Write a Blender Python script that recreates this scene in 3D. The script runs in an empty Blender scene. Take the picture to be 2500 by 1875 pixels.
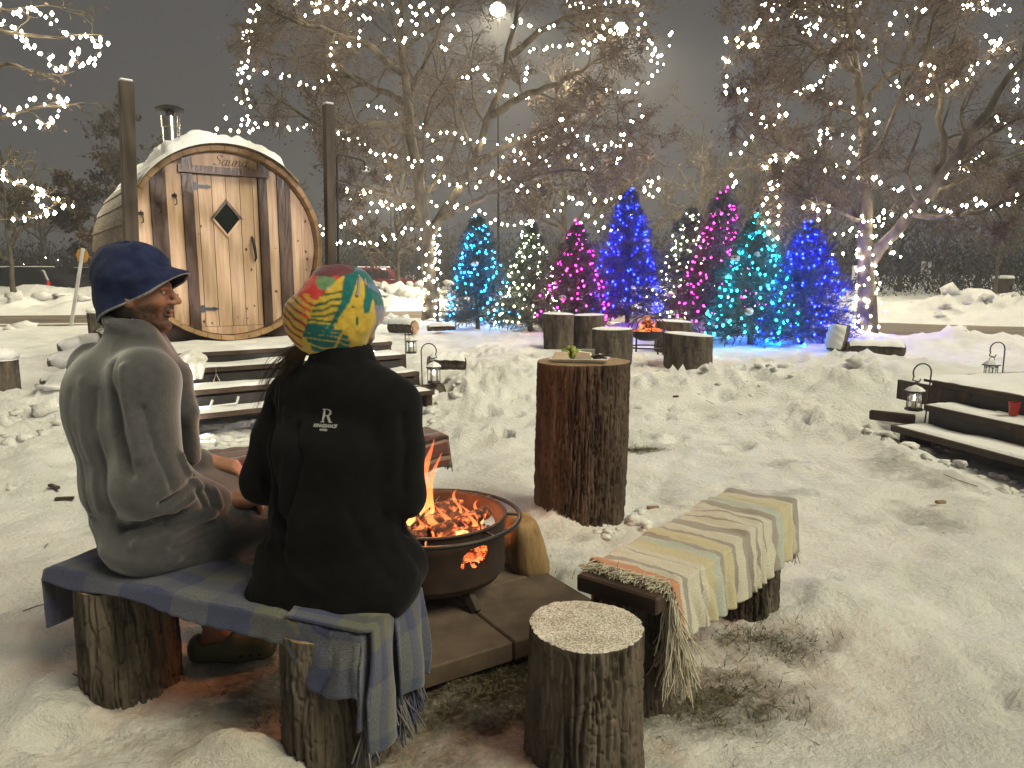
import bpy, bmesh, math, random
import numpy as np
from mathutils import Vector, Matrix

R = math.radians
SC = bpy.context.scene
COL = SC.collection

# ------------------------------------------------------------------ camera, sky, light, exposure
cam_d = bpy.data.cameras.new('camera')
cam = bpy.data.objects.new('camera', cam_d)
COL.objects.link(cam)
CAMZ = 1.35
cam.location = (0, 0, CAMZ)
cam.rotation_euler = (R(90 - 8.5), 0, 0)
cam_d.sensor_width = 36
cam_d.lens = 36 * 1805 / 2500
cam_d.clip_start = 0.05
cam_d.clip_end = 2000
SC.camera = cam

world = bpy.data.worlds.new('World')
SC.world = world
world.use_nodes = True
wn = world.node_tree.nodes
wl = world.node_tree.links
bg = wn['Background']
# overcast night sky lit from below by the town
bg.inputs['Color'].default_value = (0.0232, 0.0222, 0.0216, 1)
bg.inputs['Strength'].default_value = 1.0

sun_d = bpy.data.lights.new('sun', 'SUN')
sun_d.energy = 0.90
sun_d.angle = R(34)
sun_d.color = (1.0, 0.93, 0.66)
sun = bpy.data.objects.new('sun', sun_d)
COL.objects.link(sun)
sun.rotation_euler = Vector((0.48, -0.26, 0.62)).to_track_quat('Z', 'Y').to_euler()

SC.view_settings.view_transform = 'Standard'
SC.view_settings.look = 'None'
SC.view_settings.exposure = 1.95
SC.view_settings.gamma = 1.0
SC.render.engine = 'CYCLES'
SC.cycles.use_denoising = True
SC.cycles.max_bounces = 4
SC.cycles.use_adaptive_sampling = True
SC.cycles.adaptive_threshold = 0.025
SC.cycles.diffuse_bounces = 2
SC.cycles.glossy_bounces = 2
SC.cycles.transmission_bounces = 3
SC.cycles.transparent_max_bounces = 8
SC.cycles.sample_clamp_indirect = 3.0
SC.cycles.use_light_tree = True
SC.cycles.caustics_reflective = False
SC.cycles.caustics_refractive = False

# ------------------------------------------------------------------ numeric helpers
def _hash(ix, iy, iz, seed):
    h = (ix.astype(np.int64) * 374761393 + iy.astype(np.int64) * 668265263 + iz.astype(np.int64) * 1274126177 + seed * 974634777) & 0xFFFFFFFF
    h = ((h ^ (h >> 13)) * 1103515245) & 0xFFFFFFFF
    h = ((h ^ (h >> 16)) * 2246822519) & 0xFFFFFFFF
    return ((h ^ (h >> 15)) & 0xFFFF).astype(np.float32) / 32767.5 - 1.0

def noise3(x, y, z=0.0, seed=0):
    x = np.asarray(x, dtype=np.float64); y = np.asarray(y, dtype=np.float64)
    z = np.zeros_like(x) + z
    ix = np.floor(x); iy = np.floor(y); iz = np.floor(z)
    fx = x - ix; fy = y - iy; fz = z - iz
    ux = fx * fx * (3 - 2 * fx); uy = fy * fy * (3 - 2 * fy); uz = fz * fz * (3 - 2 * fz)
    out = 0
    for dx in (0, 1):
        wx = ux if dx else 1 - ux
        for dy in (0, 1):
            wy = uy if dy else 1 - uy
            for dz in (0, 1):
                wz = uz if dz else 1 - uz
                out = out + wx * wy * wz * _hash(ix + dx, iy + dy, iz + dz, seed)
    return out

def noise2(x, y, seed=0):
    x = np.asarray(x, dtype=np.float64); y = np.asarray(y, dtype=np.float64)
    ix = np.floor(x); iy = np.floor(y)
    fx = x - ix; fy = y - iy
    ux = fx * fx * (3 - 2 * fx); uy = fy * fy * (3 - 2 * fy)
    z0 = np.zeros_like(ix)
    a = _hash(ix, iy, z0, seed); b = _hash(ix + 1, iy, z0, seed)
    c = _hash(ix, iy + 1, z0, seed); d = _hash(ix + 1, iy + 1, z0, seed)
    return (a * (1 - ux) + b * ux) * (1 - uy) + (c * (1 - ux) + d * ux) * uy

def fbm2(x, y, oct=4, seed=0, gain=0.5):
    s = 0; a = 1.0
    for i in range(oct):
        s = s + a * noise2(np.asarray(x) * 2 ** i + 17.3 * i, np.asarray(y) * 2 ** i - 9.1 * i, seed + i)
        a *= gain
    return s

def fbm3(x, y, z, oct=3, seed=0, gain=0.5):
    s = 0; a = 1.0
    for i in range(oct):
        s = s + a * noise3(np.asarray(x) * 2 ** i + 17.3 * i, np.asarray(y) * 2 ** i - 9.1 * i, np.asarray(z) * 2 ** i, seed + i)
        a *= gain
    return s

def sstep(a, b, x):
    t = np.clip((np.asarray(x, dtype=np.float64) - a) / (b - a), 0, 1)
    return t * t * (3 - 2 * t)

# ------------------------------------------------------------------ object helpers
ORG = {}

def tag(o, label=None, cat=None, group=None, kind=None):
    if label: o['label'] = label
    if cat: o['category'] = cat
    if group: o['group'] = group
    if kind: o['kind'] = kind
    return o

def thing(name, loc, label, cat, group=None):
    o = bpy.data.objects.new(name, None)
    o.empty_display_size = 0.1
    COL.objects.link(o)
    o.location = loc
    ORG[o.name] = Vector(loc)
    return tag(o, label, cat, group)

def mesh_data(name, V, F, mat=None, smooth=False, uv=None, colors=None):
    me = bpy.data.meshes.new(name)
    V = np.asarray(V, dtype=np.float32).reshape(-1, 3)
    if isinstance(F, np.ndarray):
        F = [F]
    if len(F) and isinstance(F[0], np.ndarray) and F[0].ndim == 2:
        n_loops = sum(f.size for f in F)
        me.vertices.add(len(V)); me.vertices.foreach_set('co', V.ravel())
        me.loops.add(n_loops); me.loops.foreach_set('vertex_index', np.concatenate([f.ravel() for f in F]).astype(np.int32))
        starts = []; tot = 0
        for f in F:
            starts.append(np.arange(len(f)) * f.shape[1] + tot); tot += f.size
        starts = np.concatenate(starts).astype(np.int32)
        me.polygons.add(len(starts)); me.polygons.foreach_set('loop_start', starts)
        me.update(calc_edges=True)
        me.validate()
    else:
        me.from_pydata([tuple(map(float, v)) for v in V], [], [tuple(int(i) for i in f) for f in F])
        me.update()
    if smooth:
        me.polygons.foreach_set('use_smooth', np.ones(len(me.polygons), dtype=bool))
    if uv is not None:
        lay = me.uv_layers.new(name='UVMap')
        li = np.zeros(len(me.loops), dtype=np.int32); me.loops.foreach_get('vertex_index', li)
        lay.data.foreach_set('uv', np.asarray(uv, dtype=np.float32)[li].ravel())
    if colors is not None:
        at = me.color_attributes.new('Col', 'FLOAT_COLOR', 'POINT')
        c = np.ones((len(V), 4), dtype=np.float32); c[:, :3] = colors
        at.data.foreach_set('color', c.ravel())
    if mat is not None:
        me.materials.append(mat)
    return me

def link(name, me, parent=None, loc=None):
    o = bpy.data.objects.new(name, me)
    COL.objects.link(o)
    if parent is not None:
        o.parent = parent
        ORG[o.name] = ORG[parent.name]
        if loc is not None:
            o.location = Vector(loc) - ORG[parent.name]
    else:
        ORG[o.name] = Vector((0, 0, 0)) if loc is None else Vector(loc)
        if loc is not None:
            o.location = loc
    return o

def mobj(name, V, F, mat, parent=None, smooth=False, uv=None, colors=None, base=None):
    """a mesh object from world coordinates; base = own origin for a top-level mesh"""
    V = np.asarray(V, dtype=np.float64).reshape(-1, 3)
    off = np.array(ORG[parent.name]) if parent is not None else (np.array(base) if base is not None else np.zeros(3))
    me = mesh_data(name, V - off, F, mat, smooth, uv, colors)
    o = bpy.data.objects.new(name, me)
    COL.objects.link(o)
    if parent is not None:
        o.parent = parent
        ORG[o.name] = ORG[parent.name]
    else:
        o.location = off
        ORG[o.name] = Vector(off)
    return o

class MB:
    """collects shapes in world coordinates"""
    def __init__(s):
        s.V = []; s.F = []; s.n = 0
    def add(s, V, F):
        V = np.asarray(V, dtype=np.float64).reshape(-1, 3)
        for f in F:
            s.F.append(tuple(int(i) + s.n for i in f))
        s.V.append(V); s.n += len(V)
        return s
    def box(s, c, size, M=None, bevel=0.0):
        hx, hy, hz = size[0] / 2, size[1] / 2, size[2] / 2
        if bevel > 0:
            b = min(bevel, hx * .9, hy * .9, hz * .9)
            P = []
            for sx in (-1, 1):
                for sy in (-1, 1):
                    for sz in (-1, 1):
                        P += [(sx * (hx - b), sy * (hy - b), sz * hz), (sx * (hx - b), sy * hy, sz * (hz - b)), (sx * hx, sy * (hy - b), sz * (hz - b))]
            def ix(a, b_, c_, k): return ((a * 2 + b_) * 2 + c_) * 3 + k
            F = []
            for z in (0, 1):
                q = [ix(0, 0, z, 0), ix(1, 0, z, 0), ix(1, 1, z, 0), ix(0, 1, z, 0)]
                F.append(q if z else q[::-1])
            for y in (0, 1):
                q = [ix(0, y, 0, 1), ix(1, y, 0, 1), ix(1, y, 1, 1), ix(0, y, 1, 1)]
                F.append(q[::-1] if y else q)
            for x in (0, 1):
                q = [ix(x, 0, 0, 2), ix(x, 1, 0, 2), ix(x, 1, 1, 2), ix(x, 0, 1, 2)]
                F.append(q if x else q[::-1])
            def fix(q):
                p = [np.array(P[i]) for i in q]
                nrm = np.cross(p[1] - p[0], p[2] - p[0]); cen = sum(p) / len(p)
                return q if np.dot(nrm, cen) > 0 else q[::-1]
            for y in (0, 1):
                for z in (0, 1):
                    F.append(fix([ix(0, y, z, 0), ix(1, y, z, 0), ix(1, y, z, 1), ix(0, y, z, 1)]))
            for x in (0, 1):
                for z in (0, 1):
                    F.append(fix([ix(x, 0, z, 0), ix(x, 1, z, 0), ix(x, 1, z, 2), ix(x, 0, z, 2)]))
            for x in (0, 1):
                for y in (0, 1):
                    F.append(fix([ix(x, y, 0, 1), ix(x, y, 1, 1), ix(x, y, 1, 2), ix(x, y, 0, 2)]))
            for x in (0, 1):
                for y in (0, 1):
                    for z in (0, 1):
                        F.append(fix([ix(x, y, z, 0), ix(x, y, z, 1), ix(x, y, z, 2)]))
            P = np.array(P)
        else:
            P = np.array([(x, y, z) for x in (-hx, hx) for y in (-hy, hy) for z in (-hz, hz)])
            F = [(0, 1, 3, 2), (4, 6, 7, 5), (0, 4, 5, 1), (2, 3, 7, 6), (0, 2, 6, 4), (1, 5, 7, 3)]
        if M is not None:
            P = P @ np.array(M).T
        return s.add(P + np.array(c), F)
    def tube(s, pts, rad, n=8, cap=True, closed=False):
        pts = np.asarray(pts, dtype=np.float64); m = len(pts)
        rad = np.zeros(m) + np.asarray(rad)
        if closed:
            t = np.roll(pts, -1, 0) - np.roll(pts, 1, 0)
        else:
            t = np.gradient(pts, axis=0)
        t /= np.linalg.norm(t, axis=1)[:, None] + 1e-12
        up = np.array([0, 0, 1.0]) if abs(t[0][2]) < 0.9 else np.array([1.0, 0, 0])
        u = np.cross(up, t[0]); u /= np.linalg.norm(u)
        a = np.linspace(0, 2 * math.pi, n, endpoint=False)
        V = []
        for i in range(m):
            u = u - t[i] * np.dot(u, t[i]); u /= np.linalg.norm(u) + 1e-12
            w = np.cross(t[i], u)
            V.append(pts[i] + rad[i] * (np.cos(a)[:, None] * u + np.sin(a)[:, None] * w))
        F = []
        rng = range(m) if closed else range(m - 1)
        for i in rng:
            j = (i + 1) % m
            for k in range(n):
                F.append((i * n + k, i * n + (k + 1) % n, j * n + (k + 1) % n, j * n + k))
        if cap and not closed:
            F.append(tuple(range(n))[::-1]); F.append(tuple((m - 1) * n + k for k in range(n)))
        return s.add(np.concatenate(V), F)
    def lathe(s, prof, c, n=24, axis=None, cap=True):
        """prof: (r, h) list revolved about axis through c"""
        prof = np.asarray(prof, dtype=np.float64)
        ax = np.array([0, 0, 1.0]) if axis is None else np.asarray(axis, float) / np.linalg.norm(axis)
        up = np.array([1.0, 0, 0]) if abs(ax[0]) < 0.9 else np.array([0, 1.0, 0])
        u = np.cross(ax, up); u /= np.linalg.norm(u); w = np.cross(ax, u)
        a = np.linspace(0, 2 * math.pi, n, endpoint=False)
        ring = np.cos(a)[:, None] * u + np.sin(a)[:, None] * w
        V = np.concatenate([np.array(c) + r * ring + h * ax for r, h in prof])
        F = []
        for i in range(len(prof) - 1):
            for k in range(n):
                F.append((i * n + k, i * n + (k + 1) % n, (i + 1) * n + (k + 1) % n, (i + 1) * n + k))
        if cap:
            F.append(tuple(range(n))[::-1]); F.append(tuple((len(prof) - 1) * n + k for k in range(n)))
        return s.add(V, F)
    def prism(s, poly, depth, M, c):
        """2-D polygon (x,y) in plane of M columns 0,1, extruded by depth along column 2"""
        M = np.array(M); n = len(poly)
        P = np.array([(x, y, 0) for x, y in poly] + [(x, y, depth) for x, y in poly])
        F = [tuple(range(n))[::-1], tuple(range(n, 2 * n))]
        for i in range(n):
            j = (i + 1) % n
            F.append((i, j, n + j, n + i))
        return s.add(P @ M.T + np.array(c), F)
    def build(s, name, mat, parent=None, smooth=False, base=None, colors=None):
        V = np.concatenate(s.V)
        o = mobj(name, V, s.F, mat, parent, False, None, colors, base)
        if smooth:
            me = o.data
            me.polygons.foreach_set('use_smooth', np.ones(len(me.polygons), dtype=bool))
            if smooth != 'all':
                me.set_sharp_from_angle(angle=R(40))
        return o

def grid_faces(nu, nv, closed_u=False):
    """quads over verts indexed v*nu+u"""
    u = np.arange(nu if closed_u else nu - 1); v = np.arange(nv - 1)
    U, Vv = np.meshgrid(u, v)
    U = U.ravel(); Vv = Vv.ravel(); U2 = (U + 1) % nu
    return np.stack([Vv * nu + U, Vv * nu + U2, (Vv + 1) * nu + U2, (Vv + 1) * nu + U], 1)

def rotz(a):
    c, s_ = math.cos(a), math.sin(a)
    return np.array([[c, -s_, 0], [s_, c, 0], [0, 0, 1.0]])

def frame_from(z, xhint=(0, 0, 1)):
    z = np.array(z, float); z /= np.linalg.norm(z)
    x = np.array(xhint, float); x = x - z * np.dot(x, z); x /= np.linalg.norm(x)
    return np.stack([x, np.cross(z, x), z], 1)

# ------------------------------------------------------------------ materials
MATS = {}

def _ramp(nt, stops, interp='LINEAR'):
    r = nt.nodes.new('ShaderNodeValToRGB'); cr = r.color_ramp; cr.interpolation = interp
    while len(cr.elements) > len(stops): cr.elements.remove(cr.elements[-1])
    while len(cr.elements) < len(stops): cr.elements.new(0.5)
    for e, (p, c) in zip(cr.elements, stops):
        e.position = p; e.color = (c[0], c[1], c[2], 1)
    return r

def mat(name, c1, c2=None, rough=0.7, scale=8.0, stretch=(1, 1, 1), bump=0.0, bump_scale=None, detail=5, metal=0.0, spec=0.4, sheen=0.0,
        emit=None, estr=0.0, lo=0.35, hi=0.65, coords='Object', distort=0.0, bump_dist=0.01, rand=0.0):
    if name in MATS: return MATS[name]
    m = bpy.data.materials.new(name); m.use_nodes = True
    nt = m.node_tree; b = nt.nodes['Principled BSDF']
    b.inputs['Roughness'].default_value = rough
    b.inputs['Metallic'].default_value = metal
    b.inputs['Specular IOR Level'].default_value = spec
    if sheen:
        b.inputs['Sheen Weight'].default_value = sheen; b.inputs['Sheen Roughness'].default_value = 0.5
    if emit:
        b.inputs['Emission Color'].default_value = (*emit, 1); b.inputs['Emission Strength'].default_value = estr
    tc = nt.nodes.new('ShaderNodeTexCoord'); mp = nt.nodes.new('ShaderNodeMapping')
    mp.inputs['Scale'].default_value = stretch
    nt.links.new(tc.outputs[coords], mp.inputs['Vector'])
    if c2 is None:
        b.inputs['Base Color'].default_value = (*c1, 1)
        col = None
    else:
        n = nt.nodes.new('ShaderNodeTexNoise'); n.inputs['Scale'].default_value = scale
        n.inputs['Detail'].default_value = detail; n.inputs['Distortion'].default_value = distort
        nt.links.new(mp.outputs[0], n.inputs['Vector'])
        r = _ramp(nt, [(lo, c1), (hi, c2)])
        nt.links.new(n.outputs['Fac'], r.inputs[0])
        col = r.outputs[0]
        if rand:
            oi = nt.nodes.new('ShaderNodeObjectInfo')
            hs = nt.nodes.new('ShaderNodeHueSaturation')
            mr = nt.nodes.new('ShaderNodeMapRange')
            mr.inputs['To Min'].default_value = 1 - rand; mr.inputs['To Max'].default_value = 1 + rand
            nt.links.new(oi.outputs['Random'], mr.inputs['Value'])
            nt.links.new(mr.outputs[0], hs.inputs['Value'])
            nt.links.new(col, hs.inputs['Color']); col = hs.outputs[0]
        nt.links.new(col, b.inputs['Base Color'])
    if bump > 0:
        n2 = nt.nodes.new('ShaderNodeTexNoise'); n2.inputs['Scale'].default_value = bump_scale or scale * 3
        n2.inputs['Detail'].default_value = 6
        nt.links.new(mp.outputs[0], n2.inputs['Vector'])
        bp = nt.nodes.new('ShaderNodeBump'); bp.inputs['Strength'].default_value = bump; bp.inputs['Distance'].default_value = bump_dist
        nt.links.new(n2.outputs['Fac'], bp.inputs['Height'])
        nt.links.new(bp.outputs[0], b.inputs['Normal'])
    MATS[name] = m
    return m

def emat(name, col, strength):
    if name in MATS: return MATS[name]
    m = bpy.data.materials.new(name); m.use_nodes = True
    nt = m.node_tree; nt.nodes.clear()
    e = nt.nodes.new('ShaderNodeEmission'); o = nt.nodes.new('ShaderNodeOutputMaterial')
    e.inputs[0].default_value = (*col, 1); e.inputs[1].default_value = strength
    nt.links.new(e.outputs[0], o.inputs[0])
    MATS[name] = m
    return m

def colmat(name, rough=0.8, spec=0.3, sheen=0.0, bump=0.0, bump_scale=200.0, bump_dist=0.003, var=0.0, var_scale=30.0):
    """colour from the mesh's own printed colours (attribute Col)"""
    if name in MATS: return MATS[name]
    m = bpy.data.materials.new(name); m.use_nodes = True
    nt = m.node_tree; b = nt.nodes['Principled BSDF']
    b.inputs['Roughness'].default_value = rough; b.inputs['Specular IOR Level'].default_value = spec
    if sheen: b.inputs['Sheen Weight'].default_value = sheen
    a = nt.nodes.new('ShaderNodeAttribute'); a.attribute_name = 'Col'
    col = a.outputs['Color']
    tc = nt.nodes.new('ShaderNodeTexCoord')
    if var:
        n = nt.nodes.new('ShaderNodeTexNoise'); n.inputs['Scale'].default_value = var_scale; n.inputs['Detail'].default_value = 4
        nt.links.new(tc.outputs['Object'], n.inputs['Vector'])
        mr = nt.nodes.new('ShaderNodeMapRange'); mr.inputs['To Min'].default_value = 1 - var; mr.inputs['To Max'].default_value = 1 + var
        mr.inputs['From Min'].default_value = .3; mr.inputs['From Max'].default_value = .7
        hs = nt.nodes.new('ShaderNodeHueSaturation')
        nt.links.new(n.outputs['Fac'], mr.inputs['Value']); nt.links.new(mr.outputs[0], hs.inputs['Value'])
        nt.links.new(col, hs.inputs['Color']); col = hs.outputs[0]
    nt.links.new(col, b.inputs['Base Color'])
    if bump:
        n2 = nt.nodes.new('ShaderNodeTexNoise'); n2.inputs['Scale'].default_value = bump_scale; n2.inputs['Detail'].default_value = 4
        nt.links.new(tc.outputs['Object'], n2.inputs['Vector'])
        bp = nt.nodes.new('ShaderNodeBump'); bp.inputs['Strength'].default_value = bump; bp.inputs['Distance'].default_value = bump_dist
        nt.links.new(n2.outputs['Fac'], bp.inputs['Height']); nt.links.new(bp.outputs[0], b.inputs['Normal'])
    MATS[name] = m
    return m

M_SNOW = mat('snow', (0.72, 0.73, 0.74), (0.84, 0.84, 0.84), rough=0.75, scale=3, bump=0.5, bump_scale=45, bump_dist=0.02, spec=0.25)
M_BARK = mat('bark', (0.050, 0.040, 0.031), (0.145, 0.120, 0.094), rough=0.9, scale=14, stretch=(1, 1, .25), bump=0.7, bump_scale=40, bump_dist=0.012, spec=0.2)
M_BARK2 = mat('bark_red', (0.048, 0.034, 0.026), (0.112, 0.082, 0.061), rough=0.9, scale=16, stretch=(1, 1, .22), bump=0.7, bump_scale=45, bump_dist=0.01, spec=0.2)
M_CUT = mat('cut_wood', (0.20, 0.13, 0.075), (0.34, 0.24, 0.14), rough=0.8, scale=20, bump=0.2)
M_STAIN = mat('stained_timber', (0.030, 0.018, 0.012), (0.062, 0.038, 0.026), rough=0.6, scale=5, stretch=(1, 1, 1), bump=0.2, bump_scale=60, bump_dist=0.004)
M_BLACK = mat('black_metal', (0.012, 0.011, 0.010), (0.025, 0.022, 0.020), rough=0.5, scale=12, spec=0.4)
M_RUST = mat('fire_bowl_steel', (0.018, 0.012, 0.010), (0.045, 0.025, 0.018), rough=0.65, scale=9, spec=0.4)
M_STEEL = mat('stainless_steel', (0.55, 0.54, 0.50), rough=0.22, metal=1.0)
# ------------------------------------------------------------------ ground, road, banks
ROAD = np.array([(-60, 17.0), (-30, 18.8), (-16, 20.4), (-8, 22.0), (-3, 23.4), (2, 22.4), (5, 20.0), (8, 17.8), (11, 16.0), (16, 13.8), (26, 10.5), (60, 2.0)])

def road_dist(x, y):
    """signed distance to the road's centre line, positive on the far side"""
    x = np.asarray(x, float); y = np.asarray(y, float)
    best = np.full(x.shape, 1e9); sg = np.zeros(x.shape)
    for (ax, ay), (bx, by) in zip(ROAD[:-1], ROAD[1:]):
        dx, dy = bx - ax, by - ay; L2 = dx * dx + dy * dy
        t = np.clip(((x - ax) * dx + (y - ay) * dy) / L2, 0, 1)
        d = np.hypot(x - ax - t * dx, y - ay - t * dy)
        s_ = np.sign(dx * (y - ay) - dy * (x - ax))
        m = d < best
        best = np.where(m, d, best); sg = np.where(m, s_, sg)
    return best * sg

MOUNDS = [  # x, y, rx, ry, h : heaps of thrown snow
    (-0.50, 7.6, 0.75, 0.55, .20), (0.05, 8.1, 0.7, 0.5, .12), (-0.1, 9.4, 1.4, 0.8, .14),
    (2.6, 8.2, 1.6, 0.6, .20), (3.6, 7.6, 1.0, .5, .22), (4.4, 9.6, 1.6, .9, .20), (2.75, 6.4, .45, .7, .16), (2.8, 5.2, .25, .7, .10),
    (-3.6, 5.4, 0.9, 0.7, .22), (-4.2, 6.6, 1.2, 0.8, .25), (-3.1, 4.4, 0.6, 0.5, .10), (-5.6, 9.5, 1.8, 1.4, .22),
    (1.6, 10.6, 1.6, 0.7, .10), (6.3, 12.2, 1.8, 0.8, .18), (5.6, 14.1, 2.2, .5, .22), (3.5, 15.2, 4.0, 1.2, .12),
    (0.24, 3.95, 0.17, 0.22, .12), (-0.74, 1.86, 0.20, 0.10, .085), (-1.45, 2.18, .12, .15, .04), (-0.25, 6.0, .5, .35, .10),
    (-1.35, 2.05, 0.22, 0.08, .03), (1.35, 2.85, .3, .25, .05),
]
DIRT = [  # x, y, rx, ry, strength : bare trodden ground round the fire and under the bench
    (-0.30, 2.45, .85, .50, 1.15), (0.10, 2.35, .55, .42, 1.2), (0.66, 2.22, .36, .24, .95), (0.95, 2.58, .28, .18, .8),
    (-0.35, 3.0, .75, .6, 1.1), (-0.75, 2.2, .40, .30, .6), (-0.15, 1.95, .40, .3, .65), (.15, 2.75, .35, .3, .9), (-1.1, 3.6, .7, .5, .4), (-0.3, 1.75, .5, .2, .35), (-1.0, 2.0, .3, .2, .35),
    (1.02, 5.6, .22, .16, .8), (2.30, 3.95, .22, .30, .62), (1.65, 4.4, .35, .12, .55), (2.0, 5.2, .3, .12, .5), (2.75, 4.6, .35, .25, .6), (-2.0, 5.95, .55, .25, .55), (0.35, 3.7, .3, .12, .5), (1.05, 4.2, .25, .08, .45), (2.62, 5.0, .2, .3, .6), (-2.15, 3.7, .12, .08, .5),
]

def ground_h(x, y):
    x = np.asarray(x, float); y = np.asarray(y, float)
    r = np.hypot(x, y)
    tr = 1 - sstep(6.3, 8.6, y + 0.12 * np.abs(x))          # trodden yard
    h = 0.020 * fbm2(x * 2.2, y * 2.2, 3, 3) * tr + 0.013 * fbm2(x * 8, y * 9, 4, 5, .6) * tr - .010 * np.maximum(0, fbm2(x * 13, y * 13, 2, 6) - .25) * tr
    h += (1 - tr) * (0.06 + 0.040 * fbm2(x * 0.8, y * 0.8, 3, 7) + 0.05 * (1 - np.abs(fbm2(x * 1.8, y * 2.4, 3, 9))) * sstep(30, 14, y))
    lump = np.maximum(0, 1 - np.abs(fbm2(x * 6, y * 6, 3, 11)) * 1.3)
    lump2 = np.maximum(0, fbm2(x * 9, y * 9, 2, 15))
    for mx, my, rx, ry, mh in MOUNDS:
        d = ((x - mx) / rx) ** 2 + ((y - my) / ry) ** 2
        g = np.exp(-d * 1.2)
        h += mh * g * (0.72 + .5 * lump * sstep(0.03, .4, g) + .35 * lump2)
    for mx, my, rx, ry, st in DIRT[:13]:
        d = ((x - mx) / rx) ** 2 + ((y - my) / ry) ** 2
        h -= 0.022 * st * np.exp(-d * 1.5)
    # the road and its banks
    rd = road_dist(x, y)
    on = 1 - sstep(3.3, 4.0, np.abs(rd))
    h = h * (1 - on) - 0.06 * on
    ch = np.maximum(0, 0.55 + 0.75 * fbm2(x * 1.6, y * 1.6, 4, 21, .6))
    near = np.exp(-((rd + 4.7) / 0.55) ** 2) * 0.20 * ch * (.25 + .75 * sstep(-6, 3, x))
    left = sstep(6, -2, x)
    hgt = 0.45 * (1 - left) + 0.36 * left
    far = np.exp(-((rd - 5.4) / 1.3) ** 2) * hgt * (0.5 + ch)
    h += near + far
    bank = np.exp(-((y - 33.5) / 1.7) ** 2) * (0.5 + .75 * ch) * (0.32 * sstep(-16.3, -17.6, x) + 0.20 + .30 * sstep(-9, -6, x))* sstep(6, 0, x)
    h += bank
    h += sstep(0, 1.2, rd - 9) * 0.04
    return h

rs = np.random.RandomState(4)
def _axis():
    t = np.arange(-330, 331) * 0.0195
    return 1.6 * np.sinh(t)
gx = _axis()
gx = gx[np.abs(gx) < 420]
gy = [1.15]
while gy[-1] < 700: gy.append(gy[-1] + max(0.016, 0.0098 * gy[-1]))
gy = np.concatenate([[-500, -200, -80, -40, -20, -10, -6, -3, -1.5, -.5, .2, .7], np.array(gy)])
GX, GY = np.meshgrid(gx, gy)
GZ = ground_h(GX.ravel(), GY.ravel()).reshape(GX.shape)
GZ *= sstep(220, 90, np.hypot(GX, GY))
# boot prints pressed into the trodden snow
for i in range(620):
    if i < 420:
        py = 1.5 + 5.3 * rs.rand() ** 1.2; px = rs.uniform(-3.2, 3.6)
    else:
        py = rs.uniform(5.5, 13); px = rs.uniform(-.45, .55) * py
    a = rs.uniform(0, 6.28); L = rs.uniform(.11, .15); W = rs.uniform(.045, .06)
    dep = rs.uniform(.008, .018) if i < 420 else rs.uniform(.03, .07)
    if i >= 420: L *= 1.1; W *= 1.5
    i0, i1 = np.searchsorted(gx, [px - .3, px + .3]); j0, j1 = np.searchsorted(gy, [py - .3, py + .3])
    X = GX[j0:j1, i0:i1] - px; Y = GY[j0:j1, i0:i1] - py
    u = X * math.cos(a) + Y * math.sin(a); v = -X * math.sin(a) + Y * math.cos(a)
    d = np.sqrt((u / L) ** 2 + (v / W) ** 2)
    GZ[j0:j1, i0:i1] += dep * (-(1 - sstep(.75, 1.1, d)) + .55 * np.exp(-((d - 1.25) / .22) ** 2))

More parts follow.
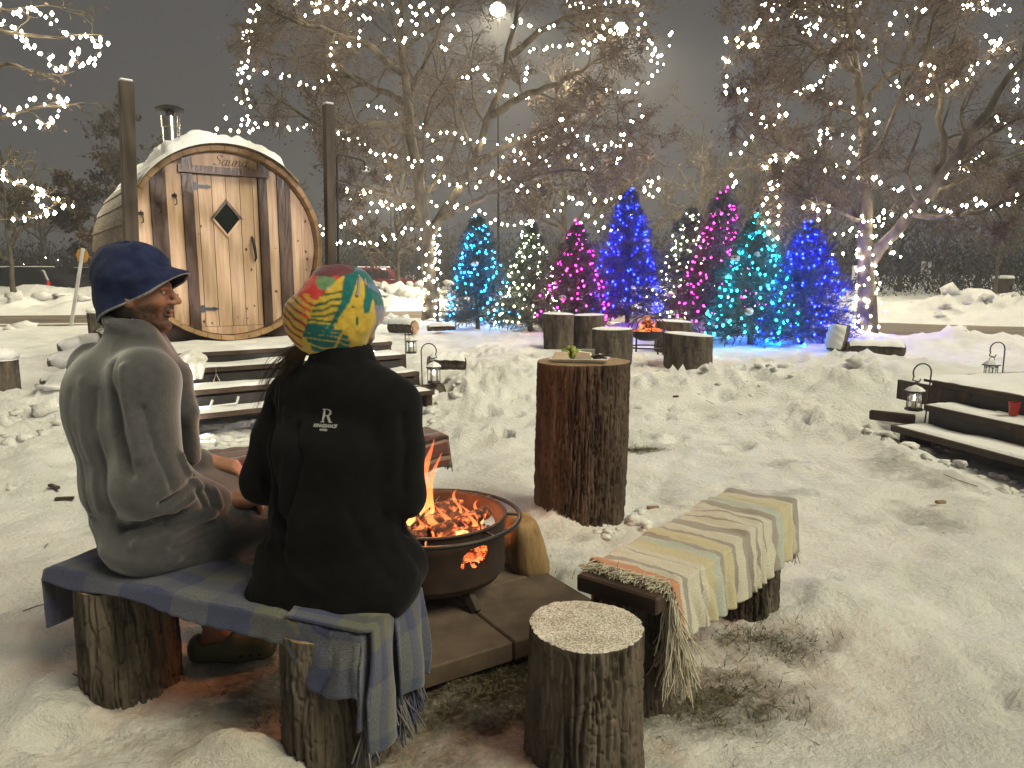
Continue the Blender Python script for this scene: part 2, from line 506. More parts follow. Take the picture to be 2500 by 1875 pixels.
def snow_ground_mat():
    m = bpy.data.materials.new('trodden_snow'); m.use_nodes = True
    nt = m.node_tree; N = nt.nodes.new; Lk = nt.links.new
    b = nt.nodes['Principled BSDF']; b.inputs['Roughness'].default_value = 0.7; b.inputs['Specular IOR Level'].default_value = 0.3
    tc = N('ShaderNodeTexCoord')
    at = N('ShaderNodeAttribute'); at.attribute_name = 'Col'
    sep = N('ShaderNodeSeparateColor'); Lk(at.outputs['Color'], sep.inputs[0])
    n1 = N('ShaderNodeTexNoise'); n1.inputs['Scale'].default_value = 1.7; n1.inputs['Detail'].default_value = 8; n1.inputs['Roughness'].default_value = .65
    Lk(tc.outputs['Object'], n1.inputs['Vector'])
    snow = _ramp(nt, [(.3, (.68, .68, .66)), (.5, (.79, .79, .78)), (.7, (.87, .87, .87))]); Lk(n1.outputs['Fac'], snow.inputs[0])
    # trodden-in bare ground, its outline broken up by noise
    n2 = N('ShaderNodeTexNoise'); n2.inputs['Scale'].default_value = 9; n2.inputs['Detail'].default_value = 7; n2.inputs['Roughness'].default_value = .7
    Lk(tc.outputs['Object'], n2.inputs['Vector'])
    ad = N('ShaderNodeMath'); ad.operation = 'MULTIPLY_ADD'; ad.inputs[1].default_value = 1.1
    Lk(n2.outputs['Fac'], ad.inputs[0]); Lk(sep.outputs[0], ad.inputs[2])
    mr = N('ShaderNodeMapRange'); mr.inputs['From Min'].default_value = .80; mr.inputs['From Max'].default_value = 1.65
    Lk(ad.outputs[0], mr.inputs['Value'])
    n3 = N('ShaderNodeTexNoise'); n3.inputs['Scale'].default_value = 60; n3.inputs['Detail'].default_value = 5
    Lk(tc.outputs['Object'], n3.inputs['Vector'])
    dirt = _ramp(nt, [(.3, (.030, .024, .013)), (.45, (.070, .055, .030)), (.56, (.12, .10, .06)), (.68, (.36, .33, .27))]); Lk(n3.outputs['Fac'], dirt.inputs[0])
    mx = N('ShaderNodeMix'); mx.data_type = 'RGBA'
    Lk(mr.outputs[0], mx.inputs[0]); Lk(snow.outputs[0], mx.inputs[6]); Lk(dirt.outputs[0], mx.inputs[7])
    # tea-coloured slush where ash and mud were walked in
    slush = N('ShaderNodeMix'); slush.data_type = 'RGBA'; slush.blend_type = 'MULTIPLY'
    sl = N('ShaderNodeMath'); sl.operation = 'MULTIPLY'; Lk(sep.outputs[1], sl.inputs[0])
    nr = _ramp(nt, [(.3, (.35,) * 3), (.6, (1,) * 3)]); Lk(n2.outputs['Fac'], nr.inputs[0]); Lk(nr.outputs[0], sl.inputs[1])
    Lk(sl.outputs[0], slush.inputs[0]); Lk(mx.outputs[2], slush.inputs[6]); slush.inputs[7].default_value = (.56, .46, .33, 1)
    Lk(slush.outputs[2], b.inputs['Base Color'])
    # fine relief
    n4 = N('ShaderNodeTexNoise'); n4.inputs['Scale'].default_value = 30; n4.inputs['Detail'].default_value = 7; n4.inputs['Roughness'].default_value = .70
    mp = N('ShaderNodeMapping'); mp.inputs['Scale'].default_value = (1, 1.15, 1); Lk(tc.outputs['Object'], mp.inputs['Vector']); Lk(mp.outputs[0], n4.inputs['Vector'])
    bp = N('ShaderNodeBump'); bp.inputs['Strength'].default_value = .85; bp.inputs['Distance'].default_value = .035
    Lk(n4.outputs['Fac'], bp.inputs['Height']); Lk(bp.outputs[0], b.inputs['Normal'])
    return m

gxf, gyf = GX.ravel(), GY.ravel()
bare = np.zeros(gxf.shape)
for mx, my, rx, ry, st in DIRT:
    bare = np.maximum(bare, st * np.exp(-((((gxf - mx) / rx) ** 2 + ((gyf - my) / ry) ** 2) ** 1.4)))
slsh = np.zeros(gxf.shape)
for mx, my, rx, ry, st in [(-.5, 2.2, .9, .6, .9), (.2, 2.3, .9, .7, .45), (-.2, 1.6, .8, .4, .5)]:
    slsh = np.maximum(slsh, st * np.exp(-(((gxf - mx) / rx) ** 2 + ((gyf - my) / ry) ** 2) * 1.2))
cols = np.stack([bare, slsh, np.zeros_like(bare)], 1)
gnd = mobj('snow_ground', np.stack([gxf, gyf, GZ.ravel()], 1), grid_faces(len(gx), len(gy)), snow_ground_mat(), smooth=True, colors=cols)
tag(gnd, 'trodden snow covering the yard and the ground beyond', None, None, 'structure')

def gz(x, y):
    return float(ground_h(np.array([x]), np.array([y]))[0])

# the ploughed road
def road_mesh():
    pts = []
    for k in range(len(ROAD) - 1):
        for t in np.linspace(0, 1, 14, endpoint=False):
            pts.append(ROAD[k] * (1 - t) + ROAD[k + 1] * t)
    pts = np.array(pts)
    for _ in range(6): pts[1:-1] = (pts[:-2] + 2 * pts[1:-1] + pts[2:]) / 4
    tn = np.gradient(pts, axis=0); tn /= np.linalg.norm(tn, axis=1)[:, None]
    nr = np.stack([-tn[:, 1], tn[:, 0]], 1)
    w = np.linspace(-4.2, 4.2, 15)
    V = [(*(p + n * q), 0.0 + .02 * (1 - (q / 4.2) ** 2)) for p, n in zip(pts, nr) for q in w]
    return np.array(V), grid_faces(15, len(pts))
M_ROAD = mat('wet_salted_asphalt', (0.105, 0.088, 0.068), (0.24, 0.20, 0.155), rough=0.6, scale=.8, stretch=(.35, 1.6, 1), bump=.2, bump_scale=30)
V, F = road_mesh()
tag(mobj('road', V, F, M_ROAD, smooth=True), 'ploughed road behind the yard', None, None, 'structure')
# a line of trodden-down snow left along the road
def verge(off, wd, zt, seed):
    V = []; pts = np.array([ROAD[k] * (1 - t) + ROAD[k + 1] * t for k in range(1, 9) for t in np.linspace(0, 1, 40, endpoint=False)])
    tn = np.gradient(pts, axis=0); tn /= np.linalg.norm(tn, axis=1)[:, None]; nr = np.stack([-tn[:, 1], tn[:, 0]], 1)
    s_ = np.arange(len(pts)) * .12
    wv = wd * (.6 + .5 * noise2(s_, s_ * 0, seed)); o = off + .25 * noise2(s_ * .4, s_ * 0 + 5, seed)
    for q in (-1, 0, 1):
        V.append(np.column_stack([pts + nr * (o + q * wv)[:, None], np.full(len(pts), zt if q == 0 else 0.012)]))
    V = np.concatenate(V); n = len(pts)
    return V, grid_faces(n, 3)
V, F = verge(-1.3, .18, .035, 5)
tag(mobj('snow_strip', V, F, M_SNOW, smooth=True), 'thin strip of packed snow left along the road', None, None, 'structure')
# ------------------------------------------------------------------ trees and their lights
F_PX, PITCH = 1805.0, R(8.5)
def at(u, v, Y):
    """the point at world distance Y that the photograph shows at (u, v)"""
    x = (u - 1250) / F_PX; w = -(v - 937.5) / F_PX
    fy = math.cos(PITCH) + w * math.sin(PITCH); fz = -math.sin(PITCH) + w * math.cos(PITCH)
    k = Y / fy
    return np.array([x * k, Y, CAMZ + fz * k])

def tubes(P, Rd, n):
    """P (N,m,3), Rd (N,m) -> verts, quads"""
    N, m, _ = P.shape
    t = np.gradient(P, axis=1); t /= np.linalg.norm(t, axis=2)[..., None] + 1e-9
    ref = np.where(np.abs(t[:, :1, 2:3]) < .9, np.array([0, 0, 1.0]), np.array([1.0, 0, 0]))
    u = np.cross(np.broadcast_to(ref, t.shape), t); u /= np.linalg.norm(u, axis=2)[..., None] + 1e-9
    w = np.cross(t, u)
    a = np.linspace(0, 2 * math.pi, n, endpoint=False)
    V = P[:, :, None, :] + Rd[:, :, None, None] * (np.cos(a)[None, None, :, None] * u[:, :, None, :] + np.sin(a)[None, None, :, None] * w[:, :, None, :])
    f = grid_faces(n, m, True)
    Fc = (f[None] + (np.arange(N) * m * n)[:, None, None]).reshape(-1, 4)
    return V.reshape(-1, 3), Fc

def spawn(P, Rd, L, k, tmin, ratio, ang, m, up, rs_, rscale=.42, wob=.25, tmax=1.0):
    N, mp, _ = P.shape
    idx = np.repeat(np.arange(N), k)
    t = rs_.uniform(tmin, tmax, len(idx)) * (mp - 1.001)
    i = t.astype(int); f = (t - i)[:, None]
    S = P[idx, i] * (1 - f) + P[idx, i + 1] * f
    tg = P[idx, i + 1] - P[idx, i]; tg /= np.linalg.norm(tg, axis=1)[:, None] + 1e-9
    q = rs_.normal(size=(len(idx), 3)); q -= tg * (q * tg).sum(1)[:, None]; q /= np.linalg.norm(q, axis=1)[:, None]
    A = R(1) * rs_.uniform(ang[0], ang[1], len(idx))[:, None]
    d = tg * np.cos(A) + q * np.sin(A); d[:, 2] += up; d /= np.linalg.norm(d, axis=1)[:, None]
    Lc = L[idx] * ratio * rs_.uniform(.6, 1.15, len(idx)) * (1.15 - .5 * t / (mp - 1))
    C = np.zeros((len(idx), m, 3)); C[:, 0] = S; dd = d
    for j in range(1, m):
        dd = dd + rs_.normal(size=dd.shape) * wob; dd[:, 2] += up * .35; dd /= np.linalg.norm(dd, axis=1)[:, None]
        C[:, j] = C[:, j - 1] + dd * (Lc / (m - 1))[:, None]
    rb = (Rd[idx, i] * rscale)
    Rc = rb[:, None] * np.linspace(1, .35, m)[None]
    return C, Rc, Lc

def poly(pts, m):
    pts = np.array(pts, float)
    d = np.r_[0, np.cumsum(np.linalg.norm(np.diff(pts, axis=0), axis=1))]
    s_ = np.linspace(0, d[-1], m)
    o = np.stack([np.interp(s_, d, pts[:, k]) for k in range(3)], 1)
    for _ in range(2): o[1:-1] = (o[:-2] + 2 * o[1:-1] + o[2:]) / 4
    return o

def leaf_quads(P, k, size, rs_, spread=.10):
    idx = rs_.randint(0, len(P), k); j = rs_.randint(1, P.shape[1], k)
    c = P[idx, j] + rs_.normal(size=(k, 3)) * spread
    a = rs_.normal(size=(k, 3)); a[:, 2] -= .6; a /= np.linalg.norm(a, axis=1)[:, None]
    b = rs_.normal(size=(k, 3)); b -= a * (a * b).sum(1)[:, None]; b /= np.linalg.norm(b, axis=1)[:, None]
    n = np.cross(a, b)
    s_ = (size * rs_.uniform(.6, 1.3, k))[:, None]
    V = np.stack([c, c + a * s_ * .5 + b * s_ * .36, c + a * s_ + n * s_ * .15, c + a * s_ * .5 - b * s_ * .36 + n * s_ * .1], 1)
    return V.reshape(-1, 3), np.arange(4 * k).reshape(-1, 4)

M_TRUNK = mat('tree_bark', (0.055, 0.046, 0.034), (0.14, 0.12, 0.09), rough=.9, scale=6, stretch=(1, 1, .4), bump=.5, bump_scale=25, bump_dist=.02, spec=.2)
M_TWIG = mat('twig_bark', (0.090, 0.070, 0.053), (0.18, 0.145, 0.112), rough=.9, scale=3, spec=.2)
M_LEAF = mat('dead_leaf', (0.090, 0.055, 0.037), (0.17, 0.108, 0.072), rough=.8, scale=4, spec=.2)
M_LEAF2 = mat('dead_leaf_dark', (0.040, 0.026, 0.020), (0.085, 0.053, 0.038), rough=.8, scale=3, spec=.2)

def icosa(r):
    """small eight-sided lamp glass"""
    V = np.array([(1, 0, 0), (-1, 0, 0), (0, 1, 0), (0, -1, 0), (0, 0, 1), (0, 0, -1)], float) * r * 1.12
    F = np.array([(0, 2, 4), (2, 1, 4), (1, 3, 4), (3, 0, 4), (2, 0, 5), (1, 2, 5), (3, 1, 5), (0, 3, 5)])
    return V, F

BULB = {}
def bulb_mesh(kind, r, col, st):
    key = (kind, round(r, 4))
    if key not in BULB:
        V, F = icosa(r); V[:, 2] *= 1.25
        BULB[key] = mesh_data('bulb', V, F, emat('bulb_' + kind, col, st))
    return BULB[key]

WARM = (1.0, 0.86, 0.60)
def string_lights(name, strands, r, kind, col, st, label, group, rs_, jit, wire_r, step, base):
    t = thing(name, base, label, 'string lights', group)
    spots = []; me = bulb_mesh(kind, r, col, st)
    for pts in strands:
        pts = np.array(pts, float)
        if len(pts) > 1: b = MB(); b.tube(pts, wire_r, 3, cap=False); b.build('wire', M_BLACK, t)
        d = np.r_[0, np.cumsum(np.linalg.norm(np.diff(pts, axis=0), axis=1))]
        k = max(1, int(d[-1] / step)) + 1
        for s_ in np.linspace(0, d[-1], k):
            p = np.array([np.interp(s_, d, pts[:, j]) for j in range(3)]) + rs_.normal(size=3) * jit
            sc_ = .55 + .75 * rs_.rand() ** .7
            spots.append((p, sc_))
    # the 300 largest as bulbs of their own, the rest joined
    order = sorted(range(len(spots)), key=lambda k: -spots[k][1] + (0 if k > 60 else -9))
    for k in order[:300]:
        o = link('bulb', me, t, spots[k][0]); o.scale = (spots[k][1],) * 3
    if len(order) > 300:
        V, F = icosa(r); V[:, 2] *= 1.25
        VV = np.concatenate([V * spots[k][1] + spots[k][0] for k in order[300:]]); FF = np.concatenate([F + 6 * i for i in range(len(order) - 300)])
        tag(mobj('small_bulbs', VV, FF, MATS['bulb_' + kind], t), kind='stuff')
    return t

def dtree(name, stems, label, seed, group=None, lv=((9, .15, .42, (35, 75), .12), (8, .15, .5, (30, 70), .05), (7, .1, .5, (30, 75), 0.0), (5, .1, .55, (30, 75), -.02)),
          leaves=8000, leaf=.07, leaf_mat=None, twig_r=.006, tr_n=12):
    rs_ = np.random.RandomState(seed)
    base = tuple(stems[0][0][0])
    t = thing(name, base, label, 'tree', group)
    Ps, Rs_, Ls = [], [], []
    b = MB()
    for pts, r0, r1 in stems:
        p = poly(pts, 14); p[1:-1] += rs_.normal(size=(12, 3)) * .03
        rd = np.linspace(r0, r1, 14) ; 
        if abs(p[0][2]) < .5: rd[0] *= 1.25; rd[1] *= 1.06
        b.tube(p, rd, tr_n)
        Ps.append(p); Rs_.append(rd); Ls.append(np.linalg.norm(np.diff(p, axis=0), axis=1).sum())
    b.build('trunk', M_TRUNK, t, smooth='all')
    P, Rd, L = np.array(Ps), np.array(Rs_), np.array(Ls)
    start = .25
    allp = []
    for i, (k, tmin, ratio, ang, up) in enumerate(lv):
        P, Rd, L = spawn(P, Rd, L, k, start if i == 0 else tmin, ratio, ang, 7 if i < 2 else 5, up, rs_, wob=.22 if i < 2 else .3)
        Rd = np.maximum(Rd, twig_r * (1.0 if i > 1 else 1.6))
        allp.append((P, Rd, L))
    V, Fc = [], []; off = 0
    for P_, R_, _ in allp[:2]:
        v, f = tubes(P_, R_, 6); V.append(v); Fc.append(f + off); off += len(v)
    tag(mobj('branches', np.concatenate(V), np.concatenate(Fc), M_TRUNK, t, smooth=True), kind='stuff')
    V, Fc = [], []; off = 0
    for P_, R_, _ in allp[2:]:
        v, f = tubes(P_, R_, 3); V.append(v); Fc.append(f + off); off += len(v)
    if V: tag(mobj('twigs', np.concatenate(V), np.concatenate(Fc), M_TWIG, t), kind='stuff')
    if leaves:
        v, f = leaf_quads(allp[-1][0], leaves, leaf, rs_)
        tag(mobj('leaves', v, f, leaf_mat or M_LEAF, t), kind='stuff')
    return t, allp

# --- tall double-stemmed tree behind the sauna
D1 = 20.0
base = at(1048, 792, D1); base[2] = gz(base[0], base[1]) - .05
fork = at(1052, 560, D1)
stems = [([base, at(1050, 700, D1), fork, at(1020, 470, D1 - .2), at(1003, 330, D1 - .3), at(985, 180, D1), at(975, 0, D1 + .2), at(985, -260, D1 + .2)], .205, .03),
         ([fork + (0, 0, -.1), at(1095, 500, D1), at(1150, 440, D1 + .3), at(1200, 280, D1 + .6), at(1245, 130, D1 + 1), at(1290, -200, D1 + 1.4)], .13, .03),
         ([at(1003, 330, D1 - .3), at(930, 290, D1 - .8), at(850, 320, D1 - 1.4), at(760, 300, D1 - 1.8), at(650, 220, D1 - 2)], .11, .02),
         ([at(1200, 280, D1 + .6), at(1290, 230, D1), at(1400, 190, D1 - .8), at(1520, 100, D1 - 1)], .12, .02),
         ([at(1170, 400, D1 + .4), at(1280, 330, D1 + 1), at(1400, 300, D1 + 1), at(1560, 320, D1 + .6)], .10, .02),
         ([at(1040, 500, D1), at(930, 470, D1 - 1), at(820, 440, D1 - 1.5)], .08, .02),
         ([at(1060, 545, D1), at(1180, 480, D1 - 1), at(1330, 420, D1 - 1.5), at(1500, 420, D1 - 1.5)], .09, .02),
         ([at(985, 180, D1), at(870, 90, D1 - .6), at(720, 60, D1 - 1), at(600, -20, D1 - 1)], .10, .02),
         ([at(1000, 330, D1), at(1010, 200, D1 + 2), at(1080, 60, D1 + 3), at(1100, -150, D1 + 3)], .10, .02),
         ([at(990, 250, D1), at(880, 200, D1 + 2), at(760, 150, D1 + 2.5), at(660, 130, D1 + 2.5)], .10, .02),
         ([at(1240, 140, D1 + 1), at(1340, 60, D1 + .8), at(1470, 20, D1), at(1600, 60, D1)], .10, .02)]
tree1, tp1 = dtree('bare_tree', stems, 'tall bare tree hung with warm white lights, standing behind the sauna', 3,
                   lv=((9, .15, .46, (35, 75), .08), (7, .15, .55, (30, 70), .03), (7, .1, .58, (30, 75), 0.0), (5, .1, .62, (30, 75), -.02)), leaves=15000, leaf=.055)
ST1 = [
 [(640, 0), (612, 40), (605, 70), (612, 120), (595, 140), (590, 170), (597, 200), (590, 225), (585, 250), (605, 285), (622, 310), (615, 330)],
 [(628, 10), (600, 55), (598, 90), (606, 110), (600, 160), (583, 178), (592, 212), (600, 265), (612, 295)],
 [(520, 330), (540, 315), (575, 300), (620, 305), (668, 305), (690, 312), (742, 316), (770, 312)],
 [(592, 172), (625, 172), (650, 187), (695, 190), (720, 205), (742, 200), (765, 207), (805, 188), (820, 170)],
 [(745, 30), (770, 40), (800, 22), (845, 32), (870, 38), (895, 35), (900, 60), (885, 90), (868, 108), (848, 122), (806, 118), (806, 150)],
 [(945, 90), (965, 95), (1010, 92), (1025, 68), (1015, 55), (985, 62), (1000, 35), (1045, 30), (1070, 40)],
 [(720, 8), (740, 12), (880, 5), (965, 14), (1035, 16), (1090, 28), (1120, 55), (1085, 115), (1102, 117)],
 [(815, 558), (850, 540), (870, 530), (900, 515), (940, 505), (1000, 507)],
 [(780, 550), (792, 576), (830, 590), (905, 597), (930, 590), (960, 580), (985, 570), (1020, 552), (1040, 548)],
 [(830, 480), (870, 480), (915, 497), (935, 502), (965, 508), (1000, 512)],
 [(1060, 492), (1113, 502), (1140, 510), (1165, 515), (1185, 528), (1205, 538), (1222, 543), (1252, 545), (1287, 541)],
 [(1408, 487), (1425, 512), (1440, 528), (1455, 531)], [(1412, 543), (1422, 550), (1440, 555), (1462, 563), (1475, 560), (1500, 560), (1520, 547), (1527, 540), (1555, 512)],
 [(1340, 523), (1352, 518), (1366, 510), (1380, 488), (1395, 486), (1430, 486), (1465, 483), (1505, 480)],
 [(1530, 5), (1555, 14), (1565, 38), (1565, 62), (1565, 88), (1578, 105), (1585, 122), (1600, 145), (1615, 130), (1630, 120), (1635, 95), (1632, 75)],
 [(1585, 112), (1590, 140), (1620, 160), (1595, 187), (1580, 197), (1565, 205), (1560, 223), (1530, 220), (1513, 228), (1483, 220)],
 [(1568, 265), (1560, 280), (1545, 290), (1538, 313), (1520, 340), (1500, 352), (1480, 355), (1465, 358), (1450, 345), (1422, 341), (1402, 332), (1400, 325), (1380, 307), (1368, 295), (1360, 298)],
 [(1385, 378), (1402, 381), (1420, 400), (1432, 410), (1445, 410)], [(1490, 395), (1520, 382), (1528, 340), (1512, 345), (1488, 350), (1460, 365)],
 [(1615, 435), (1593, 443), (1578, 452), (1560, 460), (1605, 458), (1588, 473), (1580, 490)],
 [(1292, 123), (1320, 125), (1323, 110), (1385, 115), (1402, 118), (1415, 118), (1425, 115), (1440, 125), (1455, 95), (1475, 85), (1490, 80), (1505, 75), (1460, 98), (1433, 100)],
 [(1122, 342), (1135, 350), (1172, 343), (1217, 345), (1260, 340), (1285, 338), (1335, 336)],
 [(1172, 415), (1200, 422), (1220, 432), (1235, 445), (1257, 458), (1275, 458), (1305, 460)], [(1235, 390), (1262, 375), (1265, 390), (1313, 399), (1340, 403)],
 [(822, 327), (835, 338), (870, 340)], [(895, 265), (922, 267), (960, 270)], [(880, 352), (910, 374), (930, 378), (955, 382), (985, 385), (1008, 397), (1057, 388), (1080, 388)],
 [(1030, 300), (1040, 320), (1052, 335), (1075, 320), (1105, 320)], [(1125, 190), (1160, 180), (1168, 170), (1175, 185), (1200, 195)], [(1200, 218), (1220, 222), (1245, 235), (1280, 230), (1310, 237)],
 [(1280, 193), (1295, 178), (1285, 165)], [(1430, 10), (1433, 35), (1430, 45), (1490, 50)], [(1250, 68), (1260, 66), (1275, 52), (1320, 72), (1345, 65), (1355, 68)], [(1380, 5), (1400, 8), (1480, 6), (1510, 10)],
 [(1080, 440), (1057, 430), (1100, 450), (1172, 452)], [(850, 460), (880, 455), (905, 470)],
]
rs1 = np.random.RandomState(8)
str1 = []
for sd in ST1:
    y0 = D1 + rs1.uniform(-2.2, .6)
    str1.append([at(u, v, y0 + .5 * math.sin(u * .01)) for u, v in sd])
# spiral round the trunk
sp = []
for k in range(60):
    a = k * 1.15; zz = .12 + k * .043
    w_ = zz / (fork[2] - base[2]); sp.append(base * (1 - w_) + fork * w_ + np.array([.235 * math.cos(a), .235 * math.sin(a), 0]))
str1.insert(0, sp)
string_lights('string_lights', str1, .028, 'warm', WARM, 20.0, 'warm white string lights wound through the tall bare tree behind the sauna', 'warm lights in the bare trees', rs1, .06, .005, .165, tuple(base))

# --- forked tree on the right
D2 = 13.8
base2 = at(2113, 850, D2); base2[2] = gz(base2[0], base2[1]) - .05
f2 = at(2122, 640, D2)
stems = [([base2, at(2108, 760, D2), at(2116, 690, D2), f2, at(2107, 548, D2), at(2115, 422, D2 + .1), at(2115, 295, D2 + .2), at(2097, 190, D2 + .3), at(2063, 60, D2 + .3), at(2050, -200, D2 + .3)], .165, .025),
         ([f2 + (0, 0, -.08), at(2140, 610, D2 - .1), at(2177, 561, D2 - .3), at(2244, 506, D2 - .6), at(2291, 456, D2 - .8), at(2341, 359, D2 - 1), at(2476, 177, D2 - 1.2), at(2600, 0, D2 - 1.4)], .115, .03),
         ([at(2097, 190, D2 + .3), at(2063, 152, D2), at(1995, 114, D2 - .5), at(1890, 80, D2 - .9), at(1790, 95, D2 - 1.2)], .07, .015),
         ([at(2115, 250, D2), at(2177, 177, D2 + .4), at(2206, 152, D2 + .6), at(2240, 60, D2 + .8), at(2290, -80, D2 + 1)], .07, .02),
         ([at(2227, 523, D2 - .5), at(2300, 525, D2 - 1), at(2392, 520, D2 - 1.4), at(2540, 460, D2 - 1.6)], .06, .02),
         ([at(2112, 440, D2), at(2030, 400, D2 - .5), at(1930, 385, D2 - .9), at(1820, 370, D2 - 1.2)], .05, .012),
         ([at(2108, 540, D2), at(2020, 500, D2 - .6), at(1930, 470, D2 - 1.0), at(1870, 470, D2 - 1.3)], .04, .012),
         ([at(2115, 300, D2), at(2020, 250, D2 + .8), at(1900, 210, D2 + 1.0), at(1790, 220, D2 + 1.0)], .05, .012),
         ([at(2063, 60, D2), at(1980, 20, D2 - .6), at(1900, 10, D2 - 1)], .05, .015),
         ([at(2291, 456, D2 - .8), at(2300, 330, D2 - .4), at(2290, 220, D2), at(2340, 60, D2)], .07, .02),
         ([at(2250, 500, D2), at(2330, 440, D2 + 1), at(2440, 390, D2 + 1.6), at(2560, 360, D2 + 2)], .06, .015)]
tree2, tp2 = dtree('bare_tree', stems, 'forked bare tree with lights wound round its trunk, beside the blue-lit spruce on the right', 5,
                   lv=((9, .15, .42, (35, 75), .05), (7, .15, .54, (30, 70), .0), (7, .1, .58, (30, 75), -.04), (5, .1, .6, (30, 75), -.08)), leaves=11000, leaf=.045, twig_r=.0045)
ST2 = [
 [(1870, 10), (1890, 20), (1895, 35), (1885, 45), (1845, 60), (1842, 70), (1810, 90), (1800, 112), (1830, 115), (1845, 107), (1860, 95), (1835, 110), (1815, 112)],
 [(1770, 90), (1772, 110), (1765, 140), (1770, 155), (1775, 160), (1765, 195), (1775, 210), (1770, 225), (1790, 195), (1815, 230), (1818, 252), (1825, 270)],
 [(1865, 283), (1870, 302), (1850, 315), (1835, 345), (1815, 360), (1805, 380), (1790, 382)], [(1785, 425), (1790, 440), (1800, 455), (1790, 465)],
 [(1915, 267), (1912, 290), (1890, 300)], [(1945, 378), (1930, 375), (1900, 385), (1860, 398), (1870, 430), (1885, 445), (1880, 475), (1870, 500), (1870, 535), (1880, 555), (1890, 578), (1905, 520), (1895, 495)],
 [(1905, 400), (1930, 385), (1915, 408), (1905, 420), (1890, 440), (1875, 458)],
 [(2025, 403), (2045, 413), (2060, 430)], [(2090, 443), (2120, 442), (2150, 442), (2152, 455), (2170, 455), (2195, 460), (2230, 458), (2255, 457)],
 [(2040, 575), (2100, 540), (2150, 525), (2190, 525), (2205, 527), (2240, 514)], [(2270, 500), (2300, 520), (2355, 498), (2370, 490), (2385, 500), (2420, 508), (2450, 497), (2487, 480)],
 [(1935, 48), (1950, 50), (1965, 35), (1975, 40), (1985, 55), (2005, 50), (1960, 70), (1955, 80), (1985, 82), (2015, 75)], [(1965, 10), (1975, 5), (2060, 15), (2070, 25), (2090, 8), (2105, 6)],
 [(2040, 92), (2060, 85), (2090, 80), (2105, 82), (2108, 88)], [(2140, 98), (2150, 125), (2130, 137), (2112, 153)], [(2165, 65), (2175, 78), (2185, 78), (2200, 78)],
 [(2190, 28), (2235, 22), (2260, 30), (2262, 20), (2270, 5)], [(2175, 195), (2225, 248), (2245, 250), (2275, 240)], [(2300, 225), (2305, 212), (2340, 203), (2370, 175), (2380, 158), (2362, 172)],
 [(2265, 167), (2268, 150), (2275, 150), (2280, 185), (2270, 200)], [(2405, 95), (2430, 105), (2440, 102), (2455, 112), (2410, 125), (2422, 132)],
 [(2010, 212), (2005, 205), (2020, 178), (2040, 145), (2035, 172)], [(1935, 220), (1975, 225), (1998, 195), (1950, 235)], [(2038, 252), (2080, 272), (2110, 275), (2145, 280), (2148, 310), (2140, 325)],
 [(2415, 300), (2440, 285), (2450, 295), (2465, 330), (2490, 350)], [(2480, 230), (2485, 255), (2475, 160)], [(2400, 365), (2375, 385), (2350, 405), (2365, 410), (2310, 430), (2290, 445)],
 [(1960, 505), (1985, 500), (2025, 512), (2005, 530)], [(2195, 570), (2190, 590), (2180, 600), (2172, 610), (2175, 622), (2185, 620)], [(2058, 615), (2035, 620)],
 [(1990, 370), (2010, 320), (2000, 315), (2040, 330), (2078, 360), (2100, 375), (2075, 388)], [(1860, 10), (1920, 15), (1945, 20)], [(2340, 20), (2350, 15), (2440, 35), (2430, 42), (2405, 5), (2460, 30)],
]
rs2 = np.random.RandomState(9)
str2 = []
for sd in ST2:
    y0 = D2 + rs2.uniform(-1.3, .5)
    str2.append([at(u, v, y0 + .3 * math.sin(u * .013)) for u, v in sd])
sp = []
for k in range(64):
    a = k * 1.2; zz = .05 + k * .034
    w_ = zz / (f2[2] - base2[2]); sp.append(base2 * (1 - w_) + f2 * w_ + np.array([-.03 + .195 * math.cos(a), -.02 + .195 * math.sin(a), 0]))
str2.insert(0, sp)
string_lights('string_lights', str2, .0215, 'warm', WARM, 20.0, 'warm white string lights wound round the forked tree on the right', 'warm lights in the bare trees', rs2, .045, .004, .118, tuple(base2))

# --- tree whose lit branches reach in from the left
D3 = 9.3
ST3 = [
 [(-60, 10), (5, 25), (30, 40), (65, 25), (85, 22)], [(-40, 60), (30, 62), (45, 90), (68, 115), (95, 125), (110, 140), (130, 160), (158, 168), (170, 155), (188, 148), (190, 138), (203, 125)],
 [(85, 30), (130, 45), (138, 68), (168, 82), (210, 88), (238, 98), (252, 102), (238, 112), (248, 130), (225, 148), (215, 152)],
 [(-40, 240), (5, 270), (25, 290), (40, 262), (65, 250), (100, 252), (132, 240), (155, 245), (152, 265), (135, 285), (115, 300), (100, 305), (85, 312), (60, 305), (30, 300)],
 [(-40, 400), (5, 425), (20, 437), (50, 450), (73, 445), (105, 470), (150, 495), (165, 508)], [(105, 470), (90, 493), (125, 510), (135, 515), (105, 528), (70, 533), (35, 540)],
]
rs3 = np.random.RandomState(10)
base3 = np.array([-7.75, 9.6, 0.0])
def a3(u, v, dy=0): return at(u, v, D3 + dy)
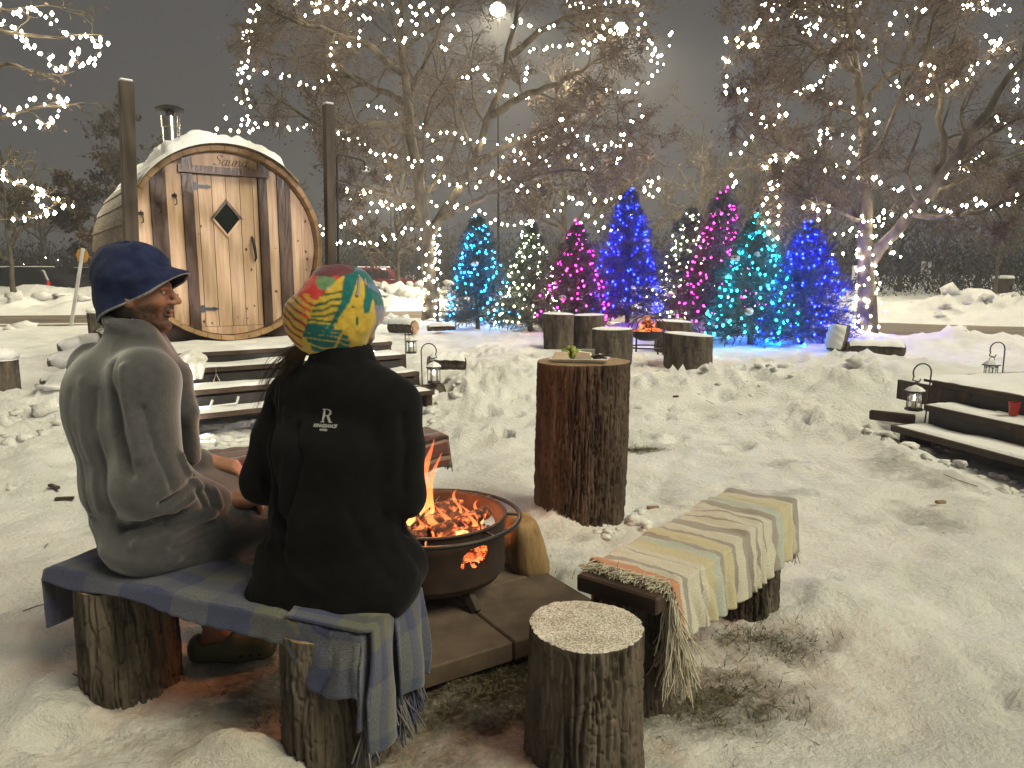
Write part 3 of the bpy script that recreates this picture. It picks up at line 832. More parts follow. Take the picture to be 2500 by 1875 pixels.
stems = [([base3, base3 + (0, 0, 1.5), base3 + (.1, -.1, 3.2), base3 + (0, .1, 5), base3 + (.1, 0, 7)], .16, .04),
         ([base3 + (.1, -.1, 2.6), a3(-120, 60), a3(-20, 62), a3(60, 80), a3(140, 82), a3(210, 88), a3(262, 85)], .06, .006),
         ([base3 + (.1, -.1, 2.9), a3(-100, 0), a3(20, 30, .3), a3(90, 25, .3), a3(165, 20, .3)], .05, .006),
         ([base3 + (0, 0, 2.0), a3(-100, 330), a3(10, 290), a3(60, 262), a3(150, 240), a3(205, 262), a3(245, 255)], .05, .005),
         ([base3 + (0, 0, 1.6), a3(-90, 440), a3(10, 425), a3(60, 455), a3(105, 470), a3(160, 500), a3(190, 520)], .045, .005),
         ([a3(10, 425), a3(30, 395), a3(45, 370)], .02, .005),
         ([a3(-20, 130), a3(40, 170), a3(110, 182), a3(180, 175)], .03, .004),
         ([base3 + (0, 0, 1.4), a3(-90, 520), a3(20, 535), a3(75, 532), a3(120, 515)], .035, .004)]
tree3, tp3 = dtree('bare_tree', stems, 'bare tree at the left edge, only its lit branch tips in view', 11,
                   lv=((6, .3, .16, (25, 60), .08), (3, .2, .5, (25, 60), .03), (2, .1, .6, (25, 60), 0)), leaves=60, leaf=.05, twig_r=.0035)
string_lights('string_lights', [[a3(u, v, .2 * math.sin(u)) for u, v in sd] for sd in ST3], .0175, 'warm', WARM, 20.0,
              'warm white string lights on the branch tips at the left edge', 'warm lights in the bare trees', rs3, .03, .003, .105, tuple(base3))

# --- lit spruces
M_NEEDLE = mat('spruce_needles', (0.065, 0.092, 0.080), (0.13, 0.17, 0.15), rough=.7, scale=6, spec=.3)
def spruce(cx, cy, h, r, seed, label, col, kind, st, nb, lum_label, bare=.09, bulb_r=.0135, patches=0):
    rs_ = np.random.RandomState(seed)
    z0 = gz(cx, cy) - .03
    t = thing('spruce_tree', (cx, cy, z0), label, 'tree', 'spruces with coloured lights')
    b = MB(); b.tube([(cx, cy, z0), (cx + .01, cy, z0 + h * .5), (cx, cy, z0 + h * .99)], [.055, .035, .006], 8)
    b.build('trunk', M_TWIG, t)
    # branches
    nbr = int(500 * (h / 2.6))
    f = np.sort(rs_.uniform(0, 1, nbr) ** .95)
    az = rs_.uniform(0, 2 * math.pi, nbr)
    zb = z0 + h * (bare + (1 - bare - .02) * f)
    lobes = 1 + .16 * np.sin(az * 3 + seed) + .12 * np.sin(az * 5 + 7 * f + seed * 2)
    Lb = r * (1 - f) ** .80 * lobes * rs_.uniform(.66, 1.10, nbr) + .05
    m = 6
    s_ = np.linspace(0, 1, m)
    rise = rs_.uniform(-.05, .25, nbr) + .45 * f
    P = np.zeros((nbr, m, 3))
    P[:, :, 0] = cx + np.cos(az)[:, None] * Lb[:, None] * s_
    P[:, :, 1] = cy + np.sin(az)[:, None] * Lb[:, None] * s_
    P[:, :, 2] = zb[:, None] + Lb[:, None] * (rise[:, None] * s_ - .42 * s_ ** 1.6 + .28 * s_ ** 3)
    P[:, 1:] += rs_.normal(size=(nbr, m - 1, 3)) * .012
    V1, F1 = tubes(P, np.linspace(.010, .003, m)[None] * np.ones((nbr, 1)), 3)
    # side twigs
    C, Rc, Lc = spawn(P, np.full((nbr, m), .006), Lb, 9, .25, .30, (25, 60), 4, .05, rs_, .5, .12)
    allP = [P, C]
    V2, F2 = tubes(C, np.full(C.shape[:2], .003), 3)
    mobj('branches', np.concatenate([V1, V2]), np.concatenate([F1, F2 + len(V1)]), M_TWIG, t)
    # needles: slim blades along every twig
    def blades(Q, k, ln):
        N, mm, _ = Q.shape
        idx = np.repeat(np.arange(N), k); tt = rs_.uniform(.15, 1, len(idx)) * (mm - 1.001); i = tt.astype(int); ff = (tt - i)[:, None]
        S = Q[idx, i] * (1 - ff) + Q[idx, i + 1] * ff
        tg = Q[idx, i + 1] - Q[idx, i]; tg /= np.linalg.norm(tg, axis=1)[:, None] + 1e-9
        q = rs_.normal(size=S.shape); q[:, 2] += .35; q -= tg * (q * tg).sum(1)[:, None]; q /= np.linalg.norm(q, axis=1)[:, None]
        d = tg * .75 + q * .75
        w = np.cross(d, tg); w /= np.linalg.norm(w, axis=1)[:, None] + 1e-9
        l = (ln * rs_.uniform(.6, 1.25, len(idx)))[:, None]
        V = np.stack([S - w * .0065, S + w * .0065, S + d * l], 1).reshape(-1, 3)
        return V, np.arange(len(V)).reshape(-1, 3)
    v1, f1 = blades(P, 18, .07); v2, f2 = blades(C, 12, .06)
    tag(mobj('needles', np.concatenate([v1, v2]), np.concatenate([f1, f2 + len(v1)]), M_NEEDLE, t), kind='stuff')
    # snow left on a few boughs
    for k in range(patches):
        j = rs_.randint(int(nbr * .15), int(nbr * .75))
        # boughs that face the yard
        cand = np.where((np.sin(az) < -.4) & (f > .15) & (f < .7))[0]
        if len(cand): j = cand[rs_.randint(len(cand))]
        c = P[j, 4]
        V, Fi = blob(c + (0, 0, .02), (rs_.uniform(.06, .11), rs_.uniform(.05, .09), rs_.uniform(.035, .06)), rs_)
        mobj('snow_cap', V, Fi, M_SNOW, t, smooth=True)
    # its lights
    strand = []
    turns = 9
    for k in range(nb):
        ff = (k + rs_.uniform(-.4, .4)) / nb
        a = turns * 2 * math.pi * ff + rs_.normal() * .35
        zz = z0 + h * (bare + .02 + (1 - bare - .03) * ff) + rs_.normal() * .075
        rr = r * (1 - ff) ** .85 * rs_.uniform(.72, 1.0) * (1 + .16 * math.sin(a * 3 + seed)) + .04
        strand.append((cx + rr * math.cos(a), cy + rr * math.sin(a), zz - rr * .12))
    tl = thing('string_lights', (cx, cy, z0), lum_label, 'string lights', 'coloured lights on the spruces')
    bw = MB(); bw.tube(strand, .004, 3, cap=False); bw.build('wire', M_BLACK, tl)
    me = bulb_mesh(kind, bulb_r, col, st)
    for p in strand:
        o = link('bulb', me, tl, p); o.scale = (rs_.uniform(.7, 1.35),) * 3
    return t

def blob(c, rad, rs_, n=2, rough=.25):
    bm = bmesh.new(); bmesh.ops.create_icosphere(bm, subdivisions=n, radius=1)
    V = np.array([v.co for v in bm.verts]); Fi = np.array([[v.index for v in f.verts] for f in bm.faces]); bm.free()
    s_ = rs_.uniform(0, 50)
    V = V * (1 + rough * fbm3(V[:, 0] * 1.4 + s_, V[:, 1] * 1.4, V[:, 2] * 1.4, 3, 3)[:, None])
    return V * np.array(rad) + np.array(c), Fi

CYAN, BLUE, MAG, TEAL, WHT = (0.004, 0.30, 1.0), (0.0012, 0.003, 1.0), (1.0, 0.012, 0.42), (0.004, 0.52, 0.9), (1.0, 0.95, 0.55)
def px(u, Y): return (u - 1250) / F_PX * Y * .985
SPR = [  # x-pixel, distance, height, radius
 (1165, 17.0, 2.60, .92, 21, 'leftmost lit spruce, glowing sky blue', CYAN, 'cyan', 75, 200, 'sky blue lights on the leftmost spruce', 1),
 (1295, 16.6, 2.45, .84, 22, 'spruce lit pale yellow white, second from the left', WHT, 'white', 26, 200, 'pale white lights on the second spruce from the left', 0),
 (1408, 16.0, 2.25, .84, 23, 'shorter pink-lit spruce third from the left', MAG, 'magenta', 28, 150, 'pink lights on the third spruce from the left', 1),
 (1535, 16.2, 2.92, .96, 24, 'tall spruce lit deep blue in the middle, behind the far fire bowl', BLUE, 'blue', 120, 235, 'deep blue lights on the tall middle spruce', 1),
 (1685, 15.6, 2.45, .86, 25, 'white-lit spruce half hidden behind the tall pink one', WHT, 'white', 26, 155, 'white lights on the half-hidden spruce', 1),
 (1762, 14.4, 2.66, .92, 26, 'tall pink-lit spruce between the white and turquoise ones', MAG, 'magenta', 28, 165, 'pink lights on the tall pink spruce', 1),
 (1842, 12.9, 2.20, .94, 27, 'turquoise-lit spruce with snow on its boughs', TEAL, 'teal', 55, 200, 'turquoise lights on the snow-dotted spruce', 5),
 (1968, 13.0, 2.15, .94, 28, 'rightmost lit spruce, glowing deep blue', BLUE, 'blue', 120, 235, 'deep blue lights on the rightmost spruce', 0),
]
for u, Y, h, r, sd, lb, col, kd, st, nb, lb2, pt in SPR:
    spruce(px(u, Y), Y, h, r, sd, lb, col, kd, st, nb, lb2, patches=pt)

# --- trees further off
def far_tree(x, y, h, spread, seed, label, group, name='bare_tree', leaves=2500, leaf=.16, lm=None, lv=None, lean=0.0):
    rs_ = np.random.RandomState(seed)
    b0 = np.array([x, y, gz(x, y) - .1])
    st = [([b0, b0 + (lean * .3, 0, h * .3), b0 + (lean * .7, 0, h * .65), b0 + (lean, 0, h)], h * .02, .02)]
    for k in range(6):
        a = rs_.uniform(0, 6.28); z1 = h * rs_.uniform(.2, .6); e = spread * rs_.uniform(.6, 1)
        st.append(([b0 + (0, 0, z1), b0 + (e * .5 * math.cos(a), e * .5 * math.sin(a), z1 + h * .14), b0 + (e * math.cos(a), e * math.sin(a), z1 + h * .28)], h * .009, .015))
    return dtree(name, st, label, seed, group, lv=lv or ((7, .2, .45, (30, 65), .1), (6, .15, .5, (30, 70), .05), (5, .1, .55, (30, 70), 0)), leaves=leaves, leaf=leaf, leaf_mat=lm or M_LEAF2, twig_r=.016, tr_n=8)[0]
far_tree(-23.5, 44, 9.5, 3.6, 31, 'dark leafy tree rising behind the parked cars, left of the sauna', None, leaves=9000, leaf=.22)
far_tree(-20.0, 40, 5.2, 2.8, 32, 'low russet tree behind the roadside sign', None, leaves=6000, leaf=.15, lm=M_LEAF)
far_tree(-21.8, 32.6, 5.5, 1.4, 33, 'slim bare young tree at the left edge by the snow bank', None, leaves=0)
far_tree(-5.2, 34, 6.2, 2.2, 34, 'bare young tree beside the red car', None, leaves=300)
far_tree(2.2, 32, 9.5, 3.2, 35, 'russet tree behind the white-lit and pink-lit spruces', None, leaves=7000, leaf=.13, lm=M_LEAF2)
far_tree(9.5, 38, 9.0, 3.2, 36, 'dark bare tree behind the tall blue spruce and the pink one', None, leaves=0)
a = far_tree(14.5, 46, 10.5, 4.5, 37, 'bare tree in the dark tree line beyond the road', 'tree line beyond the road', leaves=0)
def copy_tree(src, x, y, rz, s, label=None):
    r_ = src.copy(); COL.objects.link(r_); r_.location = (x, y, -.1); r_.rotation_euler = (0, 0, rz); r_.scale = (s, s, s)
    if label: r_['label'] = label
    for ch in src.children:
        c = ch.copy(); COL.objects.link(c); c.parent = r_
    return r_
rsf = np.random.RandomState(77)
for i, (x, y, s_) in enumerate([(20, 48, .9), (26, 45, .8), (32, 48, .95), (38, 44, .8), (44, 50, 1.0), (23, 60, .9), (10, 66, .7), (3, 68, .6), (-6, 70, .65), (-14, 70, .7), (17, 62, .9), (30, 62, 1.1), (40, 64, 1.2),
                                (-30, 66, 1.0), (-40, 64, 1.0), (29, 38, .55), (35, 40, .6), (24, 37, .5), (50, 56, 1.1), (13, 52, .8), (-22, 70, .9), (27, 52, .8)]):
    copy_tree(a, x, y, rsf.uniform(0, 6.28), s_ * rsf.uniform(.9, 1.1))
# dark undergrowth under the tree line
def thicket(n, seed):
    rs_ = np.random.RandomState(seed)
    x = rs_.uniform(-48, 75, n); y = rs_.uniform(56, 72, n)
    lo = x > 10; y[lo] = rs_.uniform(36, 60, lo.sum()) + np.maximum(0, 26 - x[lo]) * .5
    hh = rs_.uniform(1.5, 4.5, n) * (1 + .4 * noise2(x * .2, y * .2, 5))
    V = []; 
    k = 10
    cx = np.repeat(x, k) + rs_.normal(size=n * k) * .9; cy = np.repeat(y, k) + rs_.normal(size=n * k) * .9
    cz = rs_.uniform(0, 1, n * k) ** .8 * np.repeat(hh, k)
    c = np.stack([cx, cy, cz], 1)
    d1 = rs_.normal(size=c.shape) * .16; d2 = rs_.normal(size=c.shape) * .05; d1[:, 2] += .22
    V = np.stack([c, c + d1, c + d1 * .6 + d2], 1).reshape(-1, 3)
    return V, np.arange(len(V)).reshape(-1, 3)
V, F = thicket(16000, 4)
tag(mobj('undergrowth', V, F, mat('undergrowth_twigs', (.010, .010, .008), (.022, .020, .016), rough=.95, scale=.6, spec=.05)), 'dark undergrowth along the far tree line', 'undergrowth', None, 'stuff')

# --- lot lamps behind the trees
def lot_lamp(x, y, h, label, power, rr):
    t = thing('lot_lamp', (x, y, 0), label, 'street lamp', 'lamps of the car park')
    b = MB(); b.tube([(x, y + .3, -.1), (x, y + .3, h)], [.05, .016], 8); b.build('pole', mat('lamp_pole', (.010, .010, .010), rough=1.0, spec=0.0), t)
    b = MB(); b.box((x, y + .05, h + .16), (.30, .62, .09), bevel=.02); b.build('lamp_head', M_BLACK, t)
    V, F = blob((0, 0, 0), (rr, rr, rr * .75), np.random.RandomState(1), 2, 0.0)
    o = mobj('lens_glare', V + np.array((x, y - .05, h - .08)), F, emat('lens_glare', (1.0, .80, .52), 60.0), t)  # glowing globe enlarged beyond the lens to imitate the lamp's glare
    l = bpy.data.lights.new('lamp_light', 'SPOT'); l.energy = power; l.color = (1, .86, .60); l.spot_size = R(160); l.spot_blend = .5; l.shadow_soft_size = .06
    lo = bpy.data.objects.new('lamp_light', l); COL.objects.link(lo); lo.parent = t; lo.location = (0, -.9, h - .35)
    return t
p = at(1215, 26, 30); lot_lamp(p[0], 30.0, p[2] + .1, 'tall street lamp glowing above the crown of the tall tree', 1500, .30)
p = at(1515, 74, 32); lot_lamp(p[0], 32.0, p[2] + .1, 'tall street lamp glowing right of the crown of the tall tree', 1500, .28)
p = at(950, 430, 46); lot_lamp(p[0], 46.0, p[2], 'small far street lamp seen through the lower branches', 900, .16)
for i, (u, v, Y) in enumerate([(72, 633, 85), (112, 628, 90), (140, 633, 95), (22, 648, 80), (158, 652, 100), (58, 645, 110)]):
    p = at(u, v, Y); lot_lamp(p[0], Y, p[2], 'tiny distant lamp glowing beyond the parked cars', 200, .10)
# ------------------------------------------------------------------ barrel sauna with deck, steps, posts
SA = R(35)
SO = np.array([-3.04, 8.0, 0.0])
E1 = np.array([math.cos(SA), math.sin(SA), 0]); E2 = np.array([-math.sin(SA), math.cos(SA), 0]); EZ = np.array([0, 0, 1.0])
def L(a, b, z): return SO + a * E1 + b * E2 + z * EZ
ML = np.stack([E1, E2, EZ], 1)                  # local box frame
MF = np.stack([E1, EZ, -E2], 1)                 # face frame: x right, y up, z towards the yard
CZ, RB = 1.70, 1.0

M_CEDAR = mat('cedar_board', (0.42, 0.270, 0.175), (0.60, 0.43, 0.300), rough=.45, scale=3.2, stretch=(7, 7, .5), bump=.15, bump_scale=30, bump_dist=.004, spec=.45, rand=.14, distort=.6)
M_CEDAR2 = mat('cedar_stave', (0.26, 0.155, 0.075), (0.44, 0.28, 0.145), rough=.55, scale=2.5, stretch=(1.5, 1.5, 1.5), bump=.15, bump_scale=40, bump_dist=.004, rand=.12)
M_DKTRIM = mat('dark_stained_trim', (0.040, 0.022, 0.016), (0.105, 0.062, 0.046), rough=.32, scale=6, stretch=(3, 3, .6), bump=.5, bump_scale=14, bump_dist=.01, spec=.5)
M_KNOT = mat('wood_knot', (0.10, 0.045, 0.018), (0.17, 0.08, 0.035), rough=.5, scale=30)

def shingle_mat():
    m = mat('roof_shingle', (0.10, 0.075, 0.05), (0.20, 0.155, 0.105), rough=.9, scale=20, bump=.4, bump_scale=90, rand=.18)
    nt = m.node_tree; b = nt.nodes['Principled BSDF']
    src = b.inputs['Base Color'].links[0].from_socket
    tc = nt.nodes.new('ShaderNodeTexCoord'); n = nt.nodes.new('ShaderNodeTexNoise'); n.inputs['Scale'].default_value = 55; n.inputs['Detail'].default_value = 5
    nt.links.new(tc.outputs['Object'], n.inputs['Vector'])
    g = nt.nodes.new('ShaderNodeNewGeometry'); sp = nt.nodes.new('ShaderNodeSeparateXYZ'); nt.links.new(g.outputs['Normal'], sp.inputs[0])
    ma = nt.nodes.new('ShaderNodeMath'); ma.operation = 'MULTIPLY_ADD'; ma.inputs[1].default_value = .55; nt.links.new(sp.outputs['Z'], ma.inputs[0]); nt.links.new(n.outputs['Fac'], ma.inputs[2])
    mr = nt.nodes.new('ShaderNodeMapRange'); mr.inputs['From Min'].default_value = .66; mr.inputs['From Max'].default_value = 1.0; nt.links.new(ma.outputs[0], mr.inputs['Value'])
    mx = nt.nodes.new('ShaderNodeMix'); mx.data_type = 'RGBA'; mx.inputs[7].default_value = (.62, .62, .60, 1)
    nt.links.new(mr.outputs[0], mx.inputs[0]); nt.links.new(src, mx.inputs[6]); nt.links.new(mx.outputs[2], b.inputs['Base Color'])
    return m
M_SHING = shingle_mat()

SO[2] = -.05
sauna = thing('barrel_sauna', L(0, 1.0, .69), 'round cedar barrel sauna with plank door and snow on its roof', 'sauna')

def arc_clip(a0, a1, r, top=None, bottom=None, n=6):
    """outline of a vertical board between a0 and a1 inside a circle of radius r about (0, CZ)"""
    aa = np.linspace(a0, a1, n)
    zt = CZ + np.sqrt(np.maximum(r * r - aa ** 2, 0)); zb = CZ - np.sqrt(np.maximum(r * r - aa ** 2, 0))
    if top is not None: zt = np.minimum(zt, top)
    if bottom is not None: zb = np.maximum(zb, bottom)
    return [(x, y) for x, y in zip(aa, zb)] + [(x, y) for x, y in zip(aa[::-1], zt[::-1])]

def board(poly, name, m, parent, b0, th):
    q = MB(); q.prism(poly, th, MF, SO + b0 * E2); return q.build(name, m, parent)

# staves of the barrel, laid round the axis
ns = 44
for k in range(ns):
    th0 = 2 * math.pi * k / ns; th1 = 2 * math.pi * (k + 1) / ns
    g = .0025
    P = []
    for b in (-.15, 2.15):
        for (r_, t_) in ((RB - .045, th0 + g), (RB, th0 + g), (RB + .003, (th0 + th1) / 2), (RB, th1 - g), (RB - .045, th1 - g)):
            P.append(L(r_ * math.cos(t_), b, CZ + r_ * math.sin(t_)))
    F = [(0, 1, 2, 3, 4)[::-1], (5, 6, 7, 8, 9)] + [(i, (i + 1) % 5, 5 + (i + 1) % 5, 5 + i) for i in range(5)]
    q = MB(); q.add(P, F); q.build('stave', M_CEDAR2, sauna)
# hoop
q = MB(); n = 72
for b in (.35, 1.8):
    q.tube([L((RB + .006) * math.cos(t), b, CZ + (RB + .006) * math.sin(t)) for t in np.linspace(0, 2 * math.pi, n, endpoint=False)], .012, 6, closed=True)
    q.build('steel_hoop', M_BLACK, sauna); q = MB()
# front wall boards
RF = RB - .055
fr = [(-RF + .002, -.87, 0), (-.866, -.718, 0), (-.715, -.568, 1), (-.565, -.418, 0), (-.415, -.31, 1), (.35, .44, 1), (.443, .55, 0), (.553, .69, 1), (.693, .81, 0), (.813, RF - .002, 0)]
for a0, a1, dk in fr:
    board(arc_clip(a0, a1, RF), 'dark_board' if dk else 'wall_board', M_DKTRIM if dk else M_CEDAR, sauna, 0.0 - (.03 if dk else 0), .035)
ZD0, ZD1 = .845, 2.410
for a0, a1 in ((-.307, -.15), (-.147, .01), (.013, .17), (.173, .347)):
    board(arc_clip(a0, a1, RF, top=ZD0 - .004), 'sill_board', M_CEDAR, sauna, 0, .035)
board(arc_clip(-.45, .46, RF - .004, top=2.490, bottom=2.414), 'door_header', M_DKTRIM, sauna, -.045, .06)
board(arc_clip(-.50, .50, RF - .003, bottom=2.494, n=12), 'name_board', M_CEDAR, sauna, 0, .035)
q = MB(); q.prism(arc_clip(-RF + .02, RF - .02, RF - .01, n=30), .02, MF, SO + .06 * E2); q.build('back_panel', M_STAIN, sauna)
# door
door = bpy.data.objects.new('door', None); 
q = MB(); q.prism([(-.304, ZD0), (.344, ZD0), (.344, ZD1), (-.304, ZD1)], .012, MF, SO + .02 * E2)
door = q.build('door', M_CEDAR, sauna); door['label'] = 'plank door with diamond window'
for a0, a1 in ((-.305, -.262), (-.260, -.125), (-.123, .017), (.019, .160), (.162, .292), (.294, .345)):
    z1 = 2.410
    board([(a0 + .002, ZD0), (a1 - .002, ZD0), (a1 - .002, z1), (a0 + .002, z1)], 'door_plank', M_CEDAR, door, -.004, .026)
# knots in the boards
rsk = np.random.RandomState(3)
for k in range(64):
    a_ = rsk.uniform(-.9, .9); z_ = CZ + rsk.uniform(-.9, .85)
    if a_ ** 2 + (z_ - CZ) ** 2 > .82 or any(dk and a0 - .03 < a_ < a1 + .03 for a0, a1, dk in fr) or (abs(a_ - .01) < .2 and abs(z_ - 1.97) < .25): continue
    if abs(z_ - 2.46) < .08: continue
    r_ = rsk.uniform(.006, .016); off = -.0385 if not (-.31 < a_ < .35 and ZD0 < z_ < ZD1) else -.0345
    q = MB(); n = 8; ph = rsk.uniform(0, 3)
    q.prism([(a_ + r_ * rsk.uniform(.7, 1.2) * math.cos(t + ph), z_ + r_ * 1.35 * rsk.uniform(.7, 1.2) * math.sin(t + ph)) for t in np.linspace(0, 6.283, n, endpoint=False)], .0025, MF, SO + (off + .0022) * E2)
    q.build('knot', M_KNOT, sauna)
# diamond window
wc = np.array([.01, 1.97]); hw, hh = .150, .186
def dia(s_): return [(wc[0], wc[1] - hh * s_), (wc[0] + hw * s_, wc[1]), (wc[0], wc[1] + hh * s_), (wc[0] - hw * s_, wc[1])]
M_GLASS = mat('dark_glass', (.006, .010, .008), rough=.06, spec=.7)
q = MB(); q.prism(dia(.93), .006, MF, SO + (-.0305) * E2); win = q.build('window_pane', M_GLASS, door)
for k, m_ in ((0, M_CEDAR), (1, M_DKTRIM), (2, M_DKTRIM), (3, M_CEDAR)):
    o = dia(1.10 if k in (1, 2) else 1.04); i = dia(.86)
    p0, p1 = o[k], o[(k + 1) % 4]; p2, p3 = i[(k + 1) % 4], i[k]
    q = MB(); q.prism([p0, p1, p2, p3], .022 if k in (1, 2) else .012, MF, SO + (-.031 - .001 * k) * E2); q.build('window_trim', m_, door)
# handle, hinges, hooks
q = MB(); q.tube([L(.265, -.03, 1.79), L(.262, -.075, 1.75), L(.272, -.085, 1.66), L(.285, -.07, 1.57), L(.288, -.03, 1.54)], [.012, .016, .017, .013, .009], 8); q.build('handle', M_BLACK, door, smooth='all')
for z_, a_ in ((2.29, -.30), (1.03, -.30)):
    q = MB(); q.prism([(a_, z_ - .035), (a_ + .03, z_ - .035), (a_ + .04, z_ - .015), (a_ + .12, z_ - .016), (a_ + .125, z_ - .024), (a_ + .18, z_), (a_ + .125, z_ + .022), (a_ + .12, z_ + .014), (a_ + .04, z_ + .017), (a_ + .03, z_ + .04), (a_, z_ + .04)], .006, MF, SO + (-.033) * E2)
    q.build('hinge', mat('hinge_iron', (.07, .08, .10), rough=.4, metal=.6), door)
for a_, z_, b_ in ((-.81, 1.99, -.035), (-.645, 2.09, -.068), (-.49, 2.18, -.035)):
    q = MB(); q.box(L(a_, b_ - .004, z_), (.05, .008, .03), ML); q.tube([L(a_, b_, z_), L(a_ + .01, b_ - .05, z_ - .04), L(a_ + .012, b_ - .045, z_ - .085), L(a_, b_ - .02, z_ - .09)], .006, 6)
    q.tube([L(a_, b_, z_ + .01), L(a_ - .005, b_ - .055, z_ + .02)], .007, 6); q.build('coat_hook', M_BLACK, sauna)
# lettering
def text_obj(name, s_, size, M3, c, m, parent, shear=0.0, ext=.001, offset=0.0, space=1.0):
    cu = bpy.data.curves.new(name, 'FONT'); cu.body = s_; cu.size = size; cu.shear = shear; cu.extrude = ext; cu.align_x = 'CENTER'; cu.align_y = 'CENTER'; cu.offset = offset; cu.space_character = space
    cu.resolution_u = 3
    tmp = bpy.data.objects.new('tmp', cu); COL.objects.link(tmp)
    dg = bpy.context.evaluated_depsgraph_get(); me = bpy.data.meshes.new_from_object(tmp.evaluated_get(dg)); bpy.data.objects.remove(tmp)
    V = np.array([v.co for v in me.vertices]); F = [tuple(p.vertices) for p in me.polygons]; bpy.data.meshes.remove(me)
    return mobj(name, V @ np.array(M3).T + np.array(c), F, m, parent)
# letters drawn as pen strokes in a slanted book hand: thick down-strokes, thin joins and small serifs
M_INK = mat('burnt_lettering', (.018, .012, .008), rough=.7)
GLY = {'S': ([[(.52, .86), (.44, .97), (.28, 1.0), (.15, .90), (.14, .74), (.26, .60), (.42, .48), (.48, .30), (.40, .10), (.24, .0), (.08, .04), (.0, .18)], [(.52, .86), (.56, 1.0)], [(.0, .18), (-.04, .02)]], .62),
       'a': ([[(.38, .54), (.22, .60), (.06, .46), (.0, .22), (.08, .02), (.20, .04), (.34, .22), (.40, .44)], [(.42, .60), (.36, .30), (.36, .06), (.42, .0), (.52, .10)]], .54),
       'u': ([[(-.02, .50), (.06, .60), (.04, .30), (.06, .06), (.16, .0), (.30, .16), (.38, .40)], [(.42, .60), (.36, .26), (.38, .04), (.44, .0), (.54, .10)]], .56),
       'n': ([[(-.02, .50), (.06, .60), (.05, .40), (.0, .0)], [(.02, .22), (.18, .52), (.30, .60), (.38, .50), (.34, .20), (.36, .03), (.44, .0), (.52, .10)]], .56)}
q = MB(); xx = -.165
for ch in 'Sauna':
    strokes, adv = GLY[ch]; s_ = .118
    for st in strokes:
        p = np.array(st, float); dn = np.linspace(0, 1, 14); dd = np.r_[0, np.cumsum(np.hypot(*np.diff(p, axis=0).T))]; dd /= dd[-1]
        P2 = np.stack([np.interp(dn, dd, p[:, 0]), np.interp(dn, dd, p[:, 1])], 1)
        tg = np.gradient(P2, axis=0); tg /= np.linalg.norm(tg, axis=1)[:, None] + 1e-9
        wd = .028 + .062 * np.clip(np.abs(tg[:, 1]) * .7 - tg[:, 0] * tg[:, 1] * .6, 0, 1)      # broad pen
        nn = np.stack([-tg[:, 1], tg[:, 0]], 1)
        A, B_ = P2 + nn * wd[:, None] * .5, P2 - nn * wd[:, None] * .5
        for i in range(len(P2) - 1):
            quad = [A[i], B_[i], B_[i + 1], A[i + 1]]
            q.add([L(.075 + xx + s_ * (x + .25 * y), -.0365 - .0002 * (i % 3), 2.512 + s_ * .88 * y) for x, y in quad], [(0, 1, 2, 3)])
    xx += adv * s_ * 1.03
q.add([L(.085 + x, -.0362, z) for x, z in ((.145, 2.503), (.19, 2.503), (.19, 2.507), (.145, 2.507))], [(0, 1, 2, 3)])
q.build('lettering', M_INK, sauna)
# shingled roof over the barrel
for c in range(14):
    t0 = R(42 + c * 11.6); t1 = R(42 + (c + 1) * 11.6)
    right = (t0 + t1) / 2 < R(90)
    for j in range(8):
        b0 = -.19 + j * .305 + (.0 if c % 2 else -.0); b1 = b0 + .299
        P = []
        for b in (b0, b1):
            for t_ in np.linspace(t0, t1 + R(1.2) * (0 if right else 1) , 4):
                f = (t_ - t0) / (t1 - t0); f = 1 - f if right else f
                for dr in (.004, .014 + .016 * f):
                    P.append(L((RB + dr) * math.cos(t_), b + rsk.uniform(-.002, .002), CZ + (RB + dr) * math.sin(t_)))
        # two sheets (inner, outer) of 4 x 2 verts
        def id_(bi, k, o_): return bi * 8 + k * 2 + o_
        F = []
        for k in range(3):
            F.append((id_(0, k, 1), id_(0, k + 1, 1), id_(1, k + 1, 1), id_(1, k, 1))); F.append((id_(0, k, 0), id_(1, k, 0), id_(1, k + 1, 0), id_(0, k + 1, 0)))
            for bi in (0, 1):
                f4 = (id_(bi, k, 0), id_(bi, k + 1, 0), id_(bi, k + 1, 1), id_(bi, k, 1)); F.append(f4 if bi == 0 else f4[::-1])
        F.append((id_(0, 0, 0), id_(0, 0, 1), id_(1, 0, 1), id_(1, 0, 0))); F.append((id_(0, 3, 0), id_(1, 3, 0), id_(1, 3, 1), id_(0, 3, 1)))
        q = MB(); q.add(P, F); q.build('shingle', M_SHING, sauna)
# snow lying on the roof
nu, nv = 90, 60
tt = np.linspace(R(48), R(148), nu); bb = np.linspace(-.235, 2.26, nv)
T, B = np.meshgrid(tt, bb)
td = np.degrees(T)
thk = .085 * sstep(50, 66, td) * (1 - sstep(118, 124, td)) * (1 - .5 * sstep(.5, 1.2, B)) + .020 * sstep(48, 70, td) * (1 - sstep(132, 146, td))
thk = thk * (1 + .35 * fbm2(T * 4, B * 3, 3, 31) + .22 * fbm2(T * 14, B * 12, 3, 33)) * sstep(-.235, -.17, B) ** .5 * (1 - sstep(2.1, 2.26, B)) + .0
rr = RB + .012 + thk + .02 * sstep(.01, .05, thk)
V = np.array([L(r_ * math.cos(t), b, CZ + r_ * math.sin(t)) for r_, t, b in zip(rr.ravel(), T.ravel(), B.ravel())])
mobj('roof_snow', V, grid_faces(nu, nv), M_SNOW, sauna, smooth=True)
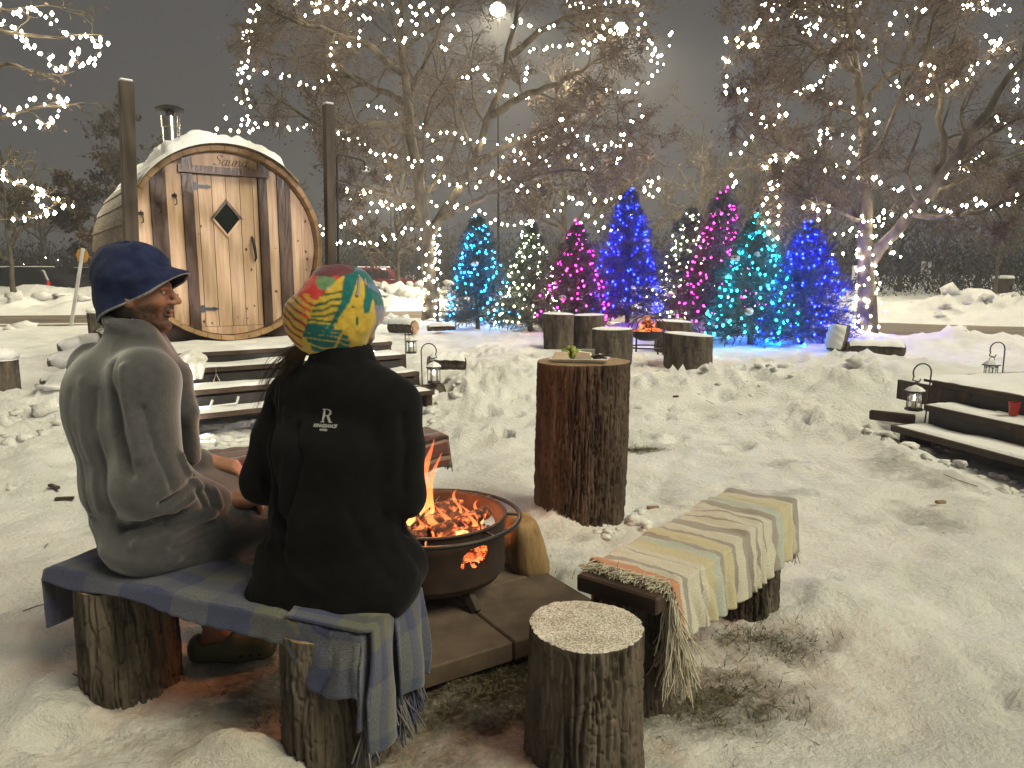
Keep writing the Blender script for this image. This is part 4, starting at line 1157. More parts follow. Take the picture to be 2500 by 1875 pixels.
# flue
fc = L(-.2, 1.4, 0)
q = MB(); q.lathe([(.098, 2.55), (.098, 3.09), (.108, 3.095), (.108, 3.21), (.09, 3.215)], fc, 24); flue = q.build('flue', M_STEEL, sauna, smooth=True)
q = MB(); q.lathe([(.05, 3.20), (.05, 3.27), (.165, 3.285), (.17, 3.30), (.10, 3.335), (.02, 3.345)], fc, 8); q.build('flue_cap', M_BLACK, flue, smooth=False)
# cradles
for b in (.12, 1.75):
    aa = np.linspace(-.86, .92, 24)
    pl = [(-.98, .692), (1.02, .692), (.92, CZ - math.sqrt(1.02 ** 2 - .85 ** 2) - .0)] + [(x, CZ - math.sqrt(max(0, 1.008 ** 2 - x * x))) for x in np.linspace(.80, -.80, 24)] + [(-.90, CZ - math.sqrt(1.02 ** 2 - .85 ** 2))]
    q = MB(); q.prism(pl, .09, MF, SO + b * E2); q.build('cradle', M_STAIN, sauna)

# ------------------------------------------------------------------ deck and steps
SO[2] = 0.0
deck = thing('sauna_deck', L(0, .8, 0), 'dark stained timber deck and steps carrying the barrel sauna', 'deck')
for i in range(24):
    b = -1.2 + .075 + i * .153
    q = MB(); q.box(L(.13, b, .62), (2.40, .147, .04), ML, bevel=.004); q.build('deck_board', M_STAIN, deck)
for a in (-1.05, 1.31):
    q = MB(); q.box(L(a, .68, .50), (.04, 3.7, .195), ML); q.build('rim_joist', M_STAIN, deck)
q = MB(); q.box(L(.13, -1.165, .50), (2.3, .04, .19), ML); q.build('rim_joist', M_STAIN, deck)
for a in (-1.0, 1.26):
    for b in (-1.0, .8, 2.4):
        q = MB(); q.box(L(a, b, .2), (.1, .1, .62), ML); q.build('deck_post', M_STAIN, deck)
TR = [(.53, -1.5, -1.2), (.385, -1.8, -1.5), (.235, -2.1, -1.8)]
for z, b0, b1 in TR:
    for k in (0, 1):
        bc = b0 + .072 + k * .15
        q = MB(); q.box(L(.13, bc, z - .02), (2.40, .143, .042), ML, bevel=.004); q.build('tread', M_STAIN, deck)
    q = MB(); q.box(L(.13, b1 + .02 , z + .045), (2.30, .02, .085), ML); q.build('riser', M_BLACK, deck)  # black board set back in the open riser, standing in for its shade
for a in (-1.04, .13, 1.30):
    pl = [(-2.05, -.05), (-2.05, .19), (-1.79, .195), (-1.79, .34), (-1.49, .345), (-1.49, .485), (-1.19, .487), (-1.19, -.05)]
    q = MB(); q.prism(pl, .06, np.stack([E2, EZ, E1], 1), SO + (a - .03) * E1); q.build('stringer', M_STAIN, deck)
# snow on deck and treads
def snow_slab(a0, a1, b0, b1, z, th, seed, parent, Lf=L, nu=60, nv=14, cover=.25):
    aa = np.linspace(a0, a1, nu); b2 = np.linspace(b0, b1, nv); A, B = np.meshgrid(aa, b2)
    nz = fbm2(A * 3 + seed, B * 5, 3, seed)
    h = th * np.clip(cover + .8 + nz, 0, 2)
    ed = np.minimum.reduce([A - a0, a1 - A, (B - b0), (b1 - B)]); h = h * sstep(-.001, .025, ed + .010 * nz) - .004 * (ed < .003)
    V = np.array([Lf(a, b, z + hh) for a, b, hh in zip(A.ravel(), B.ravel(), h.ravel())])
    return mobj('snow_layer', V, grid_faces(nu, nv), M_SNOW, parent, smooth=True)
snow_slab(-1.06, 1.32, -1.19, 2.4, .641, .016, 3, deck, nv=60)
for i, (z, b0, b1) in enumerate(TR): snow_slab(-1.06, 1.32, b0 + .012, b1 + .01, z + .002, .014, 5 + i, deck)
# step lights
M_LED = emat('step_light', (1.0, .97, .88), 9.0)
def step_light(c, fwd_, label, grp='small lights under the treads'):
    t = thing('step_light', tuple(c), label, 'step light', grp)
    q = MB(); q.lathe([(.036, 0), (.036, .012), (.028, .016), (.02, .017)], c, 16, axis=fwd_); q.build('housing', M_BLACK, t)
    q = MB(); q.lathe([(.001, .0165), (.022, .0168), (.018, .020), (.001, .0215)], c, 14, axis=np.array(fwd_) + (0, 0, -.9)); q.build('lens', M_LED, t)
    l = bpy.data.lights.new('lens_light', 'POINT'); l.energy = .9; l.color = (1, .95, .82); l.shadow_soft_size = .02
    lo = bpy.data.objects.new('lens_light', l); COL.objects.link(lo); lo.parent = t; lo.location = Vector(np.array(fwd_) * .06 + np.array((0, 0, -.02)))
for (a, b, z, lb) in ((-.84, -1.515, .475, 'round light under the top sauna step, left end'), (-.86, -1.815, .325, 'round light under the middle sauna step, left end'), (-.86, -2.115, .17, 'round light under the lowest sauna step, left end'),
                      (1.10, -1.215, .555, 'round light under the deck edge at the right end of the sauna steps'), (-.98, -1.215, .555, 'round light under the deck edge at the left end of the sauna steps')):
    step_light(L(a, b + .012, z), -E2, lb)
# posts
M_POST = mat('square_post', (0.030, 0.022, 0.016), (0.075, 0.056, 0.042), rough=.75, scale=4, stretch=(4, 4, .5), bump=.3, bump_scale=30, bump_dist=.006)
def post(a, b, w, z0, z1, label, lean):
    p0, p1 = L(a, b, z0), L(a, b, z1) + lean
    t = thing('timber_post', tuple(p0), label, 'post')
    ax = (p1 - p0); ln = np.linalg.norm(ax); ax /= ln
    x = E1 - ax * np.dot(E1, ax); x /= np.linalg.norm(x); y = np.cross(ax, x)
    q = MB(); q.box((p0 + p1) / 2, (w, w, ln), np.stack([x, y, ax], 1), bevel=.006); q.build('shaft', M_POST, t)
    q = MB(); q.box(p1 + ax * .012, (w * .9, w * .9, .02), np.stack([x, y, ax], 1), bevel=.008); q.build('snow_cap', M_SNOW, t)
post(-1.02, -.5, .12, .642, 3.06, 'square brown timber post at the left of the sauna front', np.array([.10, 0, 0]))
post(1.0, -.35, .10, .642, 3.14, 'slimmer dark timber post carrying the outdoor shower pipe', np.array([.05, 0, 0]))
sh = thing('outdoor_shower', L(1.07, -.37, .9), 'black pipe outdoor shower strapped to the right post', 'shower')
q = MB()
c0 = L(1.085, -.37, 0); dz = lambda z: c0 + (.02 * (z - .9), 0, z)
q.tube([dz(1.3), dz(1.7), dz(2.2), dz(2.58), dz(2.62) + E1 * .02, dz(2.63) + E1 * .06, dz(2.60) + E1 * .28, dz(2.58) + E1 * .32, dz(2.53) + E1 * .335], .012, 8); q.build('pipe', M_BLACK, sh, smooth='all')
q = MB(); q.lathe([(.012, 0), (.02, -.02), (.05, -.045), (.05, -.055), (.03, -.06)], dz(2.535) + E1 * .335, 16); q.build('shower_head', M_STEEL, sh, smooth=True)
for z in (1.55, 1.95, 2.35):
    q = MB(); q.box(dz(z) - E1 * .02, (.05, .03, .02), ML); q.build('pipe_clip', M_BLACK, sh)
q = MB(); q.box(dz(1.42), (.05, .05, .09), ML, bevel=.01); q.tube([dz(1.42), dz(1.42) - E2 * .08 + E1 * .03], .012, 8); q.build('valve', M_BLACK, sh)
# ------------------------------------------------------------------ stumps
def bark_cyl(c, r0, r1, h, seed, nu=200, nv=90, amp=.012, freq=14, lean=(0, 0), oval=1.0, plates=1.0, flare=.0, wav=0.03, vs=.17):
    """bark surface of an upright log section: cylinder verts with ridged relief"""
    u = np.linspace(0, 2 * math.pi, nu, endpoint=False); v = np.linspace(0, 1, nv)
    U, Vv = np.meshgrid(u, v)
    r = r0 + (r1 - r0) * Vv + flare * (1 - Vv) ** 3
    r = r * (1 + wav * np.sin(2 * U + seed) + wav * .7 * np.sin(3 * U + 2 * seed + Vv) + .02 * np.sin(Vv * 3 + seed))
    # ridges: noise on the unrolled bark, periodic by sampling a circle
    cx, cy = np.cos(U) * freq / 6.283 * 2.2, np.sin(U) * freq / 6.283 * 2.2
    zz = Vv * h
    w = .35 * fbm3(cx * 1.2 + 5, cy * 1.2, zz * 5, 3, seed + 4)
    w2 = .22 * fbm3(cx * 2.2 + 9, cy * 2.2, zz * 16, 2, seed + 6)
    n1 = np.exp(-(np.abs(fbm3(cx * 1.15 + w + w2, cy * 1.15 + w, zz * freq * vs + w * 2, 2, seed)) / .16) ** 2)
    n1b = np.exp(-(np.abs(fbm3(cx * 2.1 + w2 * 2 + 40, cy * 2.1 + w, zz * freq * vs * 2 + w2, 2, seed + 20)) / .13) ** 2)
    n2 = fbm3(cx * 3, cy * 3, zz * freq * .8, 3, seed + 9)
    # cross cracks that break the ridges into plates
    n3 = 1 - np.abs(fbm3(cx * 1.1 + 30, cy * 1.1, zz * freq * 1.1, 2, seed + 12)) * 2
    rel = -n1 * 1.35 - n1b * .55 + n2 * .24 - plates * np.maximum(n3 - .60, 0) * 1.3
    rel = rel * (.35 + .65 * sstep(1.0, .95, Vv))
    r = r + amp * rel
    x = c[0] + r * np.cos(U) + lean[0] * Vv; y = c[1] + r * np.sin(U) * oval + lean[1] * Vv; z = c[2] + zz + 0 * U
    return np.stack([x, y, z], 2).reshape(-1, 3), grid_faces(nu, nv, True), r[-1], u

def stump(name, c, r0, r1, h, label, group=None, seed=1, bm_=None, top=None, nu=200, nv=90, lean=(0, 0), amp=.012, freq=14, tilt=0.0, plates=1.0, cat='stump', dome=.0, flare=0.0, parent=None, snow_h=0.0, vs=.17):
    t = thing(name, tuple(c), label, cat, group) if parent is None else parent
    V, F, rt, u = bark_cyl(c, r0, r1, h, seed, nu, nv, amp, freq, lean, plates=plates, flare=flare, vs=vs)
    V[:, 2] += tilt * (V[:, 0] - c[0]) * ((V[:, 2] - c[2]) / h)
    b_ = mobj('bark', V, F, bm_ or M_BARK, t, smooth=True)
    # cut top with growth of rings and a slightly uneven saw face
    nr = 14
    k = np.linspace(0, .985, nr)[1:]
    ring = V[-nu:]
    cen = ring.mean(0)
    P = [cen[None]]
    for kk in k:
        q = cen + (ring - cen) * kk
        q[:, 2] = cen[2] + tilt * (q[:, 0] - cen[0]) + .002 * fbm2(q[:, 0] * 40, q[:, 1] * 40, 2, seed) + snow_h * (1 - kk ** 6) + .0015
        P.append(q)
    P.append(ring + (0, 0, .0005))
    P = np.concatenate(P); P[0] = P[1:nu + 1].mean(0)
    tri = np.stack([np.zeros(nu, int), 1 + np.arange(nu), 1 + (np.arange(nu) + 1) % nu], 1)
    gf = (grid_faces(nu, nr, True) + 1)[:, ::-1]
    mobj('cut_top' if snow_h == 0 else 'snow_cap', P, [tri, gf], top or M_CUT, t, smooth=True)
    return t

def frost_mat():
    """saw face dusted with dry snow grains"""
    m = bpy.data.materials.new('frosted_cut_wood'); m.use_nodes = True; nt = m.node_tree; N = nt.nodes.new; Lk = nt.links.new
    b = nt.nodes['Principled BSDF']; b.inputs['Roughness'].default_value = .8
    tc = N('ShaderNodeTexCoord'); n = N('ShaderNodeTexNoise'); n.inputs['Scale'].default_value = 210; n.inputs['Detail'].default_value = 4; Lk(tc.outputs['Object'], n.inputs['Vector'])
    n2 = N('ShaderNodeTexNoise'); n2.inputs['Scale'].default_value = 7; n2.inputs['Detail'].default_value = 4; Lk(tc.outputs['Object'], n2.inputs['Vector'])
    ad = N('ShaderNodeMath'); ad.operation = 'MULTIPLY_ADD'; ad.inputs[1].default_value = .45; Lk(n2.outputs['Fac'], ad.inputs[0]); Lk(n.outputs['Fac'], ad.inputs[2])
    r = _ramp(nt, [(.50, (.13, .10, .06)), (.68, (.40, .36, .30)), (.86, (.72, .70, .66))]); Lk(ad.outputs[0], r.inputs[0])
    Lk(r.outputs[0], b.inputs['Base Color'])
    bp = N('ShaderNodeBump'); bp.inputs['Strength'].default_value = .6; bp.inputs['Distance'].default_value = .004; Lk(n.outputs['Fac'], bp.inputs['Height']); Lk(bp.outputs[0], b.inputs['Normal'])
    return m
M_FROST = frost_mat()

stump('log_stump', (.205, 1.93, -.04), .172, .158, .425, 'frost-topped log stump seat at the bottom of the view, nearest the camera', None, 3, None, M_FROST, 300, 150, amp=.0095, freq=17)
stump('tall_stump', (.375, 4.03, -.05), .245, .252, .925, 'tall upright log serving as a table with a plate of food', None, 7, M_BARK2, M_CUT, 420, 160, lean=(.015, 0), amp=.019, freq=44, plates=.1, vs=.06)
# a ring of stumps round the far fire bowl
for i, (x, y, r, h, lb, sd) in enumerate([(.78, 12.4, .26, .64, 'snow-topped stump left of the far fire bowl, partly behind the food plate', 11), (1.32, 12.7, .27, .62, 'snow-topped stump behind left of the far fire bowl', 12),
                                       (1.36, 10.05, .27, .50, 'snow-topped stump just left of the far fire bowl, nearest behind the tall log', 13), (2.62, 12.0, .29, .55, 'snow-topped stump behind right of the far fire bowl', 14), (2.34, 9.75, .31, .50, 'wide snow-topped stump in front right of the far fire bowl', 15)]):
    stump('log_stump', (x, y, gz(x, y) - .06), r, r * 1.02, h, lb, 'stumps round the far fire bowl', sd, M_BARK, M_SNOW, 90, 40, amp=.012, freq=26, tilt=[-.03, .02, .0, -.05, -.07][i], plates=.4, snow_h=.018)

# ------------------------------------------------------------------ benches: a plank on two stumps
def bench(p0, p1, w, z, th, s_pts, label, seeds, rad, group='plank benches round the fire'):
    p0 = np.array([*p0, 0.0]); p1 = np.array([*p1, 0.0])
    d = p1 - p0; ln = np.linalg.norm(d); d /= ln; n = np.array([-d[1], d[0], 0])
    t = thing('log_bench', tuple((p0 + p1) / 2), label, 'bench', group)
    q = MB(); q.box((p0 + p1) / 2 + (0, 0, z - th / 2), (ln, w, th), np.stack([d, n, EZ], 1), bevel=.006); q.build('seat_plank', M_STAIN, t)
    for s_, sd, r in zip(s_pts, seeds, rad):
        c = p0 + d * ln * s_[0] + n * s_[1]
        lg = bpy.data.objects.new('leg', None)
        V, F, rt, u = bark_cyl((c[0], c[1], -.06), r * 1.04, r * .96, z - th + .055, sd, 260, 120, .010, 15)
        mobj('leg', V, F, M_BARK, t, smooth=True)
        # closed by its saw face just under the plank
        ring = V[-260:]; cen = ring.mean(0)[None]
        mobj('leg_top', np.concatenate([cen, ring + (0, 0, .0004)]), np.stack([np.zeros(260, int), 1 + np.arange(260), 1 + (np.arange(260) + 1) % 260], 1), M_CUT, t)
    return t, p0, d, n, ln
BZ = .415
B1 = bench((-1.42, 2.375), (-.355, 1.945), .27, BZ, .036, ((.150, -.02), (.862, -.03)), 'plank bench on two log stumps that the two people sit on', (31, 32), (.148, .145))
B2 = bench((.312, 2.12), (1.05, 3.02), .285, BZ, .055, ((.14, .03), (.86, -.02)), 'plank bench under the pastel striped blanket, right of the fire', (33, 34), (.135, .13))
B3 = bench((-1.75, 3.58), (-.45, 4.34), .28, BZ, .055, ((.15, 0), (.85, 0)), 'plank bench behind the fire under a dark striped blanket', (35, 36), (.13, .13))

# ------------------------------------------------------------------ blankets
def ramp_cloth(name, stops, axis=0, var=.12, weave=900, plaid=None):
    m = bpy.data.materials.new(name); m.use_nodes = True; nt = m.node_tree; N = nt.nodes.new; Lk = nt.links.new
    b = nt.nodes['Principled BSDF']; b.inputs['Roughness'].default_value = .9; b.inputs['Specular IOR Level'].default_value = .15; b.inputs['Sheen Weight'].default_value = .3
    uv = N('ShaderNodeUVMap'); uv.uv_map = 'UVMap'; sp = N('ShaderNodeSeparateXYZ'); Lk(uv.outputs[0], sp.inputs[0])
    n = N('ShaderNodeTexNoise'); n.inputs['Scale'].default_value = 14; n.inputs['Detail'].default_value = 5; Lk(uv.outputs[0], n.inputs['Vector'])
    wob = N('ShaderNodeMath'); wob.operation = 'MULTIPLY_ADD'; wob.inputs[1].default_value = .022
    Lk(n.outputs['Fac'], wob.inputs[0]); Lk(sp.outputs[axis], wob.inputs[2])
    r = _ramp(nt, stops, 'CONSTANT'); Lk(wob.outputs[0], r.inputs[0]); col = r.outputs[0]
    if plaid:
        r2 = _ramp(nt, plaid, 'CONSTANT'); Lk(sp.outputs[1 - axis], r2.inputs[0])
        mx = N('ShaderNodeMix'); mx.data_type = 'RGBA'; mx.inputs[0].default_value = .5; Lk(col, mx.inputs[6]); Lk(r2.outputs[0], mx.inputs[7]); col = mx.outputs[2]
    n3 = N('ShaderNodeTexNoise'); n3.inputs['Scale'].default_value = 160; n3.inputs['Detail'].default_value = 4; Lk(uv.outputs[0], n3.inputs['Vector'])
    mr = N('ShaderNodeMapRange'); mr.inputs['From Min'].default_value = .3; mr.inputs['From Max'].default_value = .7; mr.inputs['To Min'].default_value = 1 - var * 2; mr.inputs['To Max'].default_value = 1 + var * 1.6
    Lk(n3.outputs['Fac'], mr.inputs['Value'])
    hs = N('ShaderNodeHueSaturation'); Lk(mr.outputs[0], hs.inputs['Value']); Lk(col, hs.inputs['Color']); Lk(hs.outputs[0], b.inputs['Base Color'])
    bp = N('ShaderNodeBump'); bp.inputs['Strength'].default_value = .5; bp.inputs['Distance'].default_value = .004; Lk(n3.outputs['Fac'], bp.inputs['Height']); Lk(bp.outputs[0], b.inputs['Normal'])
    return m

def thick_sheet(P, nu, nv, th):
    """closes a sheet of verts (index v*nu+u) into a cloth of thickness th"""
    G = P.reshape(nv, nu, 3)
    du = np.gradient(G, axis=1); dv = np.gradient(G, axis=0); n = np.cross(du, dv); n /= np.linalg.norm(n, axis=2)[..., None] + 1e-9
    A = (G + n * th / 2).reshape(-1, 3); B = (G - n * th / 2).reshape(-1, 3)
    f = grid_faces(nu, nv); N0 = nu * nv
    F = [f, f[:, ::-1] + N0]
    loop = np.r_[np.arange(nu), np.arange(1, nv) * nu + nu - 1, (nv - 1) * nu + np.arange(nu - 2, -1, -1), np.arange(nv - 2, 0, -1) * nu]
    l2 = np.roll(loop, -1)
    F.append(np.stack([l2, loop, loop + N0, l2 + N0], 1))
    return np.concatenate([A, B]), np.concatenate(F)

def drape(B, s0, s1, left, right, z_lift, nu, nv, wr, seed, end_drop=0.0, start_drop=0.0, belly=0.0):
    """cloth over a bench: s runs along the plank, t across it; hangs by left(s), right(s) below the top"""
    t_, p0, d, n, ln = B
    w = .27 / 2 + .008
    s = np.linspace(s0 - start_drop, s1 + end_drop, nu); out = []; uv = []
    for j in range(nv):
        q = j / (nv - 1)
        for i, si in enumerate(s):
            lf, rt = left(si), right(si); tot = lf + 2 * w + rt; x = q * tot
            rc = .018
            if x < lf: off, dz = -w - .012 * (1 - x / max(lf, 1e-3)) , -(lf - x)
            elif x > lf + 2 * w: off, dz = w + .012 * ((x - lf - 2 * w) / max(rt, 1e-3)), -(x - lf - 2 * w)
            else: off, dz = x - lf - w, 0.0
            # soften the corner
            e = abs(off) - (w - rc)
            if dz == 0 and e > 0: dz -= .35 * e * e / rc
            hang = max(0, -dz - .02)
            ss = si
            if si > s1: dz2 = -(si - s1); ss = s1 + .012; dz = min(dz, dz2) if dz < 0 else dz2
            if si < s0: dz2 = -(s0 - si); ss = s0 - .012; dz = min(dz, dz2) if dz < 0 else dz2
            out.append(np.array([ss, off, dz, hang])); uv.append(((si - s0 + start_drop) / (s1 - s0 + end_drop + start_drop), q))
    O = np.array(out); uv = np.array(uv)
    ss, off, dz, hang = O.T
    wv = wr * fbm2(ss * 9 + seed, off * 4, 3, seed)
    sg = np.sign(off)
    wave = (.010 + .09 * hang) * np.sin(ss * 38 + 2.5 * fbm2(ss * 6, dz * 5, 2, seed + 3) + sg * 2) * sstep(0.0, .06, hang)
    P = np.array([p0 + d * (ln * 0 + a) + n * (o + s_ * (abs(wa) * .8 + .002)) for a, o, s_, wa in zip(ss, off, sg, wave)])
    P[:, 2] = BZ + z_lift + dz + np.maximum(wv, -.003) * (1 - sstep(.0, .05, hang)) + belly * 0
    return P, uv

# pastel striped blanket on the right bench
C_CREAM, C_GREY, C_TEAL, C_YEL, C_ORG = (.52, .49, .41), (.29, .265, .235), (.40, .43, .385), (.48, .43, .28), (.48, .235, .14)
seq = [(0, C_ORG), (.040, C_CREAM), (.055, C_GREY), (.085, C_CREAM), (.15, C_GREY), (.16, C_CREAM), (.185, C_YEL), (.235, C_TEAL), (.27, C_GREY), (.295, C_YEL), (.35, C_GREY), (.375, C_CREAM), (.42, C_GREY), (.475, C_CREAM), (.515, C_GREY), (.525, C_CREAM), (.565, C_GREY), (.572, C_CREAM), (.64, C_GREY), (.675, C_TEAL), (.73, C_YEL), (.80, C_CREAM), (.82, C_GREY), (.865, (.24, .27, .30)), (.90, C_ORG)]
M_STRIPE = ramp_cloth('pastel_striped_wool', seq, var=.15)
bl = thing('striped_blanket', (B2[1] + B2[2] * .6) * np.array([1, 1, 0]) + (0, 0, BZ), 'fringed cream blanket with pastel stripes draped over the right bench', 'blanket', 'blankets on the benches')
nu, nv = 150, 70
# the bench frame runs near -> far; n points to the fire, so t = -n is the outer side
P, uv = drape(B2, .085, 1.165, lambda s: .155 + .03 * math.sin(s * 3) + .045 * s, lambda s: .03 + .02 * math.sin(s * 9), .006, nu, nv, .017, 4, end_drop=.20)
V, F = thick_sheet(P, nu, nv, .006); cl = mobj('cloth', V, F, M_STRIPE, bl, smooth=True, uv=np.concatenate([uv, uv]))
# raised pleats across the cloth
def fringe(pts, dirs, lens, n_each, r, m, parent, seed, spread=.012):
    rs_ = np.random.RandomState(seed); P = []
    for p, d, l in zip(pts, dirs, lens):
        for _ in range(n_each):
            q = np.array(p, float) + rs_.normal(size=3) * spread * .5; d0 = np.array(d, float) + rs_.normal(size=3) * .12
            pl = [q]
            for k in range(5):
                d0 = d0 + rs_.normal(size=3) * .16 + np.array([0, 0, -.10]); q = q + d0 / np.linalg.norm(d0) * l * rs_.uniform(.8, 1.2) / 5; pl.append(q)
            P.append(pl)
    P = np.array(P); P[..., 2] = np.maximum(P[..., 2], .012)
    V, F = tubes(P, np.full(P.shape[:2], r) * np.linspace(1, .6, 6)[None], 4)
    return mobj('fringe', V, F, m, parent, smooth=True)
M_FRINGE = mat('wool_fringe', (.42, .38, .30), (.60, .55, .44), rough=.9, scale=30, spec=.1)
p0, d, n = B2[1], B2[2], B2[3]
# near end: a rolled mat of tassels across the plank, a rope of them hanging from the outer corner
pts, dr, le = [], [], []
for k in np.linspace(-.130, .135, 46):
    pts.append(p0 + d * .090 + n * k + (0, 0, BZ + .008)); dr.append(-d + n * np.random.RandomState(int(k * 1e4) % 999).normal() * .8 + (0, 0, .12)); le.append(.055)
fringe(pts, dr, le, 16, .0022, M_FRINGE, bl, 5)
pts, dr, le = [], [], []
for k in range(22):
    a_ = k / 21
    pts.append(p0 + d * (.075 + .03 * a_) - n * (.150 + .006 * a_) + (0, 0, BZ - .01 - .14 * a_)); dr.append((.05, .02, -1)); le.append(.20)
fringe(pts, dr, le, 11, .0026, M_FRINGE, bl, 6, .014)
pts, dr, le = [], [], []
for k in np.linspace(-.14, .14, 30):
    pts.append(p0 + d * (1.165 + .018) + n * k + (0, 0, BZ - .195)); dr.append((.12, .05, -1)); le.append(.07)
fringe(pts, dr, le, 3, .0032, M_FRINGE, bl, 7)

# blue plaid under the sitters
BLU, GRB, OLV, VIO = (.050, .058, .125), (.125, .130, .140), (.115, .112, .055), (.090, .085, .140)
plu = [(0, VIO), (.07, OLV), (.11, BLU), (.24, GRB), (.33, BLU), (.46, GRB), (.54, BLU), (.64, OLV), (.735, BLU), (.80, GRB), (.90, (.06, .08, .12))]
plv = [(0, BLU), (.15, GRB), (.3, BLU), (.45, OLV), (.55, VIO), (.7, BLU), (.8, OLV), (.92, GRB)]
M_PLAID = ramp_cloth('blue_plaid_wool', plu, var=.22, plaid=plv)
bl = thing('plaid_blanket', tuple(B1[1] * np.array([1, 1, 0]) + (0, 0, BZ)), 'blue and olive plaid blanket under the two sitters, hanging off both bench ends', 'blanket', 'blankets on the benches')
nu, nv = 170, 60
P, uv = drape(B1, -.005, 1.155, lambda s: .040 + .030 * math.exp(-((s - .80) / .22) ** 2) + .13 * float(sstep(.92, 1.06, s)) + .008 * math.sin(s * 14), lambda s: .05, .006, nu, nv, .006, 9, end_drop=.26, start_drop=.20)
V, F = thick_sheet(P, nu, nv, .009); mobj('cloth', V, F, M_PLAID, bl, smooth=True, uv=np.concatenate([uv, uv]))
p0, d, n = B1[1], B1[2], B1[3]
M_FR2 = mat('plaid_fringe', (.07, .075, .13), (.17, .16, .16), rough=.9, scale=12, spec=.1)
M_FR3 = mat('olive_fringe', (.11, .11, .05), (.18, .175, .09), rough=.9, scale=12, spec=.1)
for m_, ks, sd in ((M_FR2, np.linspace(-.142, -.08, 12), 3), (M_FR3, np.linspace(-.08, -.03, 10), 4), (M_FR2, np.linspace(-.03, .14, 26), 5)):
    pts = [p0 + d * (1.155 + .018) + n * k + (0, 0, BZ - .245 - .03 * math.sin(k * 20)) for k in ks]
    fringe(pts, [(.02, -.02, -1)] * len(pts), [.10 + .03 * math.sin(k * 40) for k in ks], 5, .004, m_, bl, sd)
# a second fold of the plaid laid over the right end
def fold_cloth(name, B, s0, s1, t0, t1, drop, lift, m, parent, seed, nu=40, nv=70):
    t_, p0, d, n, ln = B; out = []; uv = []
    for j in range(nv):
        q = j / (nv - 1)
        for i in range(nu):
            s = i / (nu - 1); lng = (s1 - s0) + drop; x = q * lng
            a = s0 + min(x, s1 - s0); dz = -max(0, x - (s1 - s0)); tt = t0 + (t1 - t0) * s
            tt = tt + .02 * math.sin(dz * 9 + seed) * (dz < 0)
            a += (.016 + .035 * abs(math.sin(tt * 26 + seed)) * min(1, -dz * 5)) if dz < 0 else 0
            out.append(p0 + d * a + n * tt + (0, 0, BZ + lift + dz + .010 * math.sin(s * 3.14) + .004 * math.sin(tt * 60))); uv.append((.52 + .4 * q, .1 + .7 * s))
    V, F = thick_sheet(np.array(out), nu, nv, .008); uv = np.array(uv)
    return mobj(name, V, F, m, parent, smooth=True, uv=np.concatenate([uv, uv]))
fold_cloth('folded_end', B1, .93, 1.175, -.150, -.045, .34, .018, M_PLAID, bl, 1)
fold_cloth('folded_end', B1, .90, 1.172, -.03, .135, .27, .020, M_PLAID, bl, 3)

# dark striped blanket on the far bench
BRN, MAR, TAN, DKB = (.10, .065, .05), (.13, .045, .05), (.26, .20, .15), (.035, .025, .03)
st3 = []; x = 0.0; rs_ = np.random.RandomState(6)
while x < .97 and len(st3) < 31:
    st3.append((x, [BRN, MAR, TAN, DKB, BRN, MAR][len(st3) % 6])); x += rs_.uniform(.018, .05)
M_DSTR = ramp_cloth('dark_striped_wool', st3, axis=1, var=.15)
bl = thing('dark_blanket', tuple(B3[1] * np.array([1, 1, 0]) + (0, 0, BZ)), 'brown and maroon striped blanket on the bench behind the fire', 'blanket', 'blankets on the benches')
P, uv = drape(B3, .05, 1.50, lambda s: .20 + .03 * math.sin(s * 7), lambda s: .06, .006, 120, 60, .008, 14, end_drop=.14)
V, F = thick_sheet(P, 120, 60, .008); mobj('cloth', V, F, M_DSTR, bl, smooth=True, uv=np.concatenate([uv, uv]))
p0, d, n = B3[1], B3[2], B3[3]
pts = [p0 + d * 1.52 + n * k + (0, 0, BZ - .13) for k in np.linspace(-.15, .12, 20)]
fringe(pts, [(.05, 0, -1)] * 20, [.07] * 20, 4, .004, mat('brown_fringe', (.10, .075, .06), (.20, .16, .13), rough=.9, scale=15), bl, 8)

# ------------------------------------------------------------------ fire pit on slabs
FC = np.array([-.33, 2.90, 0.0])
M_SLAB = mat('concrete_slab', (0.065, 0.045, 0.031), (0.115, 0.082, 0.058), rough=.85, scale=9, bump=.3, bump_scale=80, bump_dist=.003)
def slab(cx, cy, sx, sy, rz, label):
    q = MB(); q.box((cx, cy, .022), (sx, sy, .075), rotz(rz), bevel=.006)
    o = q.build('paving_slab', M_SLAB, base=(cx, cy, 0)); tag(o, label, 'slab', 'slabs under the fire pit')
RZ = R(32)
ex, ey = np.array([math.cos(RZ), math.sin(RZ)]), np.array([-math.sin(RZ), math.cos(RZ)])
for i, j, lb in ((0, 0, 'concrete slab at the right corner under the fire pit'), (1, 0, 'concrete slab under the fire pit towards the dark blanket'), (0, 1, 'concrete slab in front of the fire pit, nearest the camera'), (1, 1, 'concrete slab under the fire pit behind the woman')):
    c = FC[:2] + np.array([.10, -.06]) + ex * (.225 - .455 * j) + ey * (-.225 + .455 * i)
    slab(c[0], c[1], .45, .45, RZ, lb)
pit = thing('fire_pit', (FC[0], FC[1], .06), 'round steel fire pit with ring rail and bear cut-out, burning', 'fire pit')
RZP, RR, ZR = .0, .300, .385
nb, wall_h = 96, .215
